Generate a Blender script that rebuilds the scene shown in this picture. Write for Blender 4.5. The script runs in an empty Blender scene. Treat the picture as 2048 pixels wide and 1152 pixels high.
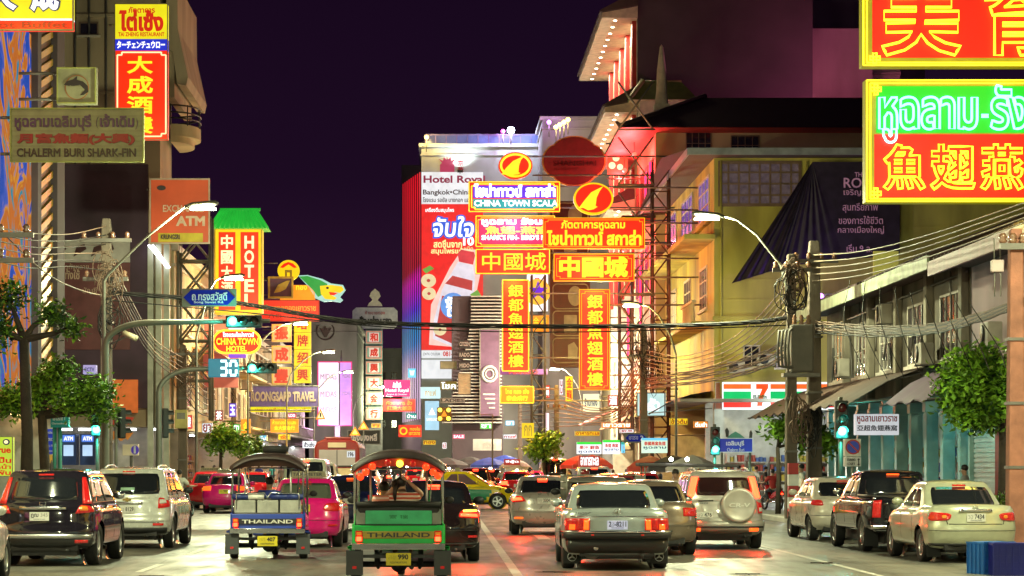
import bpy, bmesh, math, random
from mathutils import Vector, Matrix
from mathutils.geometry import delaunay_2d_cdt
from math import sin, cos, pi, radians, sqrt
random.seed(7)
SC = bpy.context.scene
COL = SC.collection
# ---------------------------------------------------------------- camera
F, VX, VY, CAMH = 4700.0, 880.0, 930.0, 1.78     # focal length in photo pixels, vanishing point of the street, eye height
cam = bpy.data.cameras.new('camera'); co = bpy.data.objects.new('camera', cam); COL.objects.link(co)
cam.sensor_width = 36; cam.lens = 36*F/2048; cam.clip_start = .5; cam.clip_end = 4000
cam.shift_x = (1024-VX)/2048; cam.shift_y = (VY-576)/2048
co.location = (0, 0, CAMH); co.rotation_euler = (pi/2, 0, 0); SC.camera = co
def PX(px, d): return (px-VX)*d/F
def PZ(py, d): return CAMH+(VY-py)*d/F
# ---------------------------------------------------------------- sky, exposure
w = bpy.data.worlds.new('World'); SC.world = w; w.use_nodes = True
nt = w.node_tree; nt.nodes.clear()
out = nt.nodes.new('ShaderNodeOutputWorld'); bg = nt.nodes.new('ShaderNodeBackground')
tc = nt.nodes.new('ShaderNodeTexCoord'); sp = nt.nodes.new('ShaderNodeSeparateXYZ'); rp = nt.nodes.new('ShaderNodeValToRGB')
nt.links.new(tc.outputs['Generated'], sp.inputs[0]); nt.links.new(sp.outputs['Z'], rp.inputs[0])
e = rp.color_ramp.elements
e[0].position = 0.0; e[0].color = (.032, .010, .033, 1)
e[1].position = .30; e[1].color = (.0052, .0016, .0078, 1)
e2 = rp.color_ramp.elements.new(.12); e2.color = (.0115, .0034, .0150, 1)
nt.links.new(rp.outputs[0], bg.inputs[0]); bg.inputs[1].default_value = 1.0
nt.links.new(bg.outputs[0], out.inputs[0])
SC.view_settings.view_transform = 'Standard'; SC.view_settings.look = 'None'
SC.view_settings.exposure = 0.0; SC.view_settings.gamma = 1
LAMP_W = 5600.0            # watts of one street lamp
LAMP_C = (.95, 1.0, .58)
SC.cycles.use_denoising = True
SC.cycles.sample_clamp_indirect = 4.0
SC.cycles.max_bounces = 5; SC.cycles.diffuse_bounces = 3; SC.cycles.glossy_bounces = 3; SC.cycles.transparent_max_bounces = 6
# ---------------------------------------------------------------- materials
MATS = {}
def mat(name, col=(.5, .5, .5), rough=.6, metal=0, em=None, es=0., var=.18, sc=2.0, bump=0., coat=0., spec=.5, samp=None, streak=0., trans=0., evar=0.):
    """procedural material: noise-varied colour, roughness and bump; optional emission for lit signs and lamps"""
    if name in MATS: return MATS[name]
    m = bpy.data.materials.new(name); m.use_nodes = True; t = m.node_tree; N = t.nodes; L = t.links
    b = N['Principled BSDF']
    c = N.new('ShaderNodeTexCoord'); n = N.new('ShaderNodeTexNoise'); n.inputs['Scale'].default_value = sc; n.inputs['Detail'].default_value = 6
    if streak:
        mp = N.new('ShaderNodeMapping'); mp.inputs['Scale'].default_value = (1, 1, 1/streak); L.new(c.outputs['Object'], mp.inputs[0]); L.new(mp.outputs[0], n.inputs['Vector'])
    else: L.new(c.outputs['Object'], n.inputs['Vector'])
    r = N.new('ShaderNodeValToRGB'); r.color_ramp.elements[0].position = .3; r.color_ramp.elements[1].position = .7
    lo = [max(0, x*(1-var*1.3)) for x in col]; hi = [min(1, x*(1+var)) for x in col]
    r.color_ramp.elements[0].color = (*lo, 1); r.color_ramp.elements[1].color = (*hi, 1)
    L.new(n.outputs[0], r.inputs[0]); L.new(r.outputs[0], b.inputs['Base Color'])
    mr = N.new('ShaderNodeMapRange'); mr.inputs['To Min'].default_value = max(.02, rough*.8); mr.inputs['To Max'].default_value = min(1, rough*1.25)
    L.new(n.outputs[0], mr.inputs[0]); L.new(mr.outputs[0], b.inputs['Roughness'])
    b.inputs['Metallic'].default_value = metal; b.inputs['Specular IOR Level'].default_value = spec
    if coat: b.inputs['Coat Weight'].default_value = coat; b.inputs['Coat Roughness'].default_value = .04
    if trans: b.inputs['Transmission Weight'].default_value = trans
    if bump:
        n2 = N.new('ShaderNodeTexNoise'); n2.inputs['Scale'].default_value = sc*8; n2.inputs['Detail'].default_value = 5; L.new(c.outputs['Object'], n2.inputs['Vector'])
        bp = N.new('ShaderNodeBump'); bp.inputs['Strength'].default_value = bump; bp.inputs['Distance'].default_value = .03
        L.new(n2.outputs[0], bp.inputs['Height']); L.new(bp.outputs[0], b.inputs['Normal'])
    if em:
        b.inputs['Emission Color'].default_value = (*em, 1); b.inputs['Emission Strength'].default_value = es
        if evar:
            n3 = N.new('ShaderNodeTexNoise'); n3.inputs['Scale'].default_value = 1.3; L.new(c.outputs['Object'], n3.inputs['Vector'])
            m3 = N.new('ShaderNodeMapRange'); m3.inputs['From Min'].default_value = .3; m3.inputs['From Max'].default_value = .7
            m3.inputs['To Min'].default_value = es*(1-evar); m3.inputs['To Max'].default_value = es*(1+evar)
            L.new(n3.outputs[0], m3.inputs[0]); L.new(m3.outputs[0], b.inputs['Emission Strength'])
        if samp is False: m.cycles.emission_sampling = 'NONE'
    MATS[name] = m; return m
def lit(name, col, s=1.0, samp=True, evar=.12, base=None):
    return mat(name, base or tuple(x*.12+.01 for x in col), .4, em=col, es=s, var=.05, samp=samp, evar=evar)
def paint(name, col, rough=.28, metal=.0, coat=1.0): return mat(name, col, rough, metal, var=.06, sc=6, coat=coat, spec=.5 if max(col) > .03 else .16)
# frequently used
M_black = mat('black_rubber', (.012, .012, .013), .75)
M_dark = mat('dark_plastic', (.02, .02, .022), .5)
M_chrome = mat('chrome', (.75, .76, .78), .16, 1.0, var=.05)
M_alloy = mat('alloy', (.55, .56, .57), .3, .9, var=.1)
M_glass = mat('dark_glass', (.012, .014, .018), .06, spec=.8, var=.02, coat=.5)
M_steel = mat('painted_steel', (.16, .15, .14), .5, .3, bump=.1)
M_galv = mat('galvanised', (.20, .20, .17), .5, .4, bump=.1)
M_conc = mat('pole_concrete', (.14, .11, .085), .85, bump=.4, sc=3, var=.3, streak=4)
M_cable = mat('cable_rubber', (.012, .010, .010), .6)
M_cablel = mat('cable_pale', (.24, .18, .13), .5)
M_white = mat('white_paint', (.74, .74, .70), .45)
M_red_lens = mat('red_lens', (.42, .012, .012), .12, em=(1, .02, .015), es=.22, coat=1, var=.3, sc=30, samp=False)
M_lit_lens = mat('lit_red_lens', (.5, .02, .01), .15, em=(1, .028, .008), es=16, var=.2)
M_lit_soft = mat('lit_orange_lens', (.5, .06, .01), .15, em=(1, .10, .01), es=2.2, var=.2)
M_amber = mat('amber_lens', (.6, .2, .02), .15, em=(1, .3, .02), es=.35, coat=1, samp=False)
M_lit_amber = mat('lit_amber_lens', (.6, .2, .02), .15, em=(1, .45, .05), es=5)
M_plate = mat('plate_white', (.68, .68, .64), .45)
M_platey = mat('plate_yellow', (.75, .62, .03), .45)
M_skin = mat('skin', (.46, .27, .18), .5, var=.08)
M_hair = mat('hair', (.012, .009, .008), .45, sc=30)
# ---------------------------------------------------------------- mesh helpers
class MB:
    def __init__(s): s.v = []; s.f = []; s.m = []; s.s = []
    def add(s, vs, fs, m=0, M=None, smooth=False):
        o = len(s.v)
        s.v += [tuple(M @ Vector(v)) if M is not None else tuple(v) for v in vs]
        for f in fs: s.f.append([i+o for i in f]); s.m.append(m); s.s.append(smooth)
        return s
    def box(s, x0, x1, y0, y1, z0, z1, m=0, M=None):
        vs = [(x, y, z) for z in (z0, z1) for y in (y0, y1) for x in (x0, x1)]
        return s.add(vs, [(0, 2, 3, 1), (4, 5, 7, 6), (0, 1, 5, 4), (2, 6, 7, 3), (0, 4, 6, 2), (1, 3, 7, 5)], m, M)
    def prism(s, pts, y0, y1, m=0, M=None):          # polygon in (x, z), pushed from y0 (front) to y1
        n = len(pts); a = sum(pts[i][0]*pts[(i+1) % n][1]-pts[(i+1) % n][0]*pts[i][1] for i in range(n))
        if a < 0: pts = pts[::-1]
        vs = [(x, y0, z) for x, z in pts]+[(x, y1, z) for x, z in pts]
        fs = [list(range(n)), list(range(2*n-1, n-1, -1))]+[(i, i+n, (i+1) % n+n, (i+1) % n) for i in range(n)]
        return s.add(vs, fs, m, M)
    def prismx(s, pts, x0, x1, m=0, M=None):         # polygon in (y, z), pushed along x
        R = Matrix(((0, 1, 0, 0), (1, 0, 0, 0), (0, 0, 1, 0), (0, 0, 0, 1)))
        R = (M @ R) if M is not None else R
        n = len(pts); a = sum(pts[i][0]*pts[(i+1) % n][1]-pts[(i+1) % n][0]*pts[i][1] for i in range(n))
        if a < 0: pts = pts[::-1]
        vs = [(x, y0, z) for y0 in (x0, x1) for x, z in pts]
        fs = [list(range(n))[::-1], list(range(n, 2*n))]+[((i+1) % n, (i+1) % n+n, i+n, i) for i in range(n)]
        return s.add(vs, fs, m, R)
    def tube(s, path, r, n=6, m=0, closed=False, M=None):
        P = [Vector(p) for p in path]; k = len(P)
        if k < 2: return s
        R = r if isinstance(r, (list, tuple)) else [r]*k
        vs = []; up = None
        for i in range(k):
            if closed: t = P[(i+1) % k]-P[i-1]
            else: t = P[min(i+1, k-1)]-P[max(i-1, 0)]
            if t.length < 1e-9: t = Vector((0, 0, 1))
            t.normalize()
            if up is None: up = Vector((0, 0, 1)) if abs(t.z) < .9 else Vector((0, 1, 0))
            u = t.cross(up)
            if u.length < 1e-4: u = t.orthogonal()
            u.normalize(); v = u.cross(t).normalized(); up = v
            for j in range(n):
                a = 2*pi*j/n; vs.append(P[i]+u*(R[i]*cos(a))+v*(R[i]*sin(a)))
        fs = []
        for i in range(k if closed else k-1):
            for j in range(n):
                a, b = i*n+j, i*n+(j+1) % n; c, d = ((i+1) % k)*n+(j+1) % n, ((i+1) % k)*n+j
                fs.append((a, b, c, d))
        if not closed: fs += [list(range(n))[::-1], list(range((k-1)*n, k*n))]
        return s.add(vs, fs, m, M, True)
    def cyl(s, a, b, r0, r1=None, n=12, m=0): return s.tube([a, b], [r0, r0 if r1 is None else r1], n, m)
    def lathe(s, prof, axis='z', n=16, m=0, c=(0, 0, 0), smooth=True):   # prof: (radius, height)
        vs = []
        for r, h in prof:
            for j in range(n):
                a = 2*pi*j/n; x, y = r*cos(a), r*sin(a)
                p = {'z': (x, y, h), 'x': (h, x, y), 'y': (y, h, x)}[axis]; vs.append((p[0]+c[0], p[1]+c[1], p[2]+c[2]))
        fs = []
        for i in range(len(prof)-1):
            for j in range(n): fs.append((i*n+j, i*n+(j+1) % n, (i+1)*n+(j+1) % n, (i+1)*n+j))
        return s.add(vs, fs, m, None, smooth)
    def ball(s, c, r, m=0, n=10, k=7):
        rx, ry, rz = r if isinstance(r, (list, tuple)) else (r, r, r)
        vs = []; fs = []
        for i in range(k+1):
            t = pi*i/k
            for j in range(n): a = 2*pi*j/n; vs.append((c[0]+rx*sin(t)*cos(a), c[1]+ry*sin(t)*sin(a), c[2]-rz*cos(t)))
        for i in range(k):
            for j in range(n): fs.append((i*n+j, i*n+(j+1) % n, (i+1)*n+(j+1) % n, (i+1)*n+j))
        return s.add(vs, fs, m, None, True)
    def build(s, name, mats, parent=None, bevel=0, loc=None, seg=2, smooth=False):
        me = bpy.data.meshes.new(name); me.from_pydata(s.v, [], s.f); me.validate()
        for x in (mats if isinstance(mats, (list, tuple)) else [mats]): me.materials.append(x)
        if len(me.polygons) == len(s.f):
            me.polygons.foreach_set('material_index', s.m)
            me.polygons.foreach_set('use_smooth', [True]*len(s.f) if smooth else s.s)
        me.update()
        o = bpy.data.objects.new(name, me); COL.objects.link(o)
        if parent: o.parent = parent
        if loc: o.location = loc
        if bevel:
            b = o.modifiers.new('bevel', 'BEVEL'); b.width = bevel; b.segments = seg; b.limit_method = 'ANGLE'; b.angle_limit = radians(40)
        return o
def tag(o, label=None, cat=None, group=None, kind=None):
    if label: o['label'] = label
    if cat: o['category'] = cat
    if group: o['group'] = group
    if kind: o['kind'] = kind
    return o
def thing(name, label, cat, loc=(0, 0, 0), rz=0., group=None):
    o = bpy.data.objects.new(name, None); COL.objects.link(o); o.empty_display_size = .3
    o.location = loc; o.rotation_euler = (0, 0, rz); return tag(o, label, cat, group)
KIDS = {}
def dup(root, loc, rz=None, label=None):
    def cp(o, par):
        c = o.copy(); COL.objects.link(c)
        if par: c.parent = par
        for ch in o.children: cp(ch, c)
        return c
    r = cp(root, None); r.location = loc
    if rz is not None: r.rotation_euler = (0, 0, rz)
    if label: r['label'] = label
    return r
# ---------------------------------------------------------------- lettering
TSC = bpy.data.scenes.new('lettering_workshop'); GC = {}
def glyphs(s, bold):
    """outline of a line of writing -> filled triangles and closed contours (own triangulation: copes with overlapping strokes)"""
    k = (s, bold)
    if k in GC: return GC[k]
    cu = bpy.data.curves.new('t', 'FONT'); cu.body = s; cu.size = 1; cu.resolution_u = 3; cu.fill_mode = 'NONE'
    o = bpy.data.objects.new('t', cu); TSC.collection.objects.link(o)
    vl = TSC.view_layers[0]; vl.update(); dg = vl.depsgraph
    me = o.evaluated_get(dg).to_mesh()
    P = [Vector((v.co.x, v.co.y)) for v in me.vertices]; adj = {}
    for ed in me.edges:
        a, b = ed.vertices; adj.setdefault(a, []).append(b); adj.setdefault(b, []).append(a)
    bpy.data.objects.remove(o); bpy.data.curves.remove(cu)
    loops = []; seen = set()
    for a in range(len(P)):
        if a in seen or a not in adj: continue
        lp = [a]; seen.add(a); c = a
        while True:
            nx = [b for b in adj[c] if b not in seen]
            if not nx: break
            c = min(nx, key=lambda i: (i-c) % len(P)); lp.append(c); seen.add(c)
        q = [P[i] for i in lp]
        r = [q[0]]
        for p in q[1:]:
            if (p-r[-1]).length > 1e-4: r.append(p)
        if (r[0]-r[-1]).length < 1e-4: r.pop()
        if len(r) > 2: loops.append(r)
    area = lambda r: sum(r[i].x*r[i-1].y-r[i-1].x*r[i].y for i in range(len(r)))
    if not loops: GC[k] = ([], [], []); return GC[k]
    sg = 1 if area(max(loops, key=lambda r: abs(area(r)))) > 0 else -1
    if bold:
        nl = []
        for r in loops:
            n = len(r); t = []
            for i in range(n):
                d1 = (r[i]-r[i-1]).normalized(); d2 = (r[(i+1) % n]-r[i]).normalized()
                n1 = Vector((-d1.y, d1.x)); n2 = Vector((-d2.y, d2.x)); mm = n1+n2
                if mm.length < .3: mm = n1*1.0
                else: mm = mm/mm.length_squared*2*min(1, 1) if mm.length > .9 else mm.normalized()*1.6
                t.append(r[i]+mm*bold*sg)
            nl.append(t)
        loops = nl
    vin = []; ein = []
    for r in loops:
        o0 = len(vin); vin += r; n = len(r); ein += [(o0+i, o0+(i+1) % n) for i in range(n)]
    V, E, T, *_ = delaunay_2d_cdt(vin, ein, [], 0, 1e-6, False)
    segs = [(r[i-1], r[i]) for r in loops for i in range(len(r))]
    fs = []
    for t in T:
        c = (V[t[0]]+V[t[1]]+V[t[2]])/3; wn = 0
        for a, b in segs:
            if (a.y <= c.y) != (b.y <= c.y):
                x = a.x+(c.y-a.y)/(b.y-a.y)*(b.x-a.x)
                if x > c.x: wn += 1 if b.y > a.y else -1
        if wn != 0:
            A, B, C = (V[i] for i in t)
            fs.append(list(t) if (B-A).cross(C-A) > 0 else list(t)[::-1])
    cnt = {}
    for f in fs:
        for i in range(3): cnt[(f[i], f[(i+1) % 3])] = 1
    bd = [e for e in cnt if (e[1], e[0]) not in cnt]
    GC[k] = ([(v.x, v.y) for v in V], fs, bd); return GC[k]
def text(mb, s, x0, x1, z0, z1, y, m=0, bold=0., th=.03, tube=0., vert=False, fill=True, keep=False, slant=0., M=None):
    """letters fitted into a box on a board that faces the -Y side of its own object"""
    if vert:
        n = len(s); h = (z1-z0)/n
        for i, ch in enumerate(s):
            if ch != ' ': text(mb, ch, x0, x1, z1-h*(i+1)+h*.06, z1-h*i-h*.06, y, m, bold, th, tube, False, fill, keep, slant, M)
        return mb
    vs, fs, bd = glyphs(s, bold)
    if not vs: return mb
    ax, bx = min(v[0] for v in vs), max(v[0] for v in vs); az, bz = min(v[1] for v in vs), max(v[1] for v in vs)
    sx = (x1-x0)/max(bx-ax, 1e-4); sz = (z1-z0)/max(bz-az, 1e-4); cx = 0
    if keep: sx = min(sx, sz); cx = ((x1-x0)-(bx-ax)*sx)/2; sz2 = sx; z0 += ((z1-z0)-(bz-az)*sz2)/2; sz = sz2
    q = [(x0+cx+(v[0]-ax)*sx+slant*(v[1]-az)*sz, z0+(v[1]-az)*sz) for v in vs]
    n = len(q)
    if fill:
        V = [(x, y-th, z) for x, z in q]+[(x, y, z) for x, z in q]
        mb.add(V, list(fs)+[(a, a+n, b+n, b) for a, b in bd], m, M)
    if tube:
        nx = dict(bd); seen = set()
        for a in list(nx):
            if a in seen: continue
            lp = []; c = a
            while c not in seen and c in nx: seen.add(c); lp.append(c); c = nx[c]
            if len(lp) > 2:
                P = [(q[i][0], y-tube*1.5, q[i][1]) for i in lp]
                P2 = [P[0]]
                for p in P[1:]:
                    if (Vector(p)-Vector(P2[-1])).length > tube*.9: P2.append(p)
                if len(P2) > 2: mb.tube(P2, tube, 5, m, True, M)
    return mb
def rrect(x0, x1, z0, z1, r, n=5):
    P = []
    for cx, cz, a0 in ((x1-r, z0+r, -90), (x1-r, z1-r, 0), (x0+r, z1-r, 90), (x0+r, z0+r, 180)):
        for i in range(n+1): a = radians(a0+90*i/n); P.append((cx+r*cos(a), cz+r*sin(a)))
    return P
def oval(cx, cz, rx, rz, n=32): return [(cx+rx*cos(2*pi*i/n), cz+rz*sin(2*pi*i/n)) for i in range(n)]
# ================================================================ ground, road, pavements
def sheet(name, x0, x1, y0, y1, z, m, nx=1, ny=1, kind='structure'):
    b = MB(); b.add([(lerp_(x0, x1, i/nx), lerp_(y0, y1, j/ny), z) for j in range(ny+1) for i in range(nx+1)], [(j*(nx+1)+i, j*(nx+1)+i+1, (j+1)*(nx+1)+i+1, (j+1)*(nx+1)+i) for j in range(ny) for i in range(nx)])
    return tag(b.build(name, m), kind=kind)
def lerp_(a, b, t): return a+(b-a)*t
def road_mat():
    m = bpy.data.materials.new('asphalt'); m.use_nodes = True; t = m.node_tree; N = t.nodes; L = t.links; b = N['Principled BSDF']
    def noise(sc, det, v, dist=0): n = N.new('ShaderNodeTexNoise'); n.inputs['Scale'].default_value = sc; n.inputs['Detail'].default_value = det; n.inputs['Distortion'].default_value = dist; L.new(v, n.inputs['Vector']); return n.outputs[0]
    def ramp(x, p0, c0, p1, c1): r = N.new('ShaderNodeValToRGB'); r.color_ramp.elements[0].position = p0; r.color_ramp.elements[0].color = (*c0, 1); r.color_ramp.elements[1].position = p1; r.color_ramp.elements[1].color = (*c1, 1); L.new(x, r.inputs[0]); return r.outputs[0]
    def mix(a, b_, f, mode='MULTIPLY'): x = N.new('ShaderNodeMixRGB'); x.blend_type = mode; x.inputs[0].default_value = f; L.new(a, x.inputs[1]); L.new(b_, x.inputs[2]); return x.outputs[0]
    c = N.new('ShaderNodeTexCoord').outputs['Object']; mp = N.new('ShaderNodeMapping'); mp.inputs['Scale'].default_value = (1, .16, 1); L.new(c, mp.inputs[0]); sv = mp.outputs[0]
    n1 = noise(.7, 8, sv); n2 = noise(70, 3, c); n3 = noise(.16, 5, c, 1.5); n4 = noise(2.4, 6, sv)
    col = ramp(n1, .30, (.10, .096, .085), .70, (.24, .23, .20))
    w_ = N.new('ShaderNodeTexWave'); w_.bands_direction = 'X'; w_.inputs['Scale'].default_value = .215; w_.inputs['Distortion'].default_value = .6; w_.inputs['Detail'].default_value = 2; L.new(sv, w_.inputs['Vector'])
    col = mix(col, ramp(w_.outputs[0], .1, (.72, .72, .72), .75, (1, 1, 1)), .8)             # darker wheel tracks
    col = mix(col, ramp(n3, .56, (1, 1, 1), .60, (.62, .60, .58)), .8)                       # old repair patches
    col = mix(col, ramp(n4, .62, (1, 1, 1), .72, (.45, .43, .42)), .7)                       # oil drips
    v = N.new('ShaderNodeTexVoronoi'); v.feature = 'DISTANCE_TO_EDGE'; v.inputs['Scale'].default_value = .35; L.new(c, v.inputs['Vector']); col = mix(col, ramp(v.outputs[0], .004, (.35, .35, .35), .012, (1, 1, 1)), .6)
    col = mix(col, n2, .45, 'OVERLAY'); L.new(col, b.inputs['Base Color'])
    mr = N.new('ShaderNodeMapRange'); mr.inputs['From Min'].default_value = .3; mr.inputs['From Max'].default_value = .7; mr.inputs['To Min'].default_value = .32; mr.inputs['To Max'].default_value = .58; L.new(n4, mr.inputs[0]); L.new(mr.outputs[0], b.inputs['Roughness'])
    bp = N.new('ShaderNodeBump'); bp.inputs['Strength'].default_value = .18; bp.inputs['Distance'].default_value = .01; L.new(n2, bp.inputs['Height']); L.new(bp.outputs[0], b.inputs['Normal'])
    return m
KL, KR, BL, BR = -9.3, 10.7, -13.0, 14.0          # kerbs and building lines
J0, J1 = 86.0, 112.0                               # the cross street
sheet('ground', -900, 900, -200, 2500, -.03, mat('earth', (.06, .055, .05), .9))
RD = road_mat()
sheet('road', KL, KR, -60, 420, 0, RD)
sheet('side_road', -140, KL, J0, J1, -.004, RD); sheet('side_road', KR, 140, J0, J1, -.004, RD)
M_pave = mat('pavement_tiles', (.26, .23, .20), .75, bump=.3, sc=1.5); M_kerb = mat('kerb_stone', (.42, .40, .36), .7, bump=.2)
for x0, x1, kx in ((-40, KL-.2, KL), (KR+.2, 45, KR)):
    for y0, y1 in ((-60, J0), (J1, 420)):
        b = MB(); b.box(x0, x1, y0, y1, -.05, .14); tag(b.build('pavement', M_pave), kind='structure')
        b = MB(); b.box(min(kx, kx+math.copysign(.2, kx)), max(kx, kx+math.copysign(.2, kx)), y0, y1, -.05, .15); tag(b.build('kerb', M_kerb, bevel=.03), kind='structure')
M_mark = mat('road_paint', (.55, .53, .48), .5, var=.3, sc=4, bump=.1)
def dashes(x, y0, y1, on, off, wd=.13):
    y = y0
    while y < y1: sheet('lane_marking', x-wd/2, x+wd/2, y, min(y+on, y1), .006, M_mark); y += on+off
dashes(1.25, 20, 80, 60, 1, .16); dashes(4.35, 22, 82, 3, 4.5); dashes(7.05, 20, 58, 38, 1, .12); dashes(-5.0, 24, 82, 3, 4.5)
sheet('stop_line', KL+.4, KR-.4, 82.2, 82.7, .006, M_mark)
sheet('lane_marking', 1.9, 3.1, 63, 63.6, .007, M_mark); sheet('lane_marking', 2.35, 2.65, 56, 63, .007, M_mark)
for i, (x, y) in enumerate(((-4.6, 37.5), (1.9, 39.0), (6.9, 42.5), (-1.6, 47), (5.0, 38.2))):
    b = MB(); b.lathe([(.34, .006), (.30, .010), (.28, .006), (0, .006)], 'z', 24); b.tube([(-.2, 0, .008), (.2, 0, .008)], .012, 4); b.tube([(0, -.2, .008), (0, .2, .008)], .012, 4); tag(b.build('manhole_cover', mat('cast_iron', (.06, .055, .05), .5, .6), loc=(x, y, 0)), 'round cast iron manhole cover let into the asphalt', 'manhole', 'manhole covers')
# ================================================================ street lamps
M_tube = lit('lamp_tube', (1.0, .95, .82), 30)
def street_lamp(label, x, y, side, H=9.25, arm=2.3, straight=False, power=LAMP_W, col=None, group='street lamps along the road'):
    t = thing('street_lamp', label, 'street lamp', (x, y, .14), 0, group)
    b = MB(); b.tube([(0, 0, 0), (0, 0, .5), (0, 0, H-2.4), (side*.25, 0, H-1.5), (side*(arm*.5), 0, H-.55), (side*arm*.8, 0, H-.1), (side*arm, 0, H)], [.09, .07, .05, .045, .04, .035, .03], 10); b.build('pole', M_galv, t)
    if straight: b = MB(); b.tube([(0, 0, 0), (0, 0, .5), (0, 0, H-2.2), (side*.12, 0, H-2.0), (side*arm*.5, 0, H-.95), (side*arm, 0, H)], [.08, .06, .05, .045, .035, .03], 10); o_ = b.build('pole', M_galv, t); bpy.data.objects.remove(t.children[0])
    b = MB(); b.tube([(side*arm-.02*side, 0, H), (side*(arm+.2), 0, H+.03), (side*(arm+.85), 0, H+.10), (side*(arm+.98), 0, H+.1)], [.04, .10, .09, .03], 8); hd = b.build('lamp_head', M_galv, t)
    b = MB(); b.box(side*(arm+.15)-.0, side*(arm+.9), -.09, .09, H-.10, H-.045) if side > 0 else b.box(side*(arm+.9), side*(arm+.15), -.09, .09, H-.10, H-.045); b.build('lamp_tube', M_tube, hd)
    li = bpy.data.lights.new('lamp_light', 'POINT'); li.energy = power; li.color = col or LAMP_C; li.shadow_soft_size = .3
    lo = bpy.data.objects.new('lamp_light', li); COL.objects.link(lo); lo.parent = t; lo.location = (side*(arm+.5), 0, H-.2); lo.rotation_euler = (0, radians(8)*side*-1, 0)
    return t
XL, XR = -9.9, 11.2
street_lamp('left street lamp whose arm reaches up past the cash machine sign', XL, 69.2, 1, arm=2.4, straight=True, power=LAMP_W*.55)
street_lamp('lit street lamp below the green-roofed hotel sign', XL, 95.5, 1, arm=1.0)
street_lamp('right street lamp whose bent arm crosses the pale yellow building', XR-.5, 72, -1, arm=2.0)
street_lamp('left street lamp above the nearest cars and out of view', XL, 37, 1)
street_lamp('left street lamp behind the camera', XL, 8, 1)
street_lamp('right street lamp just outside the view', XR+.6, 38, -1, arm=1.0)
street_lamp('right street lamp behind the camera', XR, 2, -1)
SOD = (1.0, .80, .22)
for y, pw_ in ((111.5, 2300), (136, 4200), (163, 9000), (186, 12000)):  # the first stands in view; the others are added to brighten the facades
    street_lamp('sodium street lamp on the right beyond the junction, %s from it' % {111.5: 'first', 136: 'second', 163: 'third', 186: 'added as fourth'}[y], XR, y, -1, arm=1.6, power=pw_, col=SOD if y < 150 else (1, .92, .66))
for q_, y in (('nearer', 228), ('farther', 258)): street_lamp('%s of two lamps added to light the far grey blocks on the left' % q_, XL+1.5, y, 1, power=LAMP_W*.7)  # pair of lamps added to brighten the dark far blocks
for y in (126, 158, 192):
    street_lamp('street lamp beyond the junction on the left, %s from it' % {126: 'first', 158: 'second', 192: 'third'}[y], XL-.4, y, 1, power=LAMP_W*.75)
# ================================================================ vehicles
def lerp(a, b, t): return a+(b-a)*t
def clamp(x, a=0., b=1.): return max(a, min(b, x))
def pw(pts, x):
    if x <= pts[0][0]: return pts[0][1]
    for (x0, y0), (x1, y1) in zip(pts, pts[1:]):
        if x <= x1:
            t = (x-x0)/(x1-x0); t = t*t*(3-2*t)*.6+t*.4; return y0+(y1-y0)*t
    return pts[-1][1]
def axis(n, e=3, w=.08): return [-1+w*i/e for i in range(e)]+[-1+w+(2-2*w)*i/n for i in range(n+1)]+[1-w+w*(i+1)/e for i in range(e)]
def cube_grid(A, B, C):
    idx = {}; vs = []; fs = []
    def g(p):
        k = tuple(round(q, 5) for q in p)
        if k not in idx: idx[k] = len(vs); vs.append(p)
        return idx[k]
    for U, W, f in ((A, B, lambda u, w, s: (u, w, s)), (B, C, lambda u, w, s: (s, u, w)), (C, A, lambda u, w, s: (w, s, u))):
        for s in (-1, 1):
            for i in range(len(U)-1):
                for j in range(len(W)-1):
                    q = [g(f(U[i], W[j], s)), g(f(U[i+1], W[j], s)), g(f(U[i+1], W[j+1], s)), g(f(U[i], W[j+1], s))]
                    fs.append(q if s > 0 else q[::-1])
    return vs, fs
def rnd(p, h, r):
    q = [max(-h[i]+r, min(h[i]-r, p[i])) for i in range(3)]; d = Vector([p[i]-q[i] for i in range(3)])
    if d.length > 1e-9: d = d.normalized()*r
    return [q[i]+d[i] for i in range(3)]
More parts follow.
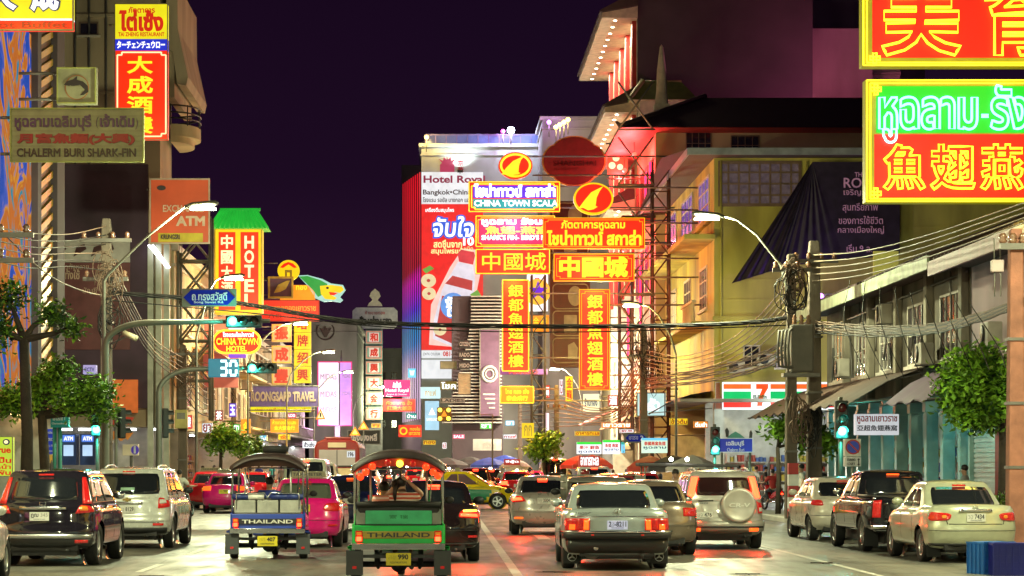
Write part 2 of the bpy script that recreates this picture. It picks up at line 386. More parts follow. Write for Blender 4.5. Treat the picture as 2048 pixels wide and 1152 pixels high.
class Shell:
    """a car body: a rounded lower box and a rounded cabin, each bent to the profile of its model"""
    def __init__(s, **k): s.__dict__.update(k)
    def lower(s, a, b, c):
        h = (s.W/2, s.L/2, .4); p = rnd((a*h[0], b*h[1], c*h[2]), h, s.r)
        t = (p[2]/h[2]+1)/2; A = p[0]/h[0]; y = p[1]+h[1]; f = y/s.L
        wr = clamp((.30-f)/.30)**1.4; wf = clamp((f-.72)/.28)**1.4
        Y = y+wr*(pw(s.rear, t)+s.bowr*A*A*A*A+.03*A*A)-wf*(pw(s.front, t)+s.bowf*A**4)
        tp = pw(s.top, f); z = s.z0+t*(tp-s.z0)
        if t > .9: z += .025*(1-A*A)
        x = p[0]*pw(s.side, t)*(1-.07*wr*wr-.10*wf*wf)
        return Vector((x, Y, z))
    def cab(s, a, b, c):
        g = s.g; hx = g['wb']; hy = (g['yb1']-g['yb0'])/2; hz = (g['zt']-g['zb'])/2
        p = rnd((a*hx, b*hy, c*hz), (hx, hy, hz), g.get('r', .1)); A = p[0]/hx; B = p[1]/hy; t = (p[2]/hz+1)/2
        u = (B+1)/2; y = lerp(lerp(g['yb0'], g['yb1'], u), lerp(g['yt0'], g['yt1'], u), t)
        y += g.get('bow', .1)*A*A*(1-u)-.16*A*A*u
        tt = t+.10*t*(1-t)
        return Vector((A*lerp(g['wb'], g['wt'], tt), y, g['zb']+t*(g['zt']-g['zb'])+.05*(1-A*A)*(1-B*B)*t))
    def rl(s, sx, z):                       # point of the rear face from metres across and metres up
        tp = pw(s.top, 0); c = 2*(z-s.z0)/(tp-s.z0)-1; u = sx/(s.W/2)
        if abs(u) <= 1: return s.lower(u, -1, c)
        return s.lower(math.copysign(1, u), -1+(abs(u)-1)*(s.W/2)/(s.L/2), c)
    def rc(s, sx, z):                       # the same on the back of the cabin
        g = s.g; c = 2*(z-g['zb'])/(g['zt']-g['zb'])-1; u = sx/g['wb']
        if abs(u) <= 1: return s.cab(u, -1, c)
        return s.cab(math.copysign(1, u), -1+(abs(u)-1)*g['wb']/((g['yb1']-g['yb0'])/2), c)
    def sl(s, y, z, sg):
        f = y/s.L; tp = pw(s.top, f); return s.lower(sg, 2*f-1, 2*(z-s.z0)/(tp-s.z0)-1)
    def sc(s, b, z, sg):
        g = s.g; return s.cab(sg, b, 2*(z-g['zb'])/(g['zt']-g['zb'])-1)
    def fc(s, sx, z):
        g = s.g; return s.cab(sx/g['wb'], 1, 2*(z-g['zb'])/(g['zt']-g['zb'])-1)
    def patch(s, mb, fn, quad, off=.008, m=0, nu=8, nv=4, skirt=.02, rc=0.):
        C = Vector((0, s.L/2, .8)); V = []; (bl, br, tr, tl) = [Vector(q) for q in quad]
        def uv(i, j):
            u, v = i/nu, j/nv
            if rc:                            # pull the corners in
                U, W = 2*u-1, 2*v-1; k = rc
                U2 = U*(1-k*W**6); W2 = W*(1-k*U**6); u, v = (U2+1)/2, (W2+1)/2
            return bl.lerp(br, u).lerp(tl.lerp(tr, u), v)
        for depth in (off, off-skirt):
            for j in range(nv+1):
                for i in range(nu+1):
                    q = uv(i, j); e = .004; p = fn(*q)
                    n = (fn(q.x+e, q.y)-fn(q.x-e, q.y)).cross(fn(q.x, q.y+e)-fn(q.x, q.y-e))
                    if n.length < 1e-12: n = p-C
                    n.normalize()
                    if n.dot(p-C) < 0: n = -n
                    V.append(p+n*depth)
        k = (nu+1)*(nv+1); Fs = []
        a, b, c = V[0], V[1], V[nu+1]; flip = (b-a).cross(c-a).dot(a-C) < 0
        for j in range(nv):
            for i in range(nu):
                f = (j*(nu+1)+i, j*(nu+1)+i+1, (j+1)*(nu+1)+i+1, (j+1)*(nu+1)+i); Fs.append(f[::-1] if flip else f)
        ring = [i for i in range(nu+1)]+[j*(nu+1)+nu for j in range(1, nv+1)]+[nv*(nu+1)+i for i in range(nu-1, -1, -1)]+[j*(nu+1) for j in range(nv-1, 0, -1)]
        for i in range(len(ring)):
            a, b = ring[i], ring[(i+1) % len(ring)]; f = (a, a+k, b+k, b); Fs.append(f[::-1] if flip else f)
        return mb.add(V, Fs, m, None, True)
    def mirror2(s, mb, fn, quad, **k):
        s.patch(mb, fn, quad, **k); s.patch(mb, fn, [(-q[0], q[1]) for q in (quad[1], quad[0], quad[3], quad[2])], **k)
def wheel_at(parent, x, y, R, wd, sg, rimmat, spokes=5, name='wheel'):
    t = MB(); r = R*.66; h = wd/2
    t.lathe([(r, -h*.8), (R*.93, -h), (R*.985, -h*.8), (R, -h*.4), (R, h*.4), (R*.985, h*.8), (R*.93, h), (r, h*.8), (r*.97, h*.5), (r*.97, -h*.5), (r, -h*.8)], 'x', 28)
    tw = t.build(name, M_black, parent, loc=(x, y, R))
    m = MB(); o = h*.72*sg
    m.lathe([(r*1.01, o), (r*.93, o+.006*sg), (r*.90, o-.03*sg), (r*.88, -o*.6)], 'x', 28)
    m.lathe([(0.001, o*.55+.012*sg), (r*.2, o*.55+.012*sg), (r*.24, o*.5)], 'x', 12)
    for i in range(spokes):
        a = 2*pi*i/spokes+.3; Rm = Matrix.Rotation(a, 4, 'X')
        m.add([(o*.62+sx, yy, zz) for sx in (-.012, .012) for yy, zz in ((-r*.11, r*.1), (r*.11, r*.1), (r*.16, r*.92), (-r*.16, r*.92))],
              [(0, 1, 2, 3), (7, 6, 5, 4), (0, 4, 5, 1), (1, 5, 6, 2), (2, 6, 7, 3), (3, 7, 4, 0)], 0, Rm)
    m.build('rim', rimmat, tw)
    d = MB(); d.lathe([(0.001, 0), (r*.9, 0)], 'x', 20); d.build('brake_disc', M_dark, tw, loc=(-.2*o, 0, 0))
    return tw
def plate(S, root, z, s, mt, x=0., wd=.34, h=.15, off=.02, fn=None):
    p = (fn or S.rl)(x, z); b = MB(); b.box(x-wd/2, x+wd/2, -.012, 0, -h/2, h/2); o = b.build('number_plate', mt, root, loc=(0, p.y-off, p.z), bevel=.004)
    l = MB(); text(l, s, x-wd*.43, x+wd*.43, -h*.18, h*.4, -.0125, th=.002, bold=.02)
    text(l, 'กรุงเทพมหานคร', x-wd*.3, x+wd*.3, -h*.42, -h*.26, -.0125, th=.002)
    l.build('lettering', mat('plate_ink', (.02, .02, .03), .6), o)
def car(name, label, S, loc, rz, P, cat='car', group=None, win=None, tail=(), extra=None, num='กท 4521', plz=.8, plm=None, plx=0., rails=False, handles=True, rearwin=None, trim=None,
        mirrors=True, taxi=None, wd=.21, spokes=5, rimmat=None, seams=True, third=None, lower_m=None, glass=None, low=False):
    root = thing(name, label, cat, loc, rz, group); g = S.g; G = glass or M_glass
    # body shell with wheel openings
    vs, fs = cube_grid(axis(6 if low else 10, 3), axis(30 if low else 64, 4, .05), axis(6 if low else 12, 3, .16))
    V = [S.lower(*v) for v in vs]; R = S.R+.055; wheels = [(y, z) for y in S.wy for z in (S.R,)]
    inside = [False]*len(V)
    for i, v in enumerate(V):
        if abs(v.x) < S.W/2-.36: continue
        for yw, zw in wheels:
            d = Vector((v.y-yw, v.z-zw)); 
            if d.length < R:
                inside[i] = True
                dd = d.normalized()*R if d.length > .02 else Vector((0, R)); V[i] = Vector((v.x, yw+dd.x, zw+dd.y))
    keep = [f for f in fs if not all(inside[i] for i in f)]
    b = MB(); b.add(V, keep, 0, None, True); body = b.build('body', P, root)
    # cabin, its glass
    vs, fs = cube_grid(axis(6, 3, .14), axis(14, 3, .08), axis(6, 3, .16))
    c = MB(); c.add([S.cab(*v) for v in vs], fs, 0, None, True); c.build('roof', P, root)
    zt, zb = g['zt'], g['zb']; wz0 = g.get('wz', zb+.08); wt = zt-.09
    rw = rearwin or (wz0+.01, wt, .82, .86)
    q = MB(); S.patch(q, S.rc, [(-g['wb']*rw[2], rw[0]), (g['wb']*rw[2], rw[0]), (g['wb']*rw[3], rw[1]), (-g['wb']*rw[3], rw[1])], off=.006, nu=12, nv=5, rc=.05); q.build('rear_window', G, root)
    q = MB(); S.patch(q, S.fc, [(-g['wb']*.86, wz0), (g['wb']*.86, wz0), (g['wb']*.86, wt+.02), (-g['wb']*.86, wt+.02)], off=.006, nu=10, nv=4); q.build('windscreen', G, root)
    for sg in (-1, 1):
        for (b0, b1, b2, b3) in (win or [(-.62, -.05, -.05, -.50), (0, .74, .52, 0)]):
            q = MB(); S.patch(q, lambda u, v: S.sc(u, v, sg), [(b0, wz0), (b1, wz0), (b2, wt), (b3, wt)], off=.006, nu=8, nv=4, rc=.03); q.build('side_window', G, root)
        if mirrors:
            p = S.sc(.72, wz0+.06, sg); q = MB(); q.ball((0, 0, 0), (.11, .07, .075), 0, 10, 6); q.tube([(-.12*sg, .02, -.03), (0, 0, -.02)], .025, 6); q.build('wing_mirror', P if mirrors is True else mirrors, root, loc=(p.x+.14*sg, p.y, p.z+.03), smooth=True)
        if handles:
            hz = wz0-.13
            for yy in handles if isinstance(handles, tuple) else (S.L*.36, S.L*.58):
                q = MB(); S.patch(q, lambda u, v: S.sl(u, v, sg), [(yy-.09, hz), (yy+.09, hz), (yy+.09, hz+.03), (yy-.09, hz+.03)], off=.02, nu=3, nv=1); q.build('door_handle', P, root)
        if seams:
            q = MB()
            for yy in (S.L*.335, S.L*.545, S.L*.725):
                S.patch(q, lambda u, v: S.sl(u, v, sg), [(yy-.006, .33), (yy+.006, .33), (yy+.006, wz0-.05), (yy-.006, wz0-.05)], off=.002, nu=1, nv=6, skirt=.003)
            q.build('door_seam', M_dark, root)
        if rails:
            q = MB(); pa = [S.cab(.80*sg, b_, 1)+Vector((0, 0, .012+(.045 if -.8 < b_ < .7 else 0))) for b_ in (-.86, -.8, -.4, 0, .4, .7, .78)]; q.tube(pa, .018, 6); q.build('roof_rail', M_alloy, root)
    # underside and running gear
    u = MB(); u.box(-S.W/2+.34, S.W/2-.34, .25, S.L-.25, .19, S.z0+.3); u.box(-S.W/2+.3, S.W/2-.3, .12, .3, S.z0-.02, S.z0+.1)
    u.tube([(.42, .05, S.z0-.02), (.42, .9, S.z0)], .032, 8); u.box(-S.W*.45, S.W*.45, S.wy[0]-.05, S.wy[0]+.05, S.R-.05, S.R+.05); u.build('chassis', M_dark, root)
    for y in S.wy:
        for sg in (-1, 1): wheel_at(root, sg*(S.W/2-wd/2-.035), y, S.R, wd, sg, rimmat or M_alloy, spokes)
    # rear: bumper line, lamps, plate
    for nm, quad, mt, kw in tail:
        fn = S.rc if kw.get('cab') else S.rl; k2 = {a: v for a, v in kw.items() if a not in ('cab', 'one')}
        if kw.get('one'): q = MB(); S.patch(q, fn, quad, **k2); q.build(nm, mt, root)
        else:
            q = MB(); S.patch(q, fn, quad, **k2); q.build(nm, mt, root)
            q = MB(); S.patch(q, fn, [(-v[0], v[1]) for v in (quad[1], quad[0], quad[3], quad[2])], **k2); q.build(nm, mt, root)
    if not low:
        q = MB(); S.patch(q, S.rl, Q(-1.0, 1.0, .588, .597), off=.003, nu=20, nv=1, skirt=.004); q.build('bumper_seam', M_dark, root)
    plate(S, root, plz, num, plm or M_plate, plx)
    if any(q[2] in (M_lit_lens, M_lit_soft, M_lit_amber) for q in tail) and not low:
        for sx in (-.7, .7):
            li = bpy.data.lights.new('lamp_light', 'SPOT'); li.energy = 130 if any(q[2] is M_lit_lens for q in tail) else 50; li.color = (1, .035, .012); li.shadow_soft_size = .06; li.spot_size = radians(120); li.spot_blend = .8; lo = bpy.data.objects.new('lamp_light', li); COL.objects.link(lo); lo.parent = root; lo.location = (sx*S.W/2, -.06, .82); lo.rotation_euler = (radians(-42), 0, 0)
    if third:
        q = MB(); S.patch(q, S.rc, [(-.16, wt+.02), (.16, wt+.02), (.16, wt+.05), (-.16, wt+.05)], off=.015, nu=3, nv=1); q.build('brake_light', third, root)
    if taxi:
        q = MB(); y = (g['yt0']+g['yt1'])/2; q.prism([(-.42, 0), (.42, 0), (.38, .13), (-.38, .13)], y-.09, y+.09); t = q.build('taxi_sign', taxi, root, loc=(0, 0, zt+.04), bevel=.015)
        l = MB(); text(l, 'TAXI-METER', -.33, .33, .03, .10, y-.092, th=.004, bold=.03); l.build('lettering', mat('sign_ink', (.02, .02, .02), .5), t)
    if extra: extra(root, S)
    return root
def Q(x0, x1, z0, z1, dx0=0., dx1=0.): return [(x0, z0), (x1, z0), (x1+dx1, z1), (x0+dx0, z1)]
SIDE = [(0, .93), (.12, .975), (.45, 1.0), (.8, .985), (1, .95)]
def sedan(L=4.5, W=1.74, H=1.46, deck=1.04, belt=.96, R=.31, **k):
    s = L/4.5
    d = dict(L=L, W=W, z0=.26, r=.12, R=R, bowr=.22, bowf=.42, rear=[(0, .10), (.25, .02), (.45, 0), (.75, .05), (1, .10)], front=[(0, .12), (.4, 0), (1, .35)],
             top=[(0, deck), (.18, deck+.01), (.3, belt+.02), (.66, belt), (.74, belt-.03), (1, .78)], side=SIDE, wy=(.98*s, 3.58*s),
             g=dict(yb0=.55*s, yb1=3.55*s, yt0=1.42*s, yt1=2.55*s, wb=W/2-.07, wt=W/2-.27, zb=belt-.14, zt=H, r=.12, bow=.16, wz=belt+.03))
    g2 = k.pop('g', {}); d.update(k); d['g'].update(g2); return Shell(**d)
def suv(L=4.5, W=1.8, H=1.68, belt=1.08, R=.36, **k):
    s = L/4.5
    d = dict(L=L, W=W, z0=.30, r=.13, R=R, bowr=.2, bowf=.4, rear=[(0, .12), (.2, .0), (.42, 0), (.55, .06), (1, .09)], front=[(0, .12), (.4, 0), (1, .3)],
             top=[(0, belt), (.66, belt), (.74, belt-.03), (1, .9)], side=SIDE, wy=(.92*s, 3.55*s),
             g=dict(yb0=.06, yb1=3.6*s, yt0=.42, yt1=2.65*s, wb=W/2-.05, wt=W/2-.22, zb=belt-.12, zt=H, r=.13, bow=.2, wz=belt+.03))
    g2 = k.pop('g', {}); d.update(k); d['g'].update(g2); return Shell(**d)
RB = (.09, .0)
def at(px_c, d): return (PX(px_c, d), d, 0)

# --- silver-blue old saloon with square lamps
P = paint('paint_mist_blue', (.42, .47, .47), .3, .35)
S = sedan(4.72, 1.86, 1.44, 1.03, .98, .325, bowr=.10, rear=[(0, .05), (.3, .0), (.5, .03), (.8, .03), (1, .06)], g=dict(yb0=.78, yt0=1.45, wt=.66, zt=1.43, r=.09), side=[(0, .95), (.2, .985), (.45, 1), (.8, .985), (1, .96)])
def xm(root, S):
    b = MB(); S.patch(b, S.rl, Q(-1.05, 1.05, .54, .66), off=.055, nu=22, nv=2, skirt=.08); b.build('bumper', M_dark, root)
    b = MB(); S.patch(b, S.rl, Q(-1.06, 1.06, .635, .67), off=.065, nu=22, nv=1, skirt=.02); b.build('chrome_strip', M_chrome, root)
    b = MB(); S.patch(b, S.rl, Q(-.86, .86, .905, .92), off=.012, nu=12, nv=1); b.build('trim_strip', M_chrome, root)
    for sx in (-.74, .74):
        b = MB(); b.box(sx-.15, sx+.15, .52, .54, .10, .38); f = b.build('mud_flap', M_black, root, bevel=.01)
        e = MB(); r = .075
        e.tube([(sx+r*cos(t), .515, .22+r*sin(t)) for t in [2*pi*i/20 for i in range(20)]], .006, 5, 0, True)
        for t in (90, 210, 330): e.tube([(sx, .515, .22), (sx+r*cos(radians(t)), .515, .22+r*sin(radians(t)))], [.014, .004], 5)
        e.build('emblem', M_alloy, f)
    e = MB(); r = .055; p = S.rl(0, .97)
    e.tube([(r*cos(t), p.y-.012, p.z+r*sin(t)) for t in [2*pi*i/20 for i in range(20)]], .006, 5, 0, True)
    for t in (90, 210, 330): e.tube([(0, p.y-.012, p.z), (r*cos(radians(t)), p.y-.012, p.z+r*sin(radians(t)))], [.01, .004], 5)
    e.build('emblem', M_chrome, root)
    l = MB(); text(l, '280SE', -.72, -.44, .945, .985, S.rl(-.6, .96).y-.006, th=.006, bold=.01); l.build('badge', M_chrome, root)
    b = MB(); b.lathe([(.0, 0), (.15, .02), (.17, .06), (.15, .3), (0, .34)], 'y', 20, c=(-.42, .15, .36)); b.build('silencer', M_steel, root)
    b = MB(); b.tube([(-.36, .02, .38), (-.36, .5, .38)], .04, 10); b.build('exhaust_pipe', M_alloy, root)
    b = MB(); S.patch(b, S.rl, Q(-.99, .99, .275, .545), off=.012, nu=18, nv=2); b.build('dark_underside', M_dark, root)  # dark patch over the body paint stands in for the dark underside
car('saloon_car', 'pale blue-silver old saloon with square lit tail lamps and star emblems on its mud flaps', S, at(1235, 39.5), radians(-.8), P, group='cars waiting in the road',
    win=[(-.60, -.08, -.08, -.46), (-.03, .74, .52, -.03)], tail=[
    ('tail_light', Q(.50, .74, .68, .88), M_red_lens, dict(off=.02, nu=4)), ('tail_light', Q(.745, 1.0, .68, .88), M_red_lens, dict(off=.02, nu=5)),
    ('tail_light', Q(.76, .86, .69, .78), M_lit_soft, dict(off=.028, nu=3)), ('tail_light', Q(.52, .61, .69, .86), M_lit_soft, dict(off=.028, nu=3)), ('reflector', Q(.42, .47, .575, .60), M_red_lens, dict(off=.075, nu=2))],
    num='2ฮ-8211', plz=.77, plm=mat('plate_lit', (.6, .6, .66), .4, em=(.5, .55, 1), es=.35), extra=xm)

# --- silver SUV with spare wheel
P = paint('paint_warm_silver', (.50, .47, .43), .3, .4)
S = suv(4.4, 1.76, 1.66, 1.06, .35, g=dict(yb0=.05, yt0=.26, wt=.70, zt=1.64))
M_ghost = mat('silver_cover', (.52, .49, .45), .35, .3, coat=.6)
def xs(root, S):
    b = MB(); R = .37; b.lathe([(R*.99, .14), (R, .03), (R*.96, -.02), (R*.82, -.035), (R*.78, -.025), (.0, -.045)], 'y', 36, c=(.28, 0, .94)); t = b.build('spare_wheel_cover', M_ghost, root, loc=(0, -.12, 0), smooth=False)
    l = MB(); text(l, 'CR-V', .06, .50, .895, .985, -.048, th=.008, bold=.03, slant=.15); l.build('lettering', M_white, t, loc=(0, 0, 0))
    b = MB(); b.box(.2, .36, -.1, .02, .85, 1.02); b.build('wheel_bracket', M_dark, root)
    b = MB(); S.patch(b, S.rl, Q(-.98, .98, .40, .60), off=.05, nu=20, nv=3, skirt=.08); b.build('bumper', P, root)
    b = MB(); S.patch(b, S.rl, Q(-.9, .9, .46, .50), off=.056, nu=14, nv=1); b.build('bumper_strip', M_dark, root)
    l = MB(); text(l, 'HONDA', -.55, -.33, .96, 1.0, S.rl(-.45, .98).y-.004, th=.006, bold=.02); l.build('badge', M_chrome, root)
    b = MB(); S.patch(b, S.rl, Q(-.6, -.26, 1.0, 1.03), off=.02, nu=3, nv=1); b.build('tailgate_handle', M_dark, root)
car('suv_car', 'silver four-wheel-drive car with a round spare wheel cover on its tailgate', S, (5.98, 49.3, 0), radians(-.5), P, cat='car', group='cars waiting in the road', rails=True,
    win=[(-.93, -.60, -.66, -.93), (-.52, .02, .02, -.52), (.07, .80, .52, .07)], tail=[
    ('tail_light', Q(.67, .83, 1.08, 1.52, -.06, -.07), M_lit_lens, dict(cab=1, off=.015, nu=3, nv=6)), ('tail_light', Q(.78, .97, .76, 1.05, -.03, 0), M_red_lens, dict(off=.015, nu=4)),
    ('reflector', Q(.55, .75, .42, .46), M_lit_soft, dict(off=.06, nu=3, nv=1)), ('tail_light', Q(.80, .93, .80, .88), M_white, dict(off=.02, nu=3))], num='ษจ 476', plz=.72, plx=-.42, extra=xs,
    rearwin=(1.14, 1.52, .76, .80), glass=mat('tinted_glass', (.03, .012, .012), .08, coat=.5))

# --- pale green saloon parked by the kerb
P = paint('paint_pale_green', (.48, .50, .36), .3, .3)
S = sedan(4.53, 1.70, 1.46, 1.04, .97, .315, bowr=.24)
def xc(root, S):
    b = MB(); S.patch(b, S.rl, Q(-.33, .33, .93, .965), off=.03, nu=6, nv=1); b.build('chrome_strip', M_chrome, root)
    b = MB(); S.patch(b, S.rl, Q(-.52, .52, .705, .718, 0, 0), off=.003, nu=10, nv=1, skirt=.004); S.patch(b, S.rl, [(-.55, .71), (-.535, .71), (-.60, .88), (-.615, .88)], off=.003, nu=1, nv=4, skirt=.004); S.patch(b, S.rl, [(.535, .71), (.55, .71), (.615, .88), (.60, .88)], off=.003, nu=1, nv=4, skirt=.004); b.build('boot_seam', M_dark, root)
    e = MB(); p = S.rl(0, .99); e.tube([(.05*cos(t), p.y-.02, p.z+.033*sin(t)) for t in [2*pi*i/16 for i in range(16)]], .007, 5, 0, True); e.tube([(-.04, p.y-.02, p.z), (.04, p.y-.02, p.z)], .006, 5); e.build('emblem', M_chrome, root)
    b = MB(); S.patch(b, S.rl, Q(-.97, .97, .30, .36), off=.012, nu=18, nv=1); b.build('bumper_lip', M_dark, root)
    for sx in (-.66, .66):
        b = MB(); b.box(sx-.13, sx+.13, .50, .52, .10, .36); b.build('mud_flap', M_black, root, bevel=.01)
car('saloon_car', 'pale green saloon parked behind the black pickup with blue crates at its bumper', S, (9.68, 42.4, 0), radians(1.0), P, group='cars parked by the kerb', tail=[
    ('tail_light', [(.50, .78), (.93, .76), (.90, .93), (.46, .90)], M_red_lens, dict(off=.014, nu=8, nv=5, rc=.16)), ('tail_light', [(.56, .81), (.64, .81), (.64, .87), (.56, .87)], M_amber, dict(off=.022, nu=4, nv=4, rc=.2))],
    num='วฉ 7434', plz=.83, extra=xc, third=M_red_lens)

# --- black pickup parked
P = paint('paint_black', (.010, .010, .014), .14, .0)
S = Shell(L=5.0, W=1.76, z0=.42, r=.10, R=.37, bowr=.06, bowf=.4, rear=[(0, .05), (.3, .02), (1, .0)], front=[(0, .12), (.4, 0), (1, .3)], top=[(0, 1.12), (.4, 1.12), (.66, 1.12), (.74, 1.06), (1, .95)], side=SIDE, wy=(1.12, 4.15),
          g=dict(yb0=1.72, yb1=4.05, yt0=1.98, yt1=3.1, wb=.80, wt=.64, zb=.98, zt=1.64, r=.11, bow=.08, wz=1.12))
def xh(root, S):
    b = MB(); S.patch(b, S.rl, Q(-.66, .66, .66, 1.06), off=.012, nu=8, nv=6, rc=.02); t = b.build('tailgate', P, root)
    b = MB(); S.patch(b, S.rl, Q(-.12, .12, .93, .99), off=.025, nu=3, nv=1); b.build('tailgate_handle', M_chrome, t)
    b = MB(); b.box(-.86, .86, -.14, .05, .48, .57); b.box(-.80, .80, -.12, .1, .44, .48, 1); b.build('bumper', [M_chrome, M_dark], root, bevel=.02)
    b = MB(); b.box(-.74, .74, .09, 1.68, 1.135, 1.15); b.build('load_bed', M_dark, root)
    b = MB(); 
    for sx in (-.78, .78): b.tube([(sx, .06, 1.15), (sx, 1.7, 1.15)], .03, 6)
    b.build('bed_rail', M_dark, root)
    b = MB(); text(b, 'ISUZU', .3, .58, 1.0, 1.04, S.rl(.4, 1.02).y-.02, th=.006, bold=.02); b.build('badge', M_chrome, root)
    for sx in (-.72, .72):
        b = MB(); b.box(sx-.14, sx+.14, .62, .64, .12, .5); b.build('mud_flap', M_black, root, bevel=.01)
car('pickup_truck', 'black double-cab pickup with a chrome bumper parked between the white hatchback and the green saloon', S, (9.55, 47.4, 0), radians(1.2), P, cat='pickup', group='cars parked by the kerb',
    win=[(-.85, -.16, -.16, -.72), (-.10, .80, .48, -.10)], tail=[('tail_light', Q(.70, .90, .72, 1.06), M_red_lens, dict(off=.012, nu=4, nv=6))], num='บฉ 2817', plz=.60, extra=xh, handles=(2.3, 3.3), third=M_lit_soft, mirrors=M_chrome)

# --- white hatchback parked
P = paint('paint_cream_white', (.62, .58, .50), .28, .1)
S = suv(3.75, 1.64, 1.47, 1.0, .29, z0=.25, wy=(.62, 3.05), g=dict(yb0=.05, yb1=3.1, yt0=.55, yt1=2.0, wt=.60, zt=1.46, zb=.88, wz=1.03))
car('hatchback_car', 'small white hatchback parked ahead of the black pickup with round tail lamps', S, (9.55, 55.2, 0), radians(2.2), P, group='cars parked by the kerb', win=[(-.72, -.22, -.22, -.60), (-.16, .76, .46, -.16)],
    tail=[('tail_light', [(.55, .82), (.97, .84), (.95, 1.0), (.60, .95)], M_red_lens, dict(off=.014, nu=7, nv=4, rc=.15))], num='ฆฎ 905', plz=.72, third=M_red_lens)

# --- black SUV at left
P = paint('paint_black_pearl', (.012, .010, .016), .12, .0)
S = suv(4.53, 1.82, 1.68, 1.10, .37, g=dict(yt0=.50, zt=1.67))
M_bar = mat('silver_trim', (.5, .5, .5), .25, .8)
def xb(root, S):
    b = MB(); S.patch(b, S.rl, Q(-.98, .98, .50, .57), off=.03, nu=18, nv=2); b.build('bumper_strip', M_bar, root)
    b = MB(); S.patch(b, S.rl, Q(-.98, .98, .33, .50), off=.02, nu=18, nv=2); b.build('bumper', M_dark, root)
    b = MB(); S.patch(b, S.rl, Q(-.45, .45, 1.0, 1.04), off=.025, nu=6, nv=1); b.build('chrome_strip', M_chrome, root)
    e = MB(); p = S.rl(0, 1.08); e.tube([(-.055, p.y-.02, p.z+.05), (-.045, p.y-.02, p.z-.05), (.045, p.y-.02, p.z-.05), (.055, p.y-.02, p.z+.05)], .008, 5, 0, True); e.tube([(-.045, p.y-.02, p.z), (.045, p.y-.02, p.z)], .008, 5); e.build('emblem', M_chrome, root)
    b = MB(); b.lathe([(.03, 0), (.03, .06), (.005, .17)], 'z', 8, c=(0, 1.0, 1.70)); b.build('aerial', M_dark, root)
car('suv_car', 'shiny black SUV with tall tail lamps beside its rear window', S, (-6.95, 41.0, 0), radians(-.6), P, group='cars waiting in the road', win=[(-.90, -.62, -.70, -.86), (-.55, .0, .0, -.55), (.05, .80, .50, .05)], rails=False,
    tail=[('tail_light', [(.70, 1.10), (.93, 1.10), (.83, 1.56), (.74, 1.56)], M_red_lens, dict(cab=1, off=.014, nu=4, nv=7)), ('tail_light', [(.62, .93), (1.08, .96), (1.02, 1.13), (.72, 1.10)], M_red_lens, dict(off=.014, nu=8, nv=3)), ('tail_light', [(.70, .98), (.84, .98), (.84, 1.06), (.72, 1.06)], M_amber, dict(off=.022, nu=3, nv=2)),
          ('reflector', Q(.62, .84, .43, .47), M_red_lens, dict(off=.03, nu=3, nv=1))], num='ฎฌ 345', plz=.88, plx=-.05, extra=xb, rearwin=(1.16, 1.56, .74, .74), third=M_red_lens, mirrors=M_chrome, wd=.23)

# --- white SUV at left
P = paint('paint_white_pearl', (.58, .60, .57), .26, .1)
S = suv(4.64, 1.85, 1.72, 1.10, .37, g=dict(yt0=.40, zt=1.70))
def xw(root, S):
    b = MB(); S.patch(b, S.rl, Q(-.36, .36, .95, 1.0), off=.03, nu=6, nv=1); b.build('chrome_strip', M_chrome, root)
    b = MB(); S.patch(b, S.rl, Q(-.95, .95, .31, .46), off=.02, nu=18, nv=2); b.build('bumper', M_dark, root)
    b = MB(); S.patch(b, S.rl, Q(-.74, .74, .555, .57), off=.003, nu=10, nv=1, skirt=.004); b.build('tailgate_seam', M_dark, root)
    b = MB(); p = S.rc(.1, 1.16); q = S.rc(-.22, 1.20); b.tube([(.1, p.y-.02, p.z), (0, p.y-.025, p.z+.06), (-.25, q.y-.02, q.z+.02)], .012, 5); b.build('wiper', M_dark, root)
    b = MB(); S.patch(b, S.rc, Q(-.16, .16, 1.24, 1.30), off=.012, nu=3, nv=1); b.build('window_sticker', mat('sticker', (.35, .6, .45), .5), root)
    e = MB(); p = S.rl(0, 1.03); e.prism([(-.09, -.02), (-.03, -.02), (-.03, -.04), (.03, -.04), (.03, -.02), (.09, -.02), (.09, .02), (.03, .02), (.03, .04), (-.03, .04), (-.03, .02), (-.09, .02)], -.01, .01); e.build('emblem', mat('gold_trim', (.6, .45, .15), .25, .8), root, loc=(0, p.y-.02, p.z))
car('suv_car', 'white SUV with roof rails and dark rear window', S, (-6.62, 49.6, 0), radians(-.9), P, group='cars waiting in the road', win=[(-.92, -.62, -.70, -.90), (-.55, .0, .0, -.55), (.05, .80, .50, .05)], rails=True,
    tail=[('tail_light', [(.70, .86), (1.08, .90), (1.02, 1.16), (.74, 1.14)], M_red_lens, dict(off=.014, nu=7, nv=5)), ('tail_light', [(.74, .96), (.90, .97), (.90, 1.06), (.75, 1.05)], M_white, dict(off=.02, nu=3, nv=2)), ('reflector', Q(.60, .82, .50, .55), M_red_lens, dict(off=.02, nu=3, nv=1))], num='กฉ 8129', plz=.83, extra=xw, rearwin=(1.16, 1.60, .82, .86), third=M_red_lens, mirrors=M_dark, spokes=6)

# --- white car cut by the picture's edge
P = paint('paint_plain_white', (.66, .65, .60), .26, .1)
S = sedan(4.4, 1.72, 1.46)
car('saloon_car', 'white saloon nearest the camera with only its bonnet and wheel in view', S, (-7.58, 33.2, 0), radians(0), P, group='cars waiting in the road', tail=[('tail_light', Q(.55, .95, .75, .92), M_red_lens, dict(off=.014))], num='ชม 118', third=M_red_lens)

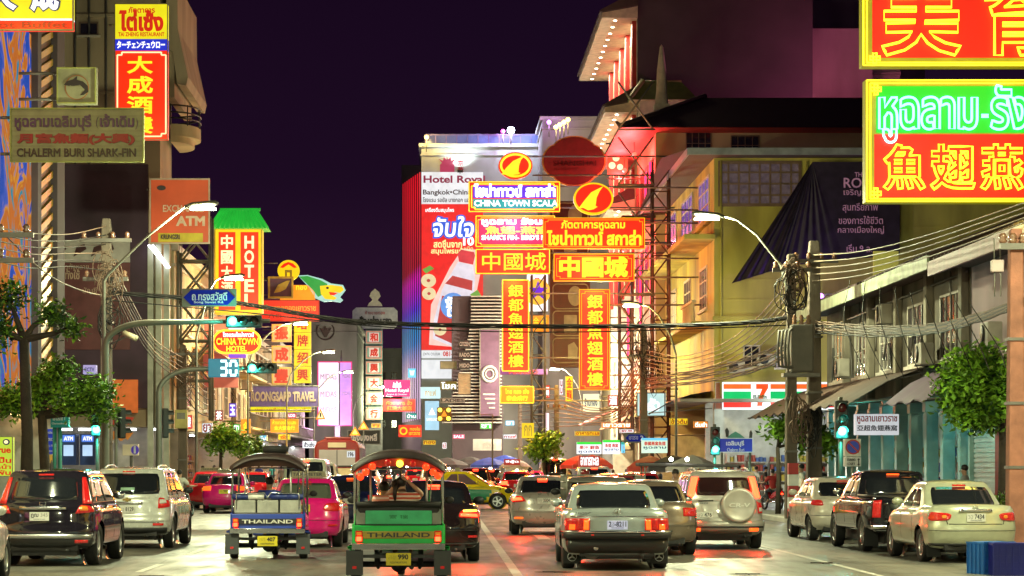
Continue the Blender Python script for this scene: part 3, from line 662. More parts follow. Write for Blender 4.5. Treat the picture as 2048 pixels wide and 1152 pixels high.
# --- black saloon right of the green tuk-tuk
P = paint('paint_deep_black', (.014, .008, .010), .12, .0)
S = sedan(4.6, 1.78, 1.45, 1.06, .98, .325, bowr=.2)
def xd(root, S):
    b = MB(); S.patch(b, S.rl, Q(-1.0, 1.0, .30, .36), off=.012, nu=18, nv=1); b.build('bumper_lip', M_dark, root)
car('saloon_car', 'black saloon with glowing brake lamps half hidden by the green tuk-tuk', S, (-.13, 42.6, 0), radians(0), P, group='cars waiting in the road', tail=[('tail_light', [(.50, .82), (1.02, .80), (.99, .98), (.54, .95)], M_red_lens, dict(off=.014, nu=8, nv=4, rc=.1)),
    ('tail_light', [(.54, .85), (.92, .83), (.90, .88), (.56, .90)], M_lit_lens, dict(off=.022, nu=5, nv=2)), ('tail_light', [(.60, .92), (.90, .93), (.90, .965), (.60, .955)], M_lit_amber, dict(off=.022, nu=5, nv=1)), ('reflector', Q(.70, .92, .46, .50), M_red_lens, dict(off=.02, nu=3, nv=1))], num='ญด 62', plz=.85, third=M_lit_lens, extra=xd, mirrors=M_dark)

# --- pink taxi
P = paint('paint_taxi_pink', (.78, .012, .22), .22, .0)
S = sedan(4.53, 1.70, 1.47, 1.05, .98, .315, bowr=.24)
M_tsign = lit('taxi_lamp', (.25, .22, .08), .6)
car('taxi_car', 'bright pink taxi with a roof sign stopped behind the blue tuk-tuk', S, (-2.95, 50.2, 0), radians(-.4), P, cat='taxi', group='cars waiting in the road', tail=[('tail_light', [(.48, .80), (.95, .78), (.93, .98), (.52, .95)], M_red_lens, dict(off=.014, nu=8, nv=5, rc=.14)), ('reflector', Q(.6, .82, .47, .51), M_red_lens, dict(off=.015, nu=3, nv=1))],
    num='ทล 1903', plm=M_platey, plz=.86, taxi=M_tsign, third=M_red_lens, mirrors=M_dark, glass=mat('clear_glass', (.10, .12, .09), .08, coat=.5))

# --- silver saloon in the second lane
P = paint('paint_silver', (.46, .43, .40), .28, .4)
S = sedan(4.4, 1.70, 1.47, 1.06, .98, .30, bowr=.24)
car('saloon_car', 'silver saloon with one lit brake lamp ahead of the grey pickup', S, (2.63, 59.4, 0), radians(-.6), P, group='cars waiting in the road', tail=[('tail_light', [(.48, .86), (.96, .82), (.94, 1.0), (.60, .98)], M_red_lens, dict(off=.014, nu=8, nv=4)), ('tail_light', [(.58, .89), (.92, .87), (.92, .95), (.62, .95)], M_lit_lens, dict(off=.022, nu=5, nv=2)), ('reflector', Q(.58, .82, .42, .46), M_lit_soft, dict(off=.015, nu=3, nv=1))],
    num='กพ 3304', plz=.87, third=M_lit_lens, mirrors=M_dark)

# --- grey pickup with a rail
P = paint('paint_dark_grey', (.16, .15, .14), .3, .3)
S = Shell(L=5.0, W=1.72, z0=.40, r=.10, R=.35, bowr=.06, bowf=.4, rear=[(0, .05), (1, .0)], front=[(0, .12), (.4, 0), (1, .3)], top=[(0, 1.08), (.4, 1.08), (.66, 1.08), (.74, 1.02), (1, .92)], side=SIDE, wy=(1.05, 4.1),
          g=dict(yb0=2.2, yb1=4.0, yt0=2.35, yt1=3.2, wb=.78, wt=.64, zb=.96, zt=1.50, r=.11, bow=.06, wz=1.10))
def xg(root, S):
    b = MB()
    for sx in (-.8, .8):
        for z in (1.28, 1.42, 1.56): b.tube([(sx, .05, z), (sx, 2.1, z)], .018, 6)
        for y in (.05, .55, 1.1, 1.6, 2.1): b.tube([(sx, y, 1.06), (sx, y, 1.57)], .02, 6)
    for z in (1.42, 1.56): b.tube([(-.8, 2.1, z), (.8, 2.1, z)], .018, 6)
    b.build('load_rail', M_galv, root)
    b = MB(); b.box(-.85, .85, -.1, .05, .46, .56); b.build('bumper', M_chrome, root, bevel=.02)
    b = MB()
    for i in range(5): b.ball((-.5+.25*i, .7+.3*(i % 2), 1.12), (.2, .3, .16+.04*(i % 3)), 0, 10, 6)
    b.build('cargo_cover', mat('tarpaulin', (.35, .2, .13), .7, bump=.3), root)
car('pickup_truck', 'grey pickup with a tubular load rail mostly hidden by the old blue-silver saloon', S, (3.42, 48.6, 0), 0, P, cat='pickup', group='cars waiting in the road', win=[(-.7, .78, .40, -.6)], tail=[('tail_light', Q(.68, .84, .70, 1.02), M_lit_soft, dict(off=.012, nu=4, nv=6))], num='ผต 7720', plz=.65, extra=xg, handles=(3.0,), mirrors=M_dark)

# --- hidden dark car right of the saloon
P = paint('paint_bronze', (.22, .17, .13), .25, .4)
S = sedan(4.3, 1.68, 1.44)
car('saloon_car', 'bronze saloon squeezed between the old silver saloon and the spare-wheel SUV', S, (4.25, 45.8, 0), 0, P, group='cars waiting in the road', tail=[('tail_light', Q(.55, .92, .78, .94), M_red_lens, dict(off=.014))], num='ขก 55', mirrors=M_chrome)

# --- dark blue saloon
P = paint('paint_navy', (.012, .016, .07), .14, .0)
S = sedan(4.6, 1.78, 1.46)
car('saloon_car', 'dark blue saloon waiting ahead of the pink taxi', S, (-2.45, 63.5, 0), 0, P, group='cars waiting in the road', tail=[('tail_light', Q(.55, .98, .82, .96), M_red_lens, dict(off=.014))], num='ฌก 840', third=M_lit_soft)

# --- far cars
def far(name, label, px, d, L, W, H, pm, tl=M_lit_lens, kind='sedan', rz=0, **k):
    S = (sedan(L, W, H) if kind == 'sedan' else suv(L, W, H))
    return car(name, label, S, at(px, d), rz, pm, group='cars far down the street', tail=[('tail_light', Q(.52, .94, .84, 1.0), tl, dict(off=.014, nu=5, nv=2))], low=True, seams=False, handles=False, **k)
PR = paint('paint_red', (.5, .012, .02), .2); PP = MATS['paint_taxi_pink']; PWt = MATS['paint_plain_white']
far('taxi_car', 'red taxi at the junction beside the shop corner', 412, 93, 4.5, 1.72, 1.5, PR, M_red_lens, cat='taxi', taxi=M_tsign, plm=M_platey, num='มก 12')
far('taxi_car', 'magenta taxi at the junction in front of the red one', 447, 86.5, 4.5, 1.72, 1.46, PP, M_lit_soft, cat='taxi', taxi=M_tsign, plm=M_platey, num='ทค 990')
far('saloon_car', 'red saloon beyond the blue tuk-tuk at the crossing', 500, 97, 4.5, 1.72, 1.46, PR, M_red_lens)
far('saloon_car', 'dark red saloon beyond the spare-wheel SUV with its roof just in view', 1235, 74, 4.5, 1.74, 1.47, paint('paint_maroon', (.12, .01, .012), .16), third=M_lit_lens)
far('saloon_car', 'maroon saloon with a lit high brake lamp beyond the yellow-green taxi', 952, 108, 4.5, 1.74, 1.62, MATS['paint_maroon'], third=M_lit_lens)
far('saloon_car', 'red saloon seen between the yellow-green taxi and the silver saloon', 1035, 112, 4.5, 1.74, 1.45, PR)
far('suv_car', 'grey people carrier far down the street beside the tented stalls', 870, 128, 4.6, 1.8, 1.75, MATS['paint_silver'], kind='suv', third=M_lit_lens)
far('suv_car', 'white people carrier waiting in front of the city bus', 640, 112, 4.7, 1.8, 1.85, PWt, kind='suv', third=M_lit_soft)
MG = MATS['paint_silver']; MK = MATS['paint_deep_black']
for px, d, L, H_, pm, kd, lab in ((690, 145, 4.5, 1.46, PP, 'sedan', 'pink saloon beside the city bus'), (735, 150, 4.5, 1.5, MG, 'sedan', 'silver saloon right of the city bus'), (760, 170, 4.6, 1.75, MK, 'suv', 'black off-roader far behind the green tuk-tuk'), (915, 150, 4.5, 1.46, MG, 'sedan', 'silver saloon beyond the maroon one at the tents'), (985, 140, 4.5, 1.5, MK, 'sedan', 'black saloon beyond the yellow-green taxi bonnet'), (1065, 125, 4.5, 1.46, PP, 'sedan', 'pink saloon beyond the silver saloon roof'), (1190, 100, 4.6, 1.7, PWt, 'suv', 'white off-roader under the red umbrellas'), (1290, 88, 4.5, 1.46, PR, 'sedan', 'red saloon beside the flat black stall canopy'), (830, 160, 4.5, 1.46, PR, 'sedan', 'red saloon far beyond the green tuk-tuk canopy')):
    far('saloon_car' if kd == 'sedan' else 'suv_car', lab, px, d, L, 1.74, H_, pm, kind=kd, third=M_lit_lens)
for q in ((1110, 'cream minibus with a signed roof far beyond the silver saloon', 136, 2.15), (609, 'white van with a lit high brake lamp ahead of the blue tuk-tuk', 84, 1.98)):
    S = suv(4.8, 1.78 if q[0] > 1000 else 1.72, q[3], 1.15, .34, g=dict(yt0=.2, yb0=.03, zt=q[3], wt=.74, yt1=3.6, yb1=4.3))
    car('minivan_car', q[1], S, at(q[0], q[2]), 0, mat('paint_cream', (.6, .55, .42), .3, coat=.8), cat='van', group='cars far down the street', tail=[('tail_light', Q(.7, .86, .8, 1.1), M_lit_soft, dict(off=.014, nu=3))], low=True, seams=False, handles=False, third=M_lit_lens, num='ฮค 77')
# --- yellow and green taxi crossing the junction
PY = paint('paint_taxi_yellow', (.72, .50, .01), .22); PG = paint('paint_taxi_green', (.01, .22, .10), .22)
S = sedan(4.55, 1.72, 1.5, 1.02, .97, .315)
def xy(root, S):
    for sg in (-1, 1):
        b = MB(); S.patch(b, lambda u, v: S.sl(u, v, sg), [(.35, .36), (4.2, .36), (4.15, .90), (.3, .90)], off=.004, nu=30, nv=4, skirt=.004)
        me = b
        keep = [f for f in me.f if all(all((Vector((me.v[i][1]-yw, me.v[i][2]-S.R))).length > S.R+.06 for yw in S.wy) for i in f)]
        me.m = [0]*len(keep); me.s = [True]*len(keep); me.f = keep
        me.build('door_panel', PG, root)
    l = MB(); R = Matrix.Rotation(-pi/2, 4, 'Z')
    M = Matrix.Translation((S.W/2+.012, 0, 0)) @ Matrix.Rotation(pi/2, 4, 'Z')
    text(l, 'แท็กซี่', 1.3, 1.75, .72, .86, 0, th=.004, M=M); text(l, '1681', 1.3, 1.7, .60, .68, 0, th=.004, M=M); text(l, 'สหกรณ์', .9, 1.75, .42, .52, 0, th=.004, M=M)
    l.build('lettering', M_white, root)
car('taxi_car', 'yellow and green taxi crossing the junction side on', S, (PX(816, 95), 95.5, 0), radians(-90), PY, cat='taxi', extra=xy, taxi=M_tsign, num='ทน 441', plm=M_platey, glass=mat('cabin_glass', (.16, .09, .10), .1, coat=.4))

# --- city bus
def bus():
    d = 130; root = thing('city_bus', 'red city bus numbered 196 with a large rear window', 'bus', at(674, d))
    MR = paint('paint_bus_red', (.22, .012, .012), .35); W = 1.25
    b = MB(); b.prism([(-W, .5), (W, .5), (W, 2.75), (W-.12, 3.05), (W-.5, 3.2), (-W+.5, 3.2), (-W+.12, 3.05), (-W, 2.75)], 0, 10.5); b.build('body', MR, root, bevel=.12, seg=3)
    b = MB(); b.box(-W*.8, W*.8, -.012, .03, 1.75, 2.62); b.build('rear_window', lit('bus_window', (.62, .52, .34), .55), root, bevel=.01)
    b = MB(); b.box(-.02, .02, -.03, 0, 1.75, 2.62); b.box(-W*.82, W*.82, -.025, .02, 1.68, 1.75); b.build('window_frame', M_dark, root)
    b = MB(); b.box(-.5, .5, -.06, .1, 2.75, 3.02); f = b.build('route_board', lit('route_board', (.8, .6, .25), .8), root, bevel=.02)
    l = MB(); text(l, '196', .62, .92, 2.25, 2.5, -.034, th=.01, bold=.03); l.build('route_number', M_dark, root)
    b = MB(); b.box(.55, 1.0, -.03, -.012, 2.2, 2.55); b.build('route_card', lit('route_card', (.7, .75, .8), .9), root)
    b = MB(); b.box(-W*.9, W*.9, -.02, .03, 1.2, 1.6); b.build('cream_band', mat('bus_cream', (.6, .5, .3), .4), root)
    b = MB(); b.box(-.75, .75, 1.2, 3.2, 3.2, 3.36); b.build('roof_unit', MR, root, bevel=.05)
    for sx in (-1.02, 1.02):
        b = MB(); b.box(sx-.14, sx+.14, -.04, .02, .95, 1.18); b.build('tail_light', M_lit_lens, root, bevel=.02)
        for y in (2.2, 8.2): wheel_at(root, sx*1.05, y, .48, .28, math.copysign(1, sx), M_steel)
bus()
# ================================================================ people
def skin_mesh(name, pts, edges, rad, m, parent=None, sub=1):
    me = bpy.data.meshes.new(name); me.from_pydata([tuple(p) for p in pts], edges, []); me.materials.append(m)
    o = bpy.data.objects.new(name, me); COL.objects.link(o)
    if parent: o.parent = parent
    o.modifiers.new('skin', 'SKIN').use_smooth_shade = True
    sv = me.skin_vertices[0].data
    for i, r in enumerate(rad): sv[i].radius = r if isinstance(r, (tuple, list)) else (r, r)
    sv[0].use_root = True
    s = o.modifiers.new('sub', 'SUBSURF'); s.levels = s.render_levels = sub
    return o
def person(label, loc, rz, shirt, legs, H=1.68, lean=0., arms=None, kn=None, hair='short', group=None, trousers=None, head=0., sit=False, stripes=None, fingers=True, cap=None):
    """figure facing +Y of itself; joints given in metres from the pelvis point"""
    k = H/1.68; root = thing('person', label, 'person', loc, rz, group)
    pel = Vector((0, 0, .90*k if not sit else 0)); la = Matrix.Rotation(-lean, 4, 'X')
    def up(x, y, z): return pel+la @ Vector((x*k, y*k, z*k))
    P = [pel, up(0, .0, .14), up(0, .0, .30), up(0, -.01, .44), up(0, .005, .495), up(head*.3, .02, .555), up(head*.5, .035, .615), up(head*.6, .03, .69)]
    R = [(.12*k, .10*k), (.10*k, .085*k), (.11*k, .09*k), (.075*k, .07*k), (.05*k, .05*k), (.062*k, .07*k), (.078*k, .088*k), (.066*k, .078*k)]
    E = [(0, 1), (1, 2), (2, 3), (3, 4), (4, 5), (5, 6), (6, 7)]
    SH = {'P': [P[1], P[2], P[3], up(0, 0, .485)], 'R': [(.150*k, .125*k), (.165*k, .135*k), (.155*k, .13*k), (.072*k, .07*k)], 'E': [(0, 1), (1, 2), (2, 3)]}
    SH['P'].append(pel+Vector((0, 0, -.02))); SH['R'].append((.165*k, .125*k)); SH['E'].append((0, 4))
    arms = arms or ((-.27, .02, .20, -.28, .08, -.04), (.27, .02, .20, .28, .08, -.04))
    for sg, a in zip((-1, 1), arms):
        s_ = up(sg*.175, 0, .43); el = up(*a[:3]); wr = up(*a[3:])
        i = len(P); P += [s_, s_.lerp(el, .5), el, el.lerp(wr, .5), wr]; R += [.052*k, .047*k, .04*k, .036*k, .026*k]; E += [(3, i), (i, i+1), (i+1, i+2), (i+2, i+3), (i+3, i+4)]
        d = (wr-el).normalized(); pm = wr+d*.085*k; P.append(pm); R.append((.036*k, .018*k)); E.append((i+4, i+5)); sd = d.cross(Vector((0, 1, .2))).normalized(); nn = sd.cross(d).normalized()
        if fingers:
            for q, (off, ln) in enumerate(((-.030, .062), (-.011, .075), (.010, .078), (.029, .068))):
                j = len(P); b0 = pm+sd*off*k; P += [b0+d*.012*k, b0+d*ln*.55*k+nn*.008*k, b0+d*ln*k+nn*.028*k]; R += [.0095*k, .0088*k, .0075*k]; E += [(i+5, j), (j, j+1), (j+1, j+2)]
            j = len(P); b0 = wr+d*.03*k; P += [b0+sd*-.038*k, b0+sd*-.055*k+d*.03*k+nn*.01*k, b0+sd*-.055*k+d*.06*k+nn*.022*k]; R += [.011*k, .010*k, .008*k]; E += [(i+4, j), (j, j+1), (j+1, j+2)]
        j = len(SH['P']); SH['P'] += [s_, s_.lerp(el, .45), s_.lerp(el, .8)]; SH['R'] += [.092*k, .074*k, .066*k]; SH['E'] += [(2, j), (j, j+1), (j+1, j+2)]
    TR = {'P': [pel+Vector((0, 0, .04))], 'R': [(.165*k, .12*k)], 'E': []}
    kn = kn or ((-.10, .02, -.42, -.11, -.02, -.82), (.10, .03, -.42, .12, .0, -.82))
    for sg, a in zip((-1, 1), kn):
        h_ = pel+Vector((sg*.09*k, 0, -.05*k)); kk = pel+Vector(a[:3])*k; an = pel+Vector(a[3:])*k
        i = len(P); P += [h_, h_.lerp(kk, .5), kk, kk.lerp(an, .4), an, an+Vector((0, .14*k, -.05*k))]; R += [.085*k, .075*k, .055*k, .052*k, .036*k, .034*k]; E += [(0, i)]+[(i+q, i+q+1) for q in range(5)]
        j = len(TR['P']); TR['P'] += [h_, h_.lerp(kk, .5), kk, kk.lerp(an, .5), kk.lerp(an, .92)]; TR['R'] += [.10*k, .088*k, .07*k, .066*k, .06*k]; TR['E'] += [(0, j)]+[(j+q, j+q+1) for q in range(4)]
    skin_mesh('body', P, E, R, M_skin, root, 1)
    skin_mesh('shirt', SH['P'], SH['E'], SH['R'], shirt, root, 1)
    skin_mesh('trousers', TR['P'], TR['E'], TR['R'], legs, root, 1)
    hc = P[6].lerp(P[7], .65)
    b = MB(); b.ball((hc.x, hc.y-.022*k, hc.z+.02*k), (.088*k, .098*k, .092*k), 0, 14, 9)
    if hair == 'long': b.tube([hc+Vector((0, -.05, .02))*k, hc+Vector((.0, -.10, -.10))*k, hc+Vector((-.01, -.115, -.25))*k, hc+Vector((-.01, -.10, -.36))*k], [.085*k, .085*k, .07*k, .03*k], 9)
    if hair == 'tail': b.tube([hc+Vector((0, -.09, .03))*k, hc+Vector((-.02, -.15, -.03))*k, hc+Vector((-.03, -.16, -.16))*k, hc+Vector((-.02, -.13, -.27))*k], [.03*k, .04*k, .035*k, .012*k], 8)
    b.build('hair', M_hair, root)
    if cap: b = MB(); b.ball((hc.x, hc.y, hc.z+.03*k), (.13*k, .14*k, .125*k), 0, 14, 9); b.build('helmet', cap, root)
    f = MB(); fy = P[6].y+.085*k
    for sg in (-1, 1): f.ball((P[6].x+sg*.032*k, fy-.004, P[6].z+.012*k), (.013*k, .008*k, .008*k), 0, 8, 5)
    f.build('eyes', M_dark, root)
    f = MB(); f.ball((P[6].x, fy+.008, P[6].z-.02*k), (.014*k, .018*k, .024*k), 0, 8, 5); f.build('nose', M_skin, root)
    f = MB(); f.ball((P[6].x, fy-.006, P[6].z-.06*k), (.024*k, .008*k, .008*k), 0, 8, 5); f.build('mouth', mat('lips', (.35, .12, .10), .5), root)
    return root
def cloth(n, c): return mat('cloth_'+n, c, .8, var=.1, sc=12, bump=.15)
def stripes(n, a, b_, sc):
    m = bpy.data.materials.new('cloth_'+n); m.use_nodes = True; t = m.node_tree; N = t.nodes; p = N['Principled BSDF']; p.inputs['Roughness'].default_value = .8
    c = N.new('ShaderNodeTexCoord'); wv = N.new('ShaderNodeTexWave'); wv.bands_direction = 'Z'; wv.inputs['Scale'].default_value = sc; wv.inputs['Distortion'].default_value = 1.2; r = N.new('ShaderNodeValToRGB'); r.color_ramp.interpolation = 'CONSTANT'
    r.color_ramp.elements[0].color = (*a, 1); r.color_ramp.elements[1].position = .5; r.color_ramp.elements[1].color = (*b_, 1)
    t.links.new(c.outputs['Object'], wv.inputs['Vector']); t.links.new(wv.outputs['Color'], r.inputs[0]); t.links.new(r.outputs[0], p.inputs['Base Color']); return m
C_dark = cloth('dark', (.03, .03, .04)); C_blue = cloth('blue', (.03, .06, .35)); C_white = cloth('white', (.6, .58, .52)); C_red = cloth('red', (.4, .03, .03)); C_grey = cloth('grey', (.25, .25, .25)); C_jean = cloth('denim', (.05, .07, .13))
# ================================================================ tuk-tuks
def tuk(label, px_c, d, rz, P, P2, seat_m, plate_s, lamps, upper, top_item=False, k=1.0, word_bg=None):
    root = thing('tuk_tuk', label, 'tuk-tuk', at(px_c, d), rz, 'tuk-tuks in the road'); W = .69*k
    MS = mat('tuk_steel', (.40, .42, .42), .35, .7, bump=.1)
    def bd(b, n, m, par=None, **kw): return b.build(n, m, par or root, **kw)
    # tub: lower rear panel, sides and floor
    b = MB(); b.prismx([(.0, .50), (.02, .86), (.10, .86), (.10, .50)], -W, W); low = bd(b, 'rear_panel', P, bevel=.02)
    b = MB(); b.box(-.55*k, .55*k, -.022, .0, .66, .77); w_ = bd(b, 'name_board', word_bg or mat('name_board', (.45, .38, .05), .5), low, bevel=.006)
    b = MB(); text(b, 'THAILAND', -.48*k, .48*k, .68, .75, -.023, th=.006, bold=.025); bd(b, 'lettering', P2, w_)
    for sx in (-1, 1):
        b = MB(); b.prismx([(.1, .46), (.1, .88), (1.25, .80), (1.45, .60), (1.45, .34), (.9, .34), (.85, .50)], sx*W-.02, sx*W+.02); bd(b, 'side_panel', P, bevel=.01)
        b = MB(); b.box(min(sx*W*1.01, sx*(W+.09)), max(sx*W*1.01, sx*(W+.09)), .05, .75, .50, .54); b.prismx([(.05, .50), (.05, .54), (.75, .54), (.85, .40), (.80, .38), (.72, .5)], sx*(W+.045)-.045, sx*(W+.045)+.045); bd(b, 'mudguard', P, bevel=.01)
        b = MB(); b.box(sx*(W-.09)-.055, sx*(W-.09)+.055, -.05, .01, .60, .78); t = bd(b, 'tail_light', M_red_lens, bevel=.015)
        b = MB(); b.box(sx*(W-.09)-.04, sx*(W-.09)+.04, -.065, -.04, .62, .69); bd(b, 'bulb', M_lit_lens, t, bevel=.01); b = MB(); b.box(sx*(W-.09)-.04, sx*(W-.09)+.04, -.06, -.04, .71, .76); bd(b, 'indicator', M_amber, t, bevel=.01)
        b = MB(); b.prismx([(.02, .48), (.05, .48), (.0, .10), (-.03, .10)], sx*(W-.02)-.13, sx*(W-.02)+.13); f = bd(b, 'mud_flap', mat('flap_rubber', (.05, .055, .06), .6), bevel=.006)
        b = MB(); b.box(sx*(W-.02)-.03, sx*(W-.02)+.03, -.03, -.012, .20, .24); bd(b, 'reflector', M_red_lens, f)
        wheel_at(root, sx*(W-.03), .46, .25, .15, sx, MS, 6)
        for y, z0 in ((.12, .86), (1.75, .55)):
            b = MB(); b.tube([(sx*(W-.02), y, z0), (sx*(W-.02), y, 1.72), (sx*(W-.06), y, 1.80)], .022, 8); bd(b, 'post', M_chrome)
        b = MB(); b.tube([(sx*(W-.26), .16, .9), (sx*(W-.26), .16, 1.72)], .018, 8); bd(b, 'inner_post', MS)
        b = MB(); b.tube([(sx*(W-.01), .15, 1.12), (sx*(W-.01), .6, 1.02), (sx*(W-.01), 1.2, .92)], .016, 7); b.tube([(sx*(W-.01), .6, 1.02), (sx*(W-.01), .6, .84)], .012, 6); b.tube([(sx*(W-.01), 1.2, .92), (sx*(W-.01), 1.2, .8)], .012, 6); bd(b, 'side_rail', M_chrome)
    b = MB(); b.box(-W+.02, W-.02, .1, 2.0, .36, .41); b.box(-.35, .35, 2.0, 2.6, .36, .41); bd(b, 'floor', M_dark)
    # bumper and plate
    b = MB(); b.box(-W-.02, W+.02, -.06, .0, .49, .575); b.tube([(-W-.02, -.05, .575), (W+.02, -.05, .575)], .016, 6); bd(b, 'bumper', M_chrome, bevel=.012)
    b = MB(); b.box(-.19, .19, -.03, -.015, .25, .44); pl = bd(b, 'number_plate', M_platey, bevel=.006); b = MB(); text(b, plate_s, -.15, .15, .34, .42, -.031, th=.003, bold=.03); text(b, 'กรุงเทพมหานคร', -.13, .13, .27, .31, -.031, th=.003); bd(b, 'lettering', MATS['plate_ink'], pl)
    b = MB(); b.tube([(-W+.05, .46, .25), (W-.05, .46, .25)], .045, 8); b.ball((0, .46, .25), .13, 0, 12, 8)
    for sx in (-.32, .32): b.tube([(sx, .3, .40), (sx, .46, .20), (sx, .7, .38)], .03, 6); b.tube([(sx*1.05, .25, .48), (sx*1.05, .34, .26)], .04, 8)
    b.tube([(.2, .0, .22), (.2, .7, .26)], .035, 8); bd(b, 'axle', M_dark)
    # upper back panel, seat
    upper(root, W, P, MS)
    b = MB(); b.box(-W+.06, W-.06, .28, .80, .52, .66); bd(b, 'seat', seat_m, bevel=.04)
    b = MB(); b.prismx([(.18, .62), (.28, .62), (.22, 1.16), (.10, 1.16)], -W+.06, W-.06); bd(b, 'seat_back', seat_m, bevel=.04)
    b = MB(); b.box(-.28, .28, 1.45, 1.95, .52, .66); b.box(-.28, .28, 1.40, 1.48, .6, .98); bd(b, 'driver_seat', seat_m, bevel=.04)
    # canopy: an arched roof over the cabin
    n = 14; pr = [(-(W+.02)+2*(W+.02)*i/n, 1.78+.23*(1-abs(-1+2*i/n)**2.6)) for i in range(n+1)]
    b = MB(); rows = [(-.02, -.10, .99), (.06, -.02, 1.0), (.35, .0, 1.0), (1.2, .02, 1.0), (2.0, .0, .97), (2.3, -.06, .93)]
    V = []
    for t in (0, .03):
        for y, dz, s in rows: V += [(x*s, y, z+dz-t) for x, z in pr]
    k1 = n+1; kk = len(rows)*k1; Fs = []
    for j in range(len(rows)-1):
        for i in range(n): a = j*k1+i; Fs += [(a, a+1, a+1+k1, a+k1), (kk+a, kk+a+k1, kk+a+1+k1, kk+a+1)]
    for i in range(n): Fs += [(i, i+kk, i+kk+1, i+1)]; a = (len(rows)-1)*k1+i; Fs += [(a, a+1, a+1+kk, a+kk)]
    for j in range(len(rows)-1): a = j*k1; Fs += [(a, a+k1, a+k1+kk, a+kk)]; a += n; Fs += [(a, a+kk, a+k1+kk, a+k1)]
    b.add(V, Fs, 0, None, True); rf = bd(b, 'canopy', mat('tuk_canopy', (.035, .02, .02), .45, bump=.3, sc=8))
    b = MB(); top = [(x*.99, z-.13) for x, z in pr]; bot = [(x*.99, min(1.66+.10*(1-abs(-1+2*i/n)**3), z-.14)) for i, (x, z) in enumerate(pr)]
    V = [(x, .0, z) for x, z in top]+[(x, .05, z) for x, z in bot]; b.add(V, [(i, i+k1, i+1+k1, i+1) for i in range(n)], 0, None, True)
    bd(b, 'visor', mat('tuk_visor_red_glow', (.30, .02, .01), .3, em=(1, .04, .01), es=.16, coat=.6, var=.5, sc=9) if lamps else mat('tuk_visor', (.05, .02, .015), .4, bump=.2), rf)  # red panel colour, plus faint emission for the marker lamps' light
    for sx in (-1, 1):
        b = MB(); b.tube([(sx*(W+.02), -.02, 1.68), (sx*(W+.02), .4, 1.76), (sx*(W+.02), 1.6, 1.78), (sx*(W-.03), 2.3, 1.72)], .022, 7); bd(b, 'roof_rail', M_chrome, rf)
    if lamps:
        for i, (x, z, kd) in enumerate(((-.50, 1.67, 0), (-.40, 1.76, 0), (-.16, 1.82, 2), (.02, 1.80, 1), (.22, 1.80, 2), (.42, 1.75, 0), (.53, 1.67, 0), (-.58, 1.60, 0), (.60, 1.62, 0))):
            b = MB(); b.lathe([(0, -.035), (.03, -.03), (.042, -.01), (.05, 0), (.055, .03)], 'y', 14, c=(x, -.045, z)); bd(b, 'marker_lamp', (M_lit_lens2, M_lit_amber2, M_red_lens)[kd], rf)
    if top_item:
        b = MB(); b.lathe([(.18, 0), (.24, .03), (.25, .08), (.24, .13), (.18, .15), (.0, .13)], 'z', 20, c=(.1, .9, 2.0)); bd(b, 'spare_tyre', M_black, rf)
    # front: cowl, windscreen frame, fork and wheel
    b = MB(); b.prismx([(2.0, .36), (2.0, .95), (2.25, .98), (2.6, .80), (2.75, .55), (2.6, .36)], -.42, .42); bd(b, 'cowl', P, bevel=.06, seg=3)
    b = MB(); b.tube([(-.45, 2.08, .95), (-.5, 1.98, 1.72), (.5, 1.98, 1.72), (.45, 2.08, .95)], .02, 7); b.tube([(0, 2.08, .95), (0, 1.98, 1.72)], .014, 6); bd(b, 'windscreen_frame', M_chrome)
    b = MB(); b.tube([(-.38, 1.75, 1.02), (-.2, 1.95, .98), (.2, 1.95, .98), (.38, 1.75, 1.02)], .016, 7); b.tube([(0, 1.95, .98), (0, 2.3, .5)], .025, 7); bd(b, 'handlebar', M_dark)
    for sx in (-1, 1):
        b = MB(); b.tube([(sx*.45, 2.05, 1.1), (sx*.72, 2.0, 1.2)], .01, 6); b.ball((sx*.78, 2.0, 1.22), (.08, .02, .06), 0, 10, 6); bd(b, 'wing_mirror', M_dark)
    wheel_at(root, 0, 2.45, .23, .12, 1, MS, 6, 'front_wheel')
    return root
M_lit_lens2 = mat('marker_red', (.5, .03, .01), .2, em=(1, .035, .006), es=2.6); M_lit_amber2 = mat('marker_yellow', (.6, .4, .02), .2, em=(1, .75, .05), es=4)
PGr = paint('paint_tuk_green', (.02, .66, .12), .3); PGl = mat('green_panel', (.05, .62, .26), .4, coat=.6, bump=.1, sc=3); PBl = paint('paint_tuk_blue', (.02, .06, .42), .3)
def upper_green(root, W, P, MS):
    b = MB(); b.prismx([(.06, .875), (.10, .875), (.16, 1.12), (.12, 1.12)], -.51, .51); t = b.build('back_panel', PGl, root, bevel=.012)
    b = MB(); text(b, '富 瑞', -.14, .14, .94, 1.02, .085, th=.004); b.build('lettering', mat('faded_green', (.02, .25, .08), .6), t)
    b = MB(); b.box(-.58, .58, .03, .09, .855, .875); b.build('ledge', M_dark, root)
    for sx in (-.58, .58):
        b = MB(); b.prismx([(.07, .875), (.11, .875), (.17, 1.10), (.13, 1.10)], sx-.07, sx+.07); b.build('corner_panel', mat('worn_panel', (.30, .33, .28), .5, bump=.2), root, bevel=.01)
    b = MB(); b.tube([(-W+.05, .10, 1.17), (0, .09, 1.19), (W-.05, .10, 1.17)], .05, 10); b.build('seat_roll', M_black, root)
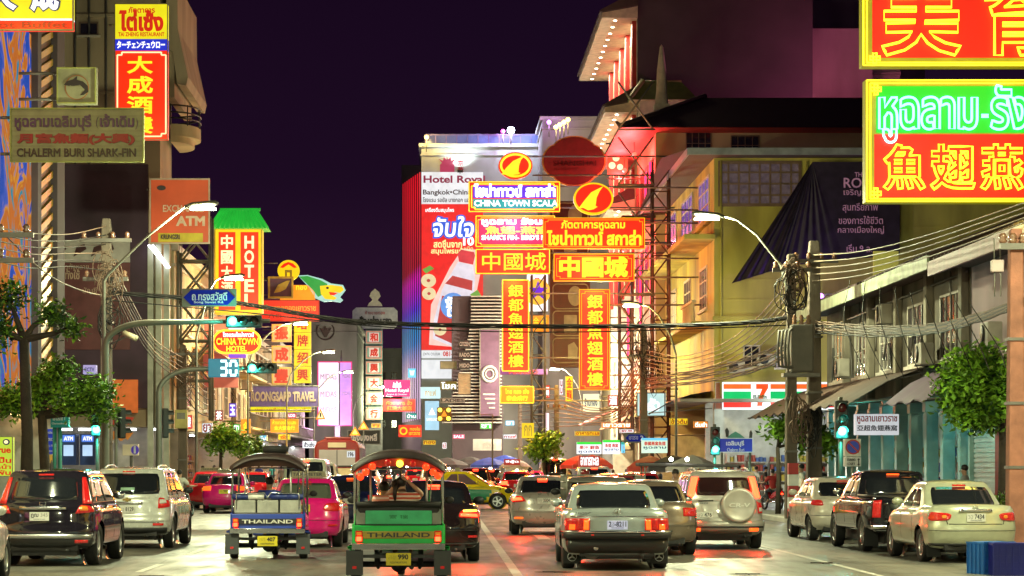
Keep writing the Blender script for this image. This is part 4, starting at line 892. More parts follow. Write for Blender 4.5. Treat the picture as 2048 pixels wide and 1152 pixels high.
def upper_blue(root, W, P, MS):
    for sx in (-.43, 0, .43):
        b = MB(); b.prismx([(.05, .875), (.10, .875), (.13, 1.12), (.08, 1.12)], sx-.20, sx+.20); b.build('back_panel', mat('grey_vinyl', (.36, .36, .33), .5, bump=.3, sc=5), root, bevel=.02)
    for i, sx in enumerate((-.52, -.22, .22, .52)):
        b = MB(); b.tube([(sx-.15, .1, 1.18), (sx+.15, .1, 1.18)], .055, 10); b.build('seat_roll', mat('blue_vinyl', (.02, .04, .20), .4) if i != 1 else M_white, root)
    b = MB(); b.tube([(-W+.1, .07, .90), (-W+.1, .04, 1.24), (-.06, .04, 1.26), (0, .04, 1.16), (.06, .04, 1.26), (W-.1, .04, 1.24), (W-.1, .07, .90)], .014, 7); b.build('luggage_rail', M_chrome, root)
    b = MB(); b.box(-.62, .62, .02, .08, .86, .885); b.build('ledge', M_chrome, root)
M_vin = mat('dark_vinyl', (.03, .025, .03), .4)
DK = mat('dark_letter', (.05, .06, .05), .5)
tuk('bright green tuk-tuk with red marker lamps under its canopy and a yellow plate', 797, 35.8, 0, PGr, DK, M_vin, 'สข 990', True, upper_green)
tuk('blue tuk-tuk with grey seat panels and a spare tyre on its dark canopy', 535, 44.3, radians(.6), PBl, M_white, M_vin, 'สค 407', False, upper_blue, True, word_bg=mat('black_board', (.02, .02, .03), .5))
sitk = ((-.12, .40, -.02, -.12, .42, -.42), (.12, .40, -.02, .12, .42, -.42))
person('passenger in a red and white striped shirt raising one hand to their hair', (PX(806, 36.4), 36.32, .86), 0, stripes('candy', (.78, .70, .60), (.60, .10, .06), 5), C_jean, H=1.62, arms=((-.27, .12, .22, -.12, .2, .30), (.32, -.02, .48, .10, -.10, .68)), kn=sitk, sit=True, head=-.05)
person('passenger with a dark ponytail leaning against the one in stripes, on the green tuk-tuk', (PX(774, 36.4), 36.34, .83), 0, stripes('pale', (.70, .55, .50), (.6, .22, .16), 5), C_dark, H=1.60, kn=sitk, sit=True, hair='tail', head=.28, arms=((-.26, .1, .2, -.2, .3, .1), (.24, .1, .22, .18, .3, .1)))
person('driver in a green vest at the handlebar of the green tuk-tuk', (PX(768, 37.3), 37.5, .78), 0, cloth('green', (.05, .18, .05)), C_dark, H=1.62, kn=sitk, sit=True, arms=((-.30, .15, .2, -.34, .38, .22), (.30, .15, .2, .34, .38, .22)))
person('driver in a blue shirt seen from behind in the blue tuk-tuk', (PX(540, 46), 45.9, .80), 0, C_blue, C_dark, H=1.66, kn=sitk, sit=True, arms=((-.30, .15, .2, -.34, .38, .22), (.30, .15, .2, .34, .38, .22)))
# ================================================================ people on foot and on motorbikes
person('man in a pale shirt standing between the old saloon and the spare-wheel SUV', (PX(1351, 57), 57, 0), radians(170), C_white, C_jean, H=1.70)
def motorbike(label, x, y, rz, P):
    t = thing('motorbike', label, 'motorbike', (x, y, 0), rz, 'motorbikes in the street')
    for yy in (-.62, .62):
        wb = MB(); wb.lathe([(.24, -.04), (.28, -.03), (.295, 0), (.28, .03), (.24, .04), (.24, -.04)], 'x', 24); w_ = wb.build('wheel', M_black, t, loc=(0, yy, .295))
        r = MB(); r.lathe([(.245, -.015), (.225, 0), (.245, .015)], 'x', 24)
        for i in range(6): a = 2*pi*i/6; r.tube([(0, 0, 0), (0, .23*cos(a), .23*sin(a))], .01, 5)
        r.build('rim', M_alloy, w_)
    b = MB(); b.prismx([(-.75, .72), (-.55, .55), (-.1, .42), (.2, .45), (.35, .80), (.45, .98), (.30, 1.0), (.18, .62), (-.05, .55), (-.2, .68), (-.7, .80)], -.12, .12); b.build('fairing', P, t, bevel=.04)
    b = MB(); b.prismx([(-.72, .80), (-.15, .72), (.05, .74), (.02, .80), (-.3, .80), (-.7, .87)], -.13, .13); b.build('seat', M_vin, t, bevel=.03)
    b = MB(); b.tube([(-.34, .28, 1.05), (-.15, .38, 1.0), (.15, .38, 1.0), (.34, .28, 1.05)], .016, 7); b.tube([(.06, .38, 1.0), (.06, .62, .3)], .022, 7); b.tube([(-.06, .38, 1.0), (-.06, .62, .3)], .022, 7); b.tube([(.1, -.62, .3), (.1, .0, .35)], .03, 7); b.tube([(-.12, -.85, .38), (-.12, -.1, .30)], .045, 8); b.build('fork', M_chrome, t)
    b = MB(); b.box(-.05, .05, -.82, -.76, .62, .68); b.build('tail_light', M_lit_lens, t, bevel=.01)
    return t
ride = ((-.13, .30, -.12, -.14, .12, -.50), (.13, .30, -.12, .14, .12, -.50)); hold = ((-.28, .2, .22, -.32, .46, .22), (.28, .2, .22, .32, .46, .22))
for i, (px, d, lab, sh) in enumerate(((1544, 93, 'in a dark red shirt by the red and white post', C_red), (360, 79, 'in a white shirt left of the magenta taxi', C_white), (1170, 66, 'in a dark jacket right of the cream minibus', C_dark), (1060, 118, 'in a purple shirt beyond the silver saloon', cloth('purple', (.2, .05, .3))), (1005, 120, 'in a grey shirt beyond the green taxi bonnet', C_grey))):
    rz = radians((20, -25, 0, 5, -8)[i]); x = PX(px, d)
    motorbike('motorbike ridden by the person '+lab, x, d, rz, (PR, PWt, MATS['paint_navy'], MATS['paint_maroon'], P)[i])
    person('rider '+lab, (x, d-.15, .86), rz, sh, C_dark, H=1.66, sit=True, kn=ride, arms=hold, fingers=True, cap=(None if i < 2 else mat('helmet_%d' % i, ((.3, .02, .02), (.02, .02, .02), (.4, .4, .4))[i-2], .2, coat=1)), group=None)
for px, d, lab, sh, rz in ((1478, 104, 'pedestrian in a blue shirt at the convenience shop corner', C_blue, 40), (1512, 100, 'pedestrian in a white shirt under the blue bilingual street sign', C_white, -60), (1604, 78, 'pedestrian in a white shirt beside the concrete poles', C_white, 90), (563, 150, 'pedestrian in a grey shirt on the left pavement', C_grey, 160), (1215, 122, 'pedestrian in a red shirt by the stalls', C_red, 120), (1320, 112, 'pedestrian in a dark shirt under the flood-lit stall', C_dark, 70), (468, 118, 'pedestrian in a dark shirt by the left shop windows', C_dark, 150), (1930, 60, 'pedestrian in a grey shirt in front of the steel shutter', C_grey, 85)):
    person(lab, (PX(px, d), d, .14 if not -9 < PX(px, d) < 10.6 else 0), radians(rz), sh, C_jean, H=random.uniform(1.58, 1.74))

CL = [C_red, C_white, C_blue, cloth('teal', (.03, .25, .25)), cloth('yellow', (.5, .36, .05)), C_grey, cloth('pink', (.55, .2, .25)), C_dark]
NM = ['red', 'white', 'blue', 'teal', 'yellow', 'grey', 'pink', 'dark']
for i, (px, d, wh) in enumerate(((1226, 121, 'just right of the seafood stall'), (1254, 118, 'below the lane name sign'), (1276, 116, 'between the two red umbrellas'), (1400, 94, 'left of the upright signal at the blue bilingual sign'), (1420, 101, 'in front of the convenience shop shelves'), (1452, 106, 'behind the blue bilingual sign'), (1496, 109, 'at the convenience shop door'), (1530, 110, 'far right along the convenience shop shelves'), (404, 121, 'beside the slim pole at the left junction corner'), (428, 132, 'under the small left street tree'), (518, 152, 'under the farther left street tree'), (545, 168, 'left of the little white board'), (1140, 133, 'at the thin pole by the small round tree'), (1000, 163, 'at the blue umbrellas'), (920, 170, 'by the dark umbrellas'), (1640, 80, 'beside the teal shop front columns'))):
    x = PX(px, d); person('pedestrian in a %s shirt %s' % (NM[i % 8], wh), (x, d, .14 if not KL < x < KR else 0), radians(37*i), CL[i % 8], C_jean if i % 2 else C_dark, H=1.56+.03*(i % 6), hair='long' if i % 3 == 0 else 'short', lean=.05)
# ================================================================ signs
def E(n, c, s=1.0, **k): return lit('lit_'+n, c, s, **k)
E_red = E('red', (1, .010, .002), 1.0); E_redo = E('red_orange', (1, .022, .002), 1.0); E_dred = E('dark_red', (.5, .012, .006), .7); E_yel = E('yellow', (1, .66, .005), 1.0); E_ygr = E('yellow_green', (.80, .72, .01), 1.05)
E_let = E('letter_yellow', (1, .80, .02), 1.15, samp=False); E_letc = E('letter_cream', (1, .88, .45), 1.25, samp=False); E_letr = E('letter_red', (.75, .02, .005), .8, samp=False); E_wht = E('white', (.92, .95, 1), 1.2); E_lw = E('letter_white', (1, 1, 1), 1.4, samp=False)
E_blue = E('blue', (.01, .03, .65), .9); E_pur = E('purple', (.13, .02, .75), 1.0); E_teal = E('teal', (.0, .42, .36), .9); E_cy = E('cyan', (.15, .62, .9), 1.1); E_or = E('orange', (1, .30, .01), 1.1); E_grn = E('green', (.02, .85, .05), 1.0); E_mag = E('magenta', (1, .01, .22), 1.0); E_pink = E('pink', (1, .80, .97), 1.2)
N_yel = lit('neon_yellow', (1, .66, .012), 1.35, base=(.6, .5, .1)); N_big = lit('neon_yellow_big', (1, .76, .015), 2.4, base=(.6, .5, .1)); N_cyan = lit('neon_cyan', (.30, .95, 1), 2.6); N_red = lit('neon_red', (1, .02, .10), 3.5); N_vio = lit('neon_violet', (.45, .40, 1), 2.4, samp=False); N_wht = lit('neon_white', (.85, .9, 1), 2.4, samp=False)
D_brown = mat('letter_brown', (.05, .02, .025), .5); D_cream = mat('board_cream', (.30, .31, .19), .6, bump=.1); D_grey = mat('board_grey', (.42, .40, .38), .6); D_ink = mat('board_ink', (.03, .025, .03), .5); D_redp = mat('board_red', (.42, .03, .03), .5); D_maroon = mat('board_maroon', (.10, .012, .015), .5); D_navy = mat('board_navy', (.02, .03, .20), .4); D_gold = mat('gilt', (.55, .38, .08), .35, .6); D_white = mat('board_white', (.62, .62, .58), .5); D_mauve = mat('board_mauve', (.10, .055, .10), .5)
GLOW = {'white characters': (1, 0.75, 0.1, 700), 'highest on the left': (1, 0.3, 0.06, 900), 'small green tiled roof': (1, 0.35, 0.04, 900), 'yellow rim': (1, 0.35, 0.05, 500), 'gold lettering behind the traffic signal': (1, 0.15, 0.04, 700), 'fashion advertising box': (1, 0.5, 0.85, 2500), 'top of the left stack': (0.5, 0.3, 1, 700), 'third in the left stack': (1, 0.25, 0.03, 900), 'left of the pair': (1, 0.22, 0.03, 1100), 'yellow Thai writing': (1, 0.16, 0.03, 1400), 'below the long Thai one': (1, 0.16, 0.03, 1100), 'right of the pair': (1, 0.14, 0.03, 1500), 'upper of the pair': (1, 0.25, 0.03, 1800), 'characters on red': (0.8, 0.7, 0.1, 1500), 'with a seven logo': (0.8, 1, 0.85, 900), 'left of the tall hotel': (1, 0.1, 0.3, 900), 'below the travel board': (1, 0.5, 0.05, 700), 'under the left vertical sign': (1, 0.4, 0.03, 700)}      # light that the brightest signs throw on their surroundings: colour, watts
def sign(name, label, d, panels=(), texts=(), frames=(), polys=(), br=None, depth=.3, cat='sign', group=None, back=None, posts=None, yaw=0., box=None, glow=None):
    glow = glow or next((g for k, g in GLOW.items() if k in label), None)
    allp = [p[:4] for p in panels]+[(min(q[0] for q in pl[0]), min(q[1] for q in pl[0]), max(q[0] for q in pl[0]), max(q[1] for q in pl[0])) for pl in polys]
    if box: allp = [box]
    x0, y0, x1, y1 = min(p[0] for p in allp), min(p[1] for p in allp), max(p[2] for p in allp), max(p[3] for p in allp)
    cx, cz = PX((x0+x1)/2, d), PZ((y0+y1)/2, d); g = d/F
    root = thing(name, label, cat, (cx, d, cz), yaw, group)
    X = lambda px: PX(px, d)-cx
    Z = lambda py: PZ(py, d)-cz
    for i, p in enumerate(panels):
        b = MB(); dy = .004*i; b.box(X(p[0]), X(p[2]), -dy, depth-.01*i, Z(p[3]), Z(p[1])); b.build('panel', p[4], root, bevel=.012)
    for pl in polys:
        pts, m, nm = pl[:3]; yo = pl[3] if len(pl) > 3 else 0; dd = pl[4] if len(pl) > 4 else .03
        b = MB(); b.prism([(X(a), Z(c)) for a, c in pts], -yo-(dd if dd < .1 else 0), -yo+(dd if dd >= .1 else 0)); b.build(nm, m, root)
    for f in frames:
        a0, b0, a1, b1, wd, m = f[:6]; st = f[6] if len(f) > 6 else 'bar'; b = MB(); t = wd*g; xa, xb, za, zb = X(a0), X(a1), Z(b1), Z(b0)
        if st == 'bar':
            b.box(xa, xb, -.07, .0, zb-t, zb); b.box(xa, xb, -.07, .0, za, za+t); b.box(xa, xa+t, -.065, .0, za+t, zb-t); b.box(xb-t, xb, -.065, .0, za+t, zb-t)
        if st in ('neon', 'notch'):
            k = (f[7] if len(f) > 7 else 8)*g; r = t/2
            if st == 'notch': P_ = [(xa+k, za), (xb-k, za), (xb-k, za+k*.6), (xb, za+k*.6), (xb, zb-k*.6), (xb-k, zb-k*.6), (xb-k, zb), (xa+k, zb), (xa+k, zb-k*.6), (xa, zb-k*.6), (xa, za+k*.6), (xa+k, za+k*.6)]
            else: P_ = [(xa, za), (xb, za), (xb, zb), (xa, zb)]
            for i in range(len(P_)): b.tube([(P_[i-1][0], -.05, P_[i-1][1]), (P_[i][0], -.05, P_[i][1])], r, 6)
        b.build('frame', m, root)
    by = {}
    for t in texts:
        s, a0, b0, a1, b1, m = t[:6]; kw = dict(t[6]) if len(t) > 6 else {}; yo = kw.pop('yo', .01+.005*len(panels))
        mb = by.setdefault(m.name, (MB(), m))[0]; text(mb, s, X(a0), X(a1), Z(b1), Z(b0), -yo, **kw)
    for mb, m in by.values(): mb.build('lettering', m, root)
    if glow:
        li = bpy.data.lights.new('sign_glow', 'POINT'); li.color = glow[:3]; li.energy = glow[3]*(.7 if d > 60 else .05); li.shadow_soft_size = .5; o = bpy.data.objects.new('sign_glow', li); COL.objects.link(o); o.parent = root; o.location = (0, -2.6, Z(y1)*1.1-.4)
    if br:
        b = MB()
        for zz in (Z(y0)*.7, Z(y1)*.7):
            if br == 'L': b.tube([(X(x0), depth*.5, zz), (BL-cx, depth*.5, zz)], .05, 6)
            elif br == 'R': b.tube([(X(x1), depth*.5, zz), (BR-cx, depth*.5, zz)], .05, 6)
            elif br == 'B': b.tube([(0, depth, zz), (0, depth+1.2, zz)], .05, 6)
        if br == 'D': b.tube([(0, depth*.5, Z(y1)), (0, depth*.5, .0-cz)], .06, 8)
        b.build('bracket', M_steel, root)
    return root, X, Z
def ring(cx, cz, rx, rz, n=32): return [(cx+rx*cos(2*pi*i/n), cz+rz*sin(2*pi*i/n)) for i in range(n)]
B3 = dict(bold=.03); B2 = dict(bold=.02); B4 = dict(bold=.045)
# ---- left side
sign('shop_sign', 'yellow and red restaurant sign cut off by the top corner of the view, white characters', 62, [(-60, -45, 146, 37, E_ygr), (-60, 37, 146, 41, E_wht), (-60, 41, 146, 60, E_red)],
     [('大', -35, -40, 38, 25, D_navy, dict(bold=.09)), ('成', 58, -40, 122, 27, D_navy, dict(bold=.09)), ('大', -30, -35, 34, 21, E_lw, dict(bold=.04, yo=.06)), ('成', 62, -35, 118, 23, E_lw, dict(bold=.04, yo=.06)), ('Hot Buffet', -30, 44, 136, 56, E_dred, dict(bold=.01))], [(-60, -45, 148, 62, 3, M_steel)], br='L')
sign('shop_sign', 'tall red, blue and yellow restaurant sign with a cream border hanging highest on the left', 92, [(230, 8, 335, 78, E_ygr), (230, 78, 335, 101, E_blue), (231, 101, 335, 278, E_redo)],
     [('ภัตตาคาร', 257, 14, 310, 26, E_letr, B2), ('ไต่เซ้ง', 238, 20, 327, 63, E_letr, B4), ('TAI ZHENG RESTAURANT', 237, 65, 329, 73, E_letr, B2), ('ターチェンチュウロー', 234, 82, 330, 97, E_lw, B3), ('大成酒樓', 254, 110, 306, 270, E_let, dict(vert=True, bold=.025))],
     [(235, 105, 332, 273, 3, E_letc, 'notch', 9), (229, 7, 336, 280, 1.5, M_steel)], br='L', depth=.45)
sign('sign_box', 'small square unlit sign box with a fish drawn in a ring', 71, [(113, 134, 193, 208, D_cream)], [], [(114, 135, 192, 207, 2, mat('faded_green_rim', (.35, .38, .10), .5))],
     [(rrect(130, 178, 150, 200, 24, 8), mat('faded_ring', (.35, .14, .05), .5), 'ring', .012, .006), (rrect(132, 176, 152, 198, 22, 8), D_cream, 'disc', .018, .006),
      ([(128, 170), (134, 163), (146, 159), (155, 152), (154, 160), (166, 163), (176, 172), (177, 184), (168, 190), (160, 191), (166, 184), (170, 180), (160, 170), (148, 172), (138, 172)], D_ink, 'fish', .026, .006),
      ([(140, 171), (150, 174), (160, 172), (168, 180), (160, 182), (148, 180), (140, 176)], D_cream, 'fish_belly', .034, .006)], br='L')
t, X, Z = sign('shop_sign', 'long unlit cream shark fin sign with purple, red and brown lettering', 68, [(22, 218, 286, 322, D_cream)],
     [('หูฉลามเฉลิมบุรี (เจ้าเดิม)', 30, 228, 276, 262, mat('letter_purple', (.09, .03, .12), .5), dict(bold=.03, th=.05)), ('月宮魚麵(大興)', 34, 267, 270, 290, mat('letter_maroon', (.30, .01, .02), .5), dict(bold=.05, th=.05)), ('CHALERM BURI SHARK-FIN', 34, 297, 272, 314, D_brown, dict(bold=.02, th=.05))],
     [(20, 216, 288, 325, 3, mat('faded_green_rim2', (.30, .34, .10), .5))], br='L', depth=.35)
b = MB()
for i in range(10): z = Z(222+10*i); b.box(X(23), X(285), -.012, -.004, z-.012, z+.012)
b.build('slats', mat('slat_cream', (.26, .25, .16), .6), t)  # slats slightly darker than the cream board
sign('bank_sign', 'reddish exchange and cash machine sign under the left street lamp', 104, [(302, 359, 418, 486, mat('bank_red', (.34, .05, .015), .5, em=(.45, .06, .015), es=.42, var=.3, sc=.5)), (316, 466, 406, 484, mat('bank_yellow', (.45, .36, .02), .5))],
     [('EXCHANGE', 326, 410, 406, 424, mat('letter_pale', (.55, .40, .30), .5), B2), ('ATM', 352, 432, 410, 452, MATS['letter_pale'], B4), ('KRUNGSRI', 322, 469, 360, 479, D_ink, B3)],
     [(299, 357, 420, 488, 3, mat('sign_edge', (.35, .32, .26), .4, .4))], [(ring(323, 376, 9, 5), D_ink, 'emblem', .02)], br='L')
t, X, Z = sign('hotel_sign', 'red hotel sign under a small green tiled roof', 130, [(429, 457, 524, 627, E_yel), (437, 464, 471, 620, E_redo), (481, 464, 517, 620, E_redo)],
     [('中國大酒', 442, 468, 466, 592, E_letc, dict(vert=True, bold=.025)), ('HOTEL', 489, 470, 508, 615, E_letc, dict(vert=True, bold=.03))], [(428, 456, 525, 628, 3, D_gold)], br='L', depth=1.2)
b = MB(); E_tile = E('roof_green', (.03, .75, .06), .55)
for dy, m in ((-.3, 0),):
    V = [(X(419), -.5, Z(458)), (X(538), -.5, Z(458)), (X(513), .3, Z(421)), (X(440), .3, Z(421)), (X(419), 1.7, Z(458)), (X(538), 1.7, Z(458)), (X(513), .9, Z(419)), (X(440), .9, Z(419))]
    b.add(V, [(0, 1, 2, 3), (5, 4, 7, 6), (4, 0, 3, 7), (1, 5, 6, 2), (3, 2, 6, 7), (4, 5, 1, 0)])
for i in range(13):
    u = i/12; b.tube([(lerp(X(420), X(537), u), -.54, Z(458)), (lerp(X(440), X(513), u), .28, Z(421))], .07, 6)
b.tube([(X(438), .6, Z(419)), (X(515), .6, Z(419))], .14, 8); b.tube([(X(515), .6, Z(419)), (X(519), .6, Z(414))], [.12, .03], 6)
b.build('tiled_roof', E_tile, t)
sign('hotel_sign', 'oval neon hotel sign with red letters and a yellow rim', 122, [], [('โรงแรมไชน่าทาวน์', 446, 664, 508, 674, N_wht, dict(bold=.02, yo=.10)), ('CHINA TOWN', 433, 676, 517, 690, N_yel, dict(bold=.03, yo=.10)), ('HOTEL', 453, 692, 494, 703, N_yel, dict(bold=.03, yo=.10))], [],
     [(rrect(425, 523, 659, 708, 24, 8), N_yel, 'rim', 0, .05), (rrect(429, 519, 663, 704, 22, 8), E_redo, 'panel', .03, .05), (rrect(457, 492, 653, 659, 2), E_wht, 'tab', 0), (rrect(457, 492, 708, 716, 2), E_pur, 'tab', 0)], br='L')
sign('shop_sign', 'round yellow sign with an arched gateway emblem above the dragon head', 172, [], [], [], [(ring(577, 541, 22, 21), E_yel, 'disc', 0, .3), ([(560, 535), (568, 527), (577, 524), (586, 527), (594, 535), (588, 536), (577, 529), (566, 536)], E_red, 'arch', .02), ([(570, 540), (584, 540), (584, 553), (580, 553), (580, 545), (574, 545), (574, 553), (570, 553)], D_gold, 'gate', .02)], br='L')
sign('shop_sign', 'brown square sign with an open book emblem', 168, [(537, 554, 586, 596, D_mauve)], [], [(536, 553, 587, 597, 4, D_gold)], [([(548, 586), (556, 570), (572, 562), (580, 561), (572, 578), (560, 584)], D_gold, 'book', .03)], br='L')
sign('dragon_sign', 'lit dragon head sign, green and gold, projecting from the left shops', 174, [(560, 570, 630, 605, E_or)], [('ทอง', 592, 571, 614, 580, E_let, B3)], [],
     [([(596, 551), (615, 550), (645, 558), (662, 567), (686, 570), (691, 580), (685, 588), (680, 594), (686, 600), (680, 605), (664, 602), (648, 604), (630, 596), (618, 575)], E('pale_cyan', (.45, .85, .75), .8), 'outline', 0, .25),
      ([(598, 553), (615, 552), (640, 560), (655, 568), (648, 588), (636, 594), (626, 580), (612, 566)], E('dragon_green', (.02, .42, .06), .8), 'mane', .02), ([(640, 572), (662, 570), (684, 573), (688, 580), (680, 586), (670, 584), (662, 590), (674, 596), (668, 600), (650, 598), (642, 588)], E_yel, 'face', .03),
      ([(658, 584), (676, 586), (668, 591), (660, 590)], E_red, 'mouth', .07), (ring(655, 576, 3, 2.4, 10), D_ink, 'eye', .07)], br='L')
sign('shop_sign', 'long red sign board with gold lettering behind the traffic signal', 166, [(523, 601, 638, 642, mat('lit_deep_red', (.4, .02, .01), .4, em=(.62, .02, .012), es=.8))], [('ห้างขายทองเยาวราช', 530, 608, 632, 622, D_gold, B2), ('ภัตตาคาร', 536, 625, 622, 636, D_redp, B2)], [(522, 600, 639, 643, 2, E_dred)], br='L')
for i, ch in enumerate('塔牌绍興'):
    y = 631+34*i; sign('sign_tile', 'yellow square sign bearing the character '+ch+', one of four hung in a column', 172, [(588, y, 622, y+33, E_yel)], [(ch, 594, y+5, 616, y+28, E_letr, B3)], [(589, y+1, 621, y+32, 2, E_ygr)], br='L', group='yellow character tiles', cat='sign')
for i, ch in enumerate('振成豐'):
    y = 648+43*i; sign('sign_tile', 'tan square sign bearing the red character '+ch+' beside the yellow column', 164, [(543, y, 583, y+36, mat('tile_tan', (.40, .26, .16), .5, em=(.4, .2, .12), es=.45))], [(ch, 549, y+4, 577, y+32, E_letr, B4)], [(544, y+1, 582, y+35, 2, D_gold)], br='L', group='tan character tiles')
sign('shop_sign', 'violet-grey travel agency board with pale lettering', 160, [(496, 772, 637, 813, mat('travel_board', (.055, .035, .12), .45, em=(.10, .06, .2), es=.3))], [('ROONGSARP TRAVEL', 502, 783, 632, 803, mat('letter_sand', (.26, .20, .17), .6), B4)], [(495, 771, 638, 814, 1.5, M_steel)], br='L')
sign('shop_sign', 'yellow-green sign strip just under the violet travel board', 161, [(500, 814, 622, 824, E_ygr)], [('พระเครื่อง 1 องค์', 510, 816, 612, 822, E_letr)], br='L')
sign('shop_sign', 'amber gold-shop sign below the travel board', 158, [(541, 838, 597, 865, E_or)], [('ห้างทองไทยเฮง', 545, 840, 592, 849, E_let, B2), ('金大號金行', 548, 851, 590, 860, E_let, B3)], br='L')
sign('shop_sign', 'orange sign beside the left street trees', 140, [(482, 838, 501, 866, E_or)], [('金', 486, 843, 497, 861, E_let, B3)], br='L')
sign('warning_sign', 'small triangular lit warning sign at the corner of the travel board', 158, [], [], [], [([(641, 817), (631, 839), (651, 839)], E_or, 'border', 0, .1), ([(641, 822), (635, 836), (647, 836)], E_letc, 'panel', .02), (rrect(639.5, 642.5, 826, 834, 1), D_ink, 'mark', .05)], br='L')
t, X, Z = sign('light_box', 'tall white and pink lit fashion advertising box', 228, [(637, 725, 676, 850, E_pink), (680, 725, 703, 850, E('lilac', (.75, .35, .95), 1.0))], [('MIDAS', 641, 748, 673, 759, D_grey), ('MIDAS', 641, 783, 673, 794, D_grey), ('MIDAS', 641, 814, 673, 825, D_grey), ('MIDAS', 685, 748, 700, 756, D_grey), ('MIDAS', 685, 783, 700, 790, D_grey)], [(635, 723, 704, 852, 2, E_mag)], br=None, depth=1.5)
b = MB(); b.box(X(670), X(680), .1, 1.4, 0-t.location.z, Z(850)); b.tube([(X(682), .6, Z(723)), (X(682), .6, Z(700))], [.12, .03], 6); b.build('post', M_steel, t)
t, X, Z = sign('shop_sign', 'grey eight-cornered gold-shop sign with a carved finial on top', 262, [], [('ห้างขายทอง', 730, 621, 770, 629, D_redp, B2), ('ฮั่วเซ่งเฮง', 716, 632, 784, 650, D_ink, B4)], [],
     [([(712, 615), (788, 615), (795, 622), (795, 650), (788, 657), (712, 657), (705, 650), (705, 622)], mat('pale_board', (.42, .38, .36), .5, em=(.4, .36, .36), es=.22), 'panel', 0, .4), ([(735, 612), (738, 606), (745, 600), (739, 592), (742, 584), (750, 577), (758, 584), (761, 592), (755, 600), (762, 606), (765, 612)], mat('finial_gilt', (.5, .42, .30), .4, em=(.5, .42, .3), es=.25), 'finial', -.1, .3)])
b = MB(); b.box(X(731), X(765), .1, .5, -t.location.z, Z(657)); b.build('post', mat('post_grey', (.16, .15, .16), .6), t)
for i, ch in enumerate('和成興大金行'):
    y = 661+30.5*i; sign('sign_tile', 'grey panel bearing the red character '+ch+' in the far vertical column', 261, [(731, y, 765, y+27, mat('panel_teal', (.14, .26, .22), .5, em=(.14, .26, .22), es=.5)), (738, y+4, 758, y+23, mat('panel_pale', (.45, .36, .32), .5, em=(.62, .48, .45), es=.75))], [(ch, 740, y+5, 756, y+22, E_letr, B4)], [(732, y+1, 764, y+26, 2.5, mat('panel_trim', (.42, .16, .13), .5, em=(.5, .2, .16), es=.5))], group='far character panels')
sign('hotel_sign', 'small crimson hotel sign with a crown left of the tall hotel', 196, [(768, 760, 820, 793, E_mag)], [('Hotel Royal', 771, 777, 817, 786, E_lw, B3), ('Bangkok @ Chinatown', 774, 787, 814, 791, E_lw)], [], [([(785, 775), (787, 764), (791, 768), (794, 762), (797, 768), (801, 764), (803, 775)], E_lw, 'crown', .02)])
sign('shop_sign', 'dim red shop board below the crimson hotel sign', 194, [(766, 798, 831, 823, mat('lit_brick', (.35, .05, .03), .5, em=(.5, .06, .03), es=.45))], [('ภัตตาคาร ฮั้ว', 772, 801, 824, 810, D_gold, B2), ('紅燒大飯店', 774, 812, 824, 821, D_gold, B2)])
sign('bank_sign', 'tiny blue square sign with a white emblem left of the bottle billboard', 200, [(816, 737, 832, 755, E_cy)], [('w', 819, 741, 829, 751, E_lw, B4)])
sign('shop_sign', 'red and gold sign with a round seal above the far cars', 188, [(797, 850, 843, 874, E_red)], [('ทองใบ', 820, 854, 840, 861, E_let), ('เยาวราช', 818, 864, 840, 870, E_let)], [], [(ring(807, 862, 8, 8, 20), E_yel, 'seal', .02), (ring(807, 862, 5, 5, 16), E_red, 'seal_centre', .05)])
sign('shop_sign', 'pale cyan lit sign hung on the tall hotel, upper of two', 186, [(841, 774, 881, 797, E('pale_blue', (.55, .82, .85), 1.1))], [('กาแฟ', 850, 779, 872, 792, D_gold)])
sign('shop_sign', 'pale cyan upright lit sign below the smaller one', 184, [(850, 802, 878, 860, E('sky_blue', (.35, .65, .85), 1.0))], [('SAMSUNG', 853, 836, 875, 842, E_lw), ('▲', 857, 815, 871, 830, E_lw)])
t, X, Z = sign('warning_light', 'amber flashing warning board with four lamps', 150, [(874, 815, 903, 842, mat('amber_board', (.2, .1, .02), .5))], [], [], [(ring(880, 820, 4, 4, 14), M_lit_amber2, 'lamp', .02), (ring(897, 820, 4, 4, 14), M_lit_amber2, 'lamp', .02), (ring(880, 837, 4, 4, 14), M_lit_amber2, 'lamp', .02), (ring(897, 837, 4, 4, 14), M_lit_amber2, 'lamp', .02), ([(888.5, 820), (882, 833), (895, 833)], E_or, 'triangle', .02)])
b = MB(); b.tube([(X(903), .1, Z(830)), (X(985), .1, Z(829)), (X(985), .1, -t.location.z)], .06, 6); b.build('post', M_galv, t)
for px, py, lab in ((710, 862, 'lower'), (727, 850, 'upper')):
    sign('warning_light', lab+' of two amber warning triangles beyond the bus', 196+(py == 850)*3, [], [], [], [([(px, py-9), (px-11, py+9), (px+11, py+9)], E_or, 'border', 0, .1), ([(px, py-3), (px-5, py+6), (px+5, py+6)], M_lit_amber2, 'lamp', .02)], br='D')
sign('shop_sign', 'dark shop board with pale looped lettering behind the bus', 215, [(696, 861, 760, 888, mat('dark_board', (.05, .045, .04), .5))], [('เซ่งเฮงหลี', 702, 866, 754, 882, mat('letter_bone', (.6, .52, .42), .5, em=(.6, .5, .4), es=.3), B4)], [(695, 860, 761, 889, 1.5, D_grey)])
sign('shop_sign', 'little white board beside the bus roof', 150, [(605, 882, 632, 896, E_wht)], [('ฮั่วเซ่ง', 608, 884, 629, 894, D_navy, B3)])
for i, w_ in enumerate(('CITIZEN', 'RADO', 'MIDO')):
    y = 680+21.5*i; sign('brand_board', 'small black watch-maker board reading '+w_, 182, [(917, y, 941, y+16, M_dark)], [(w_, 919, y+4, 939, y+12, D_grey, B3)])
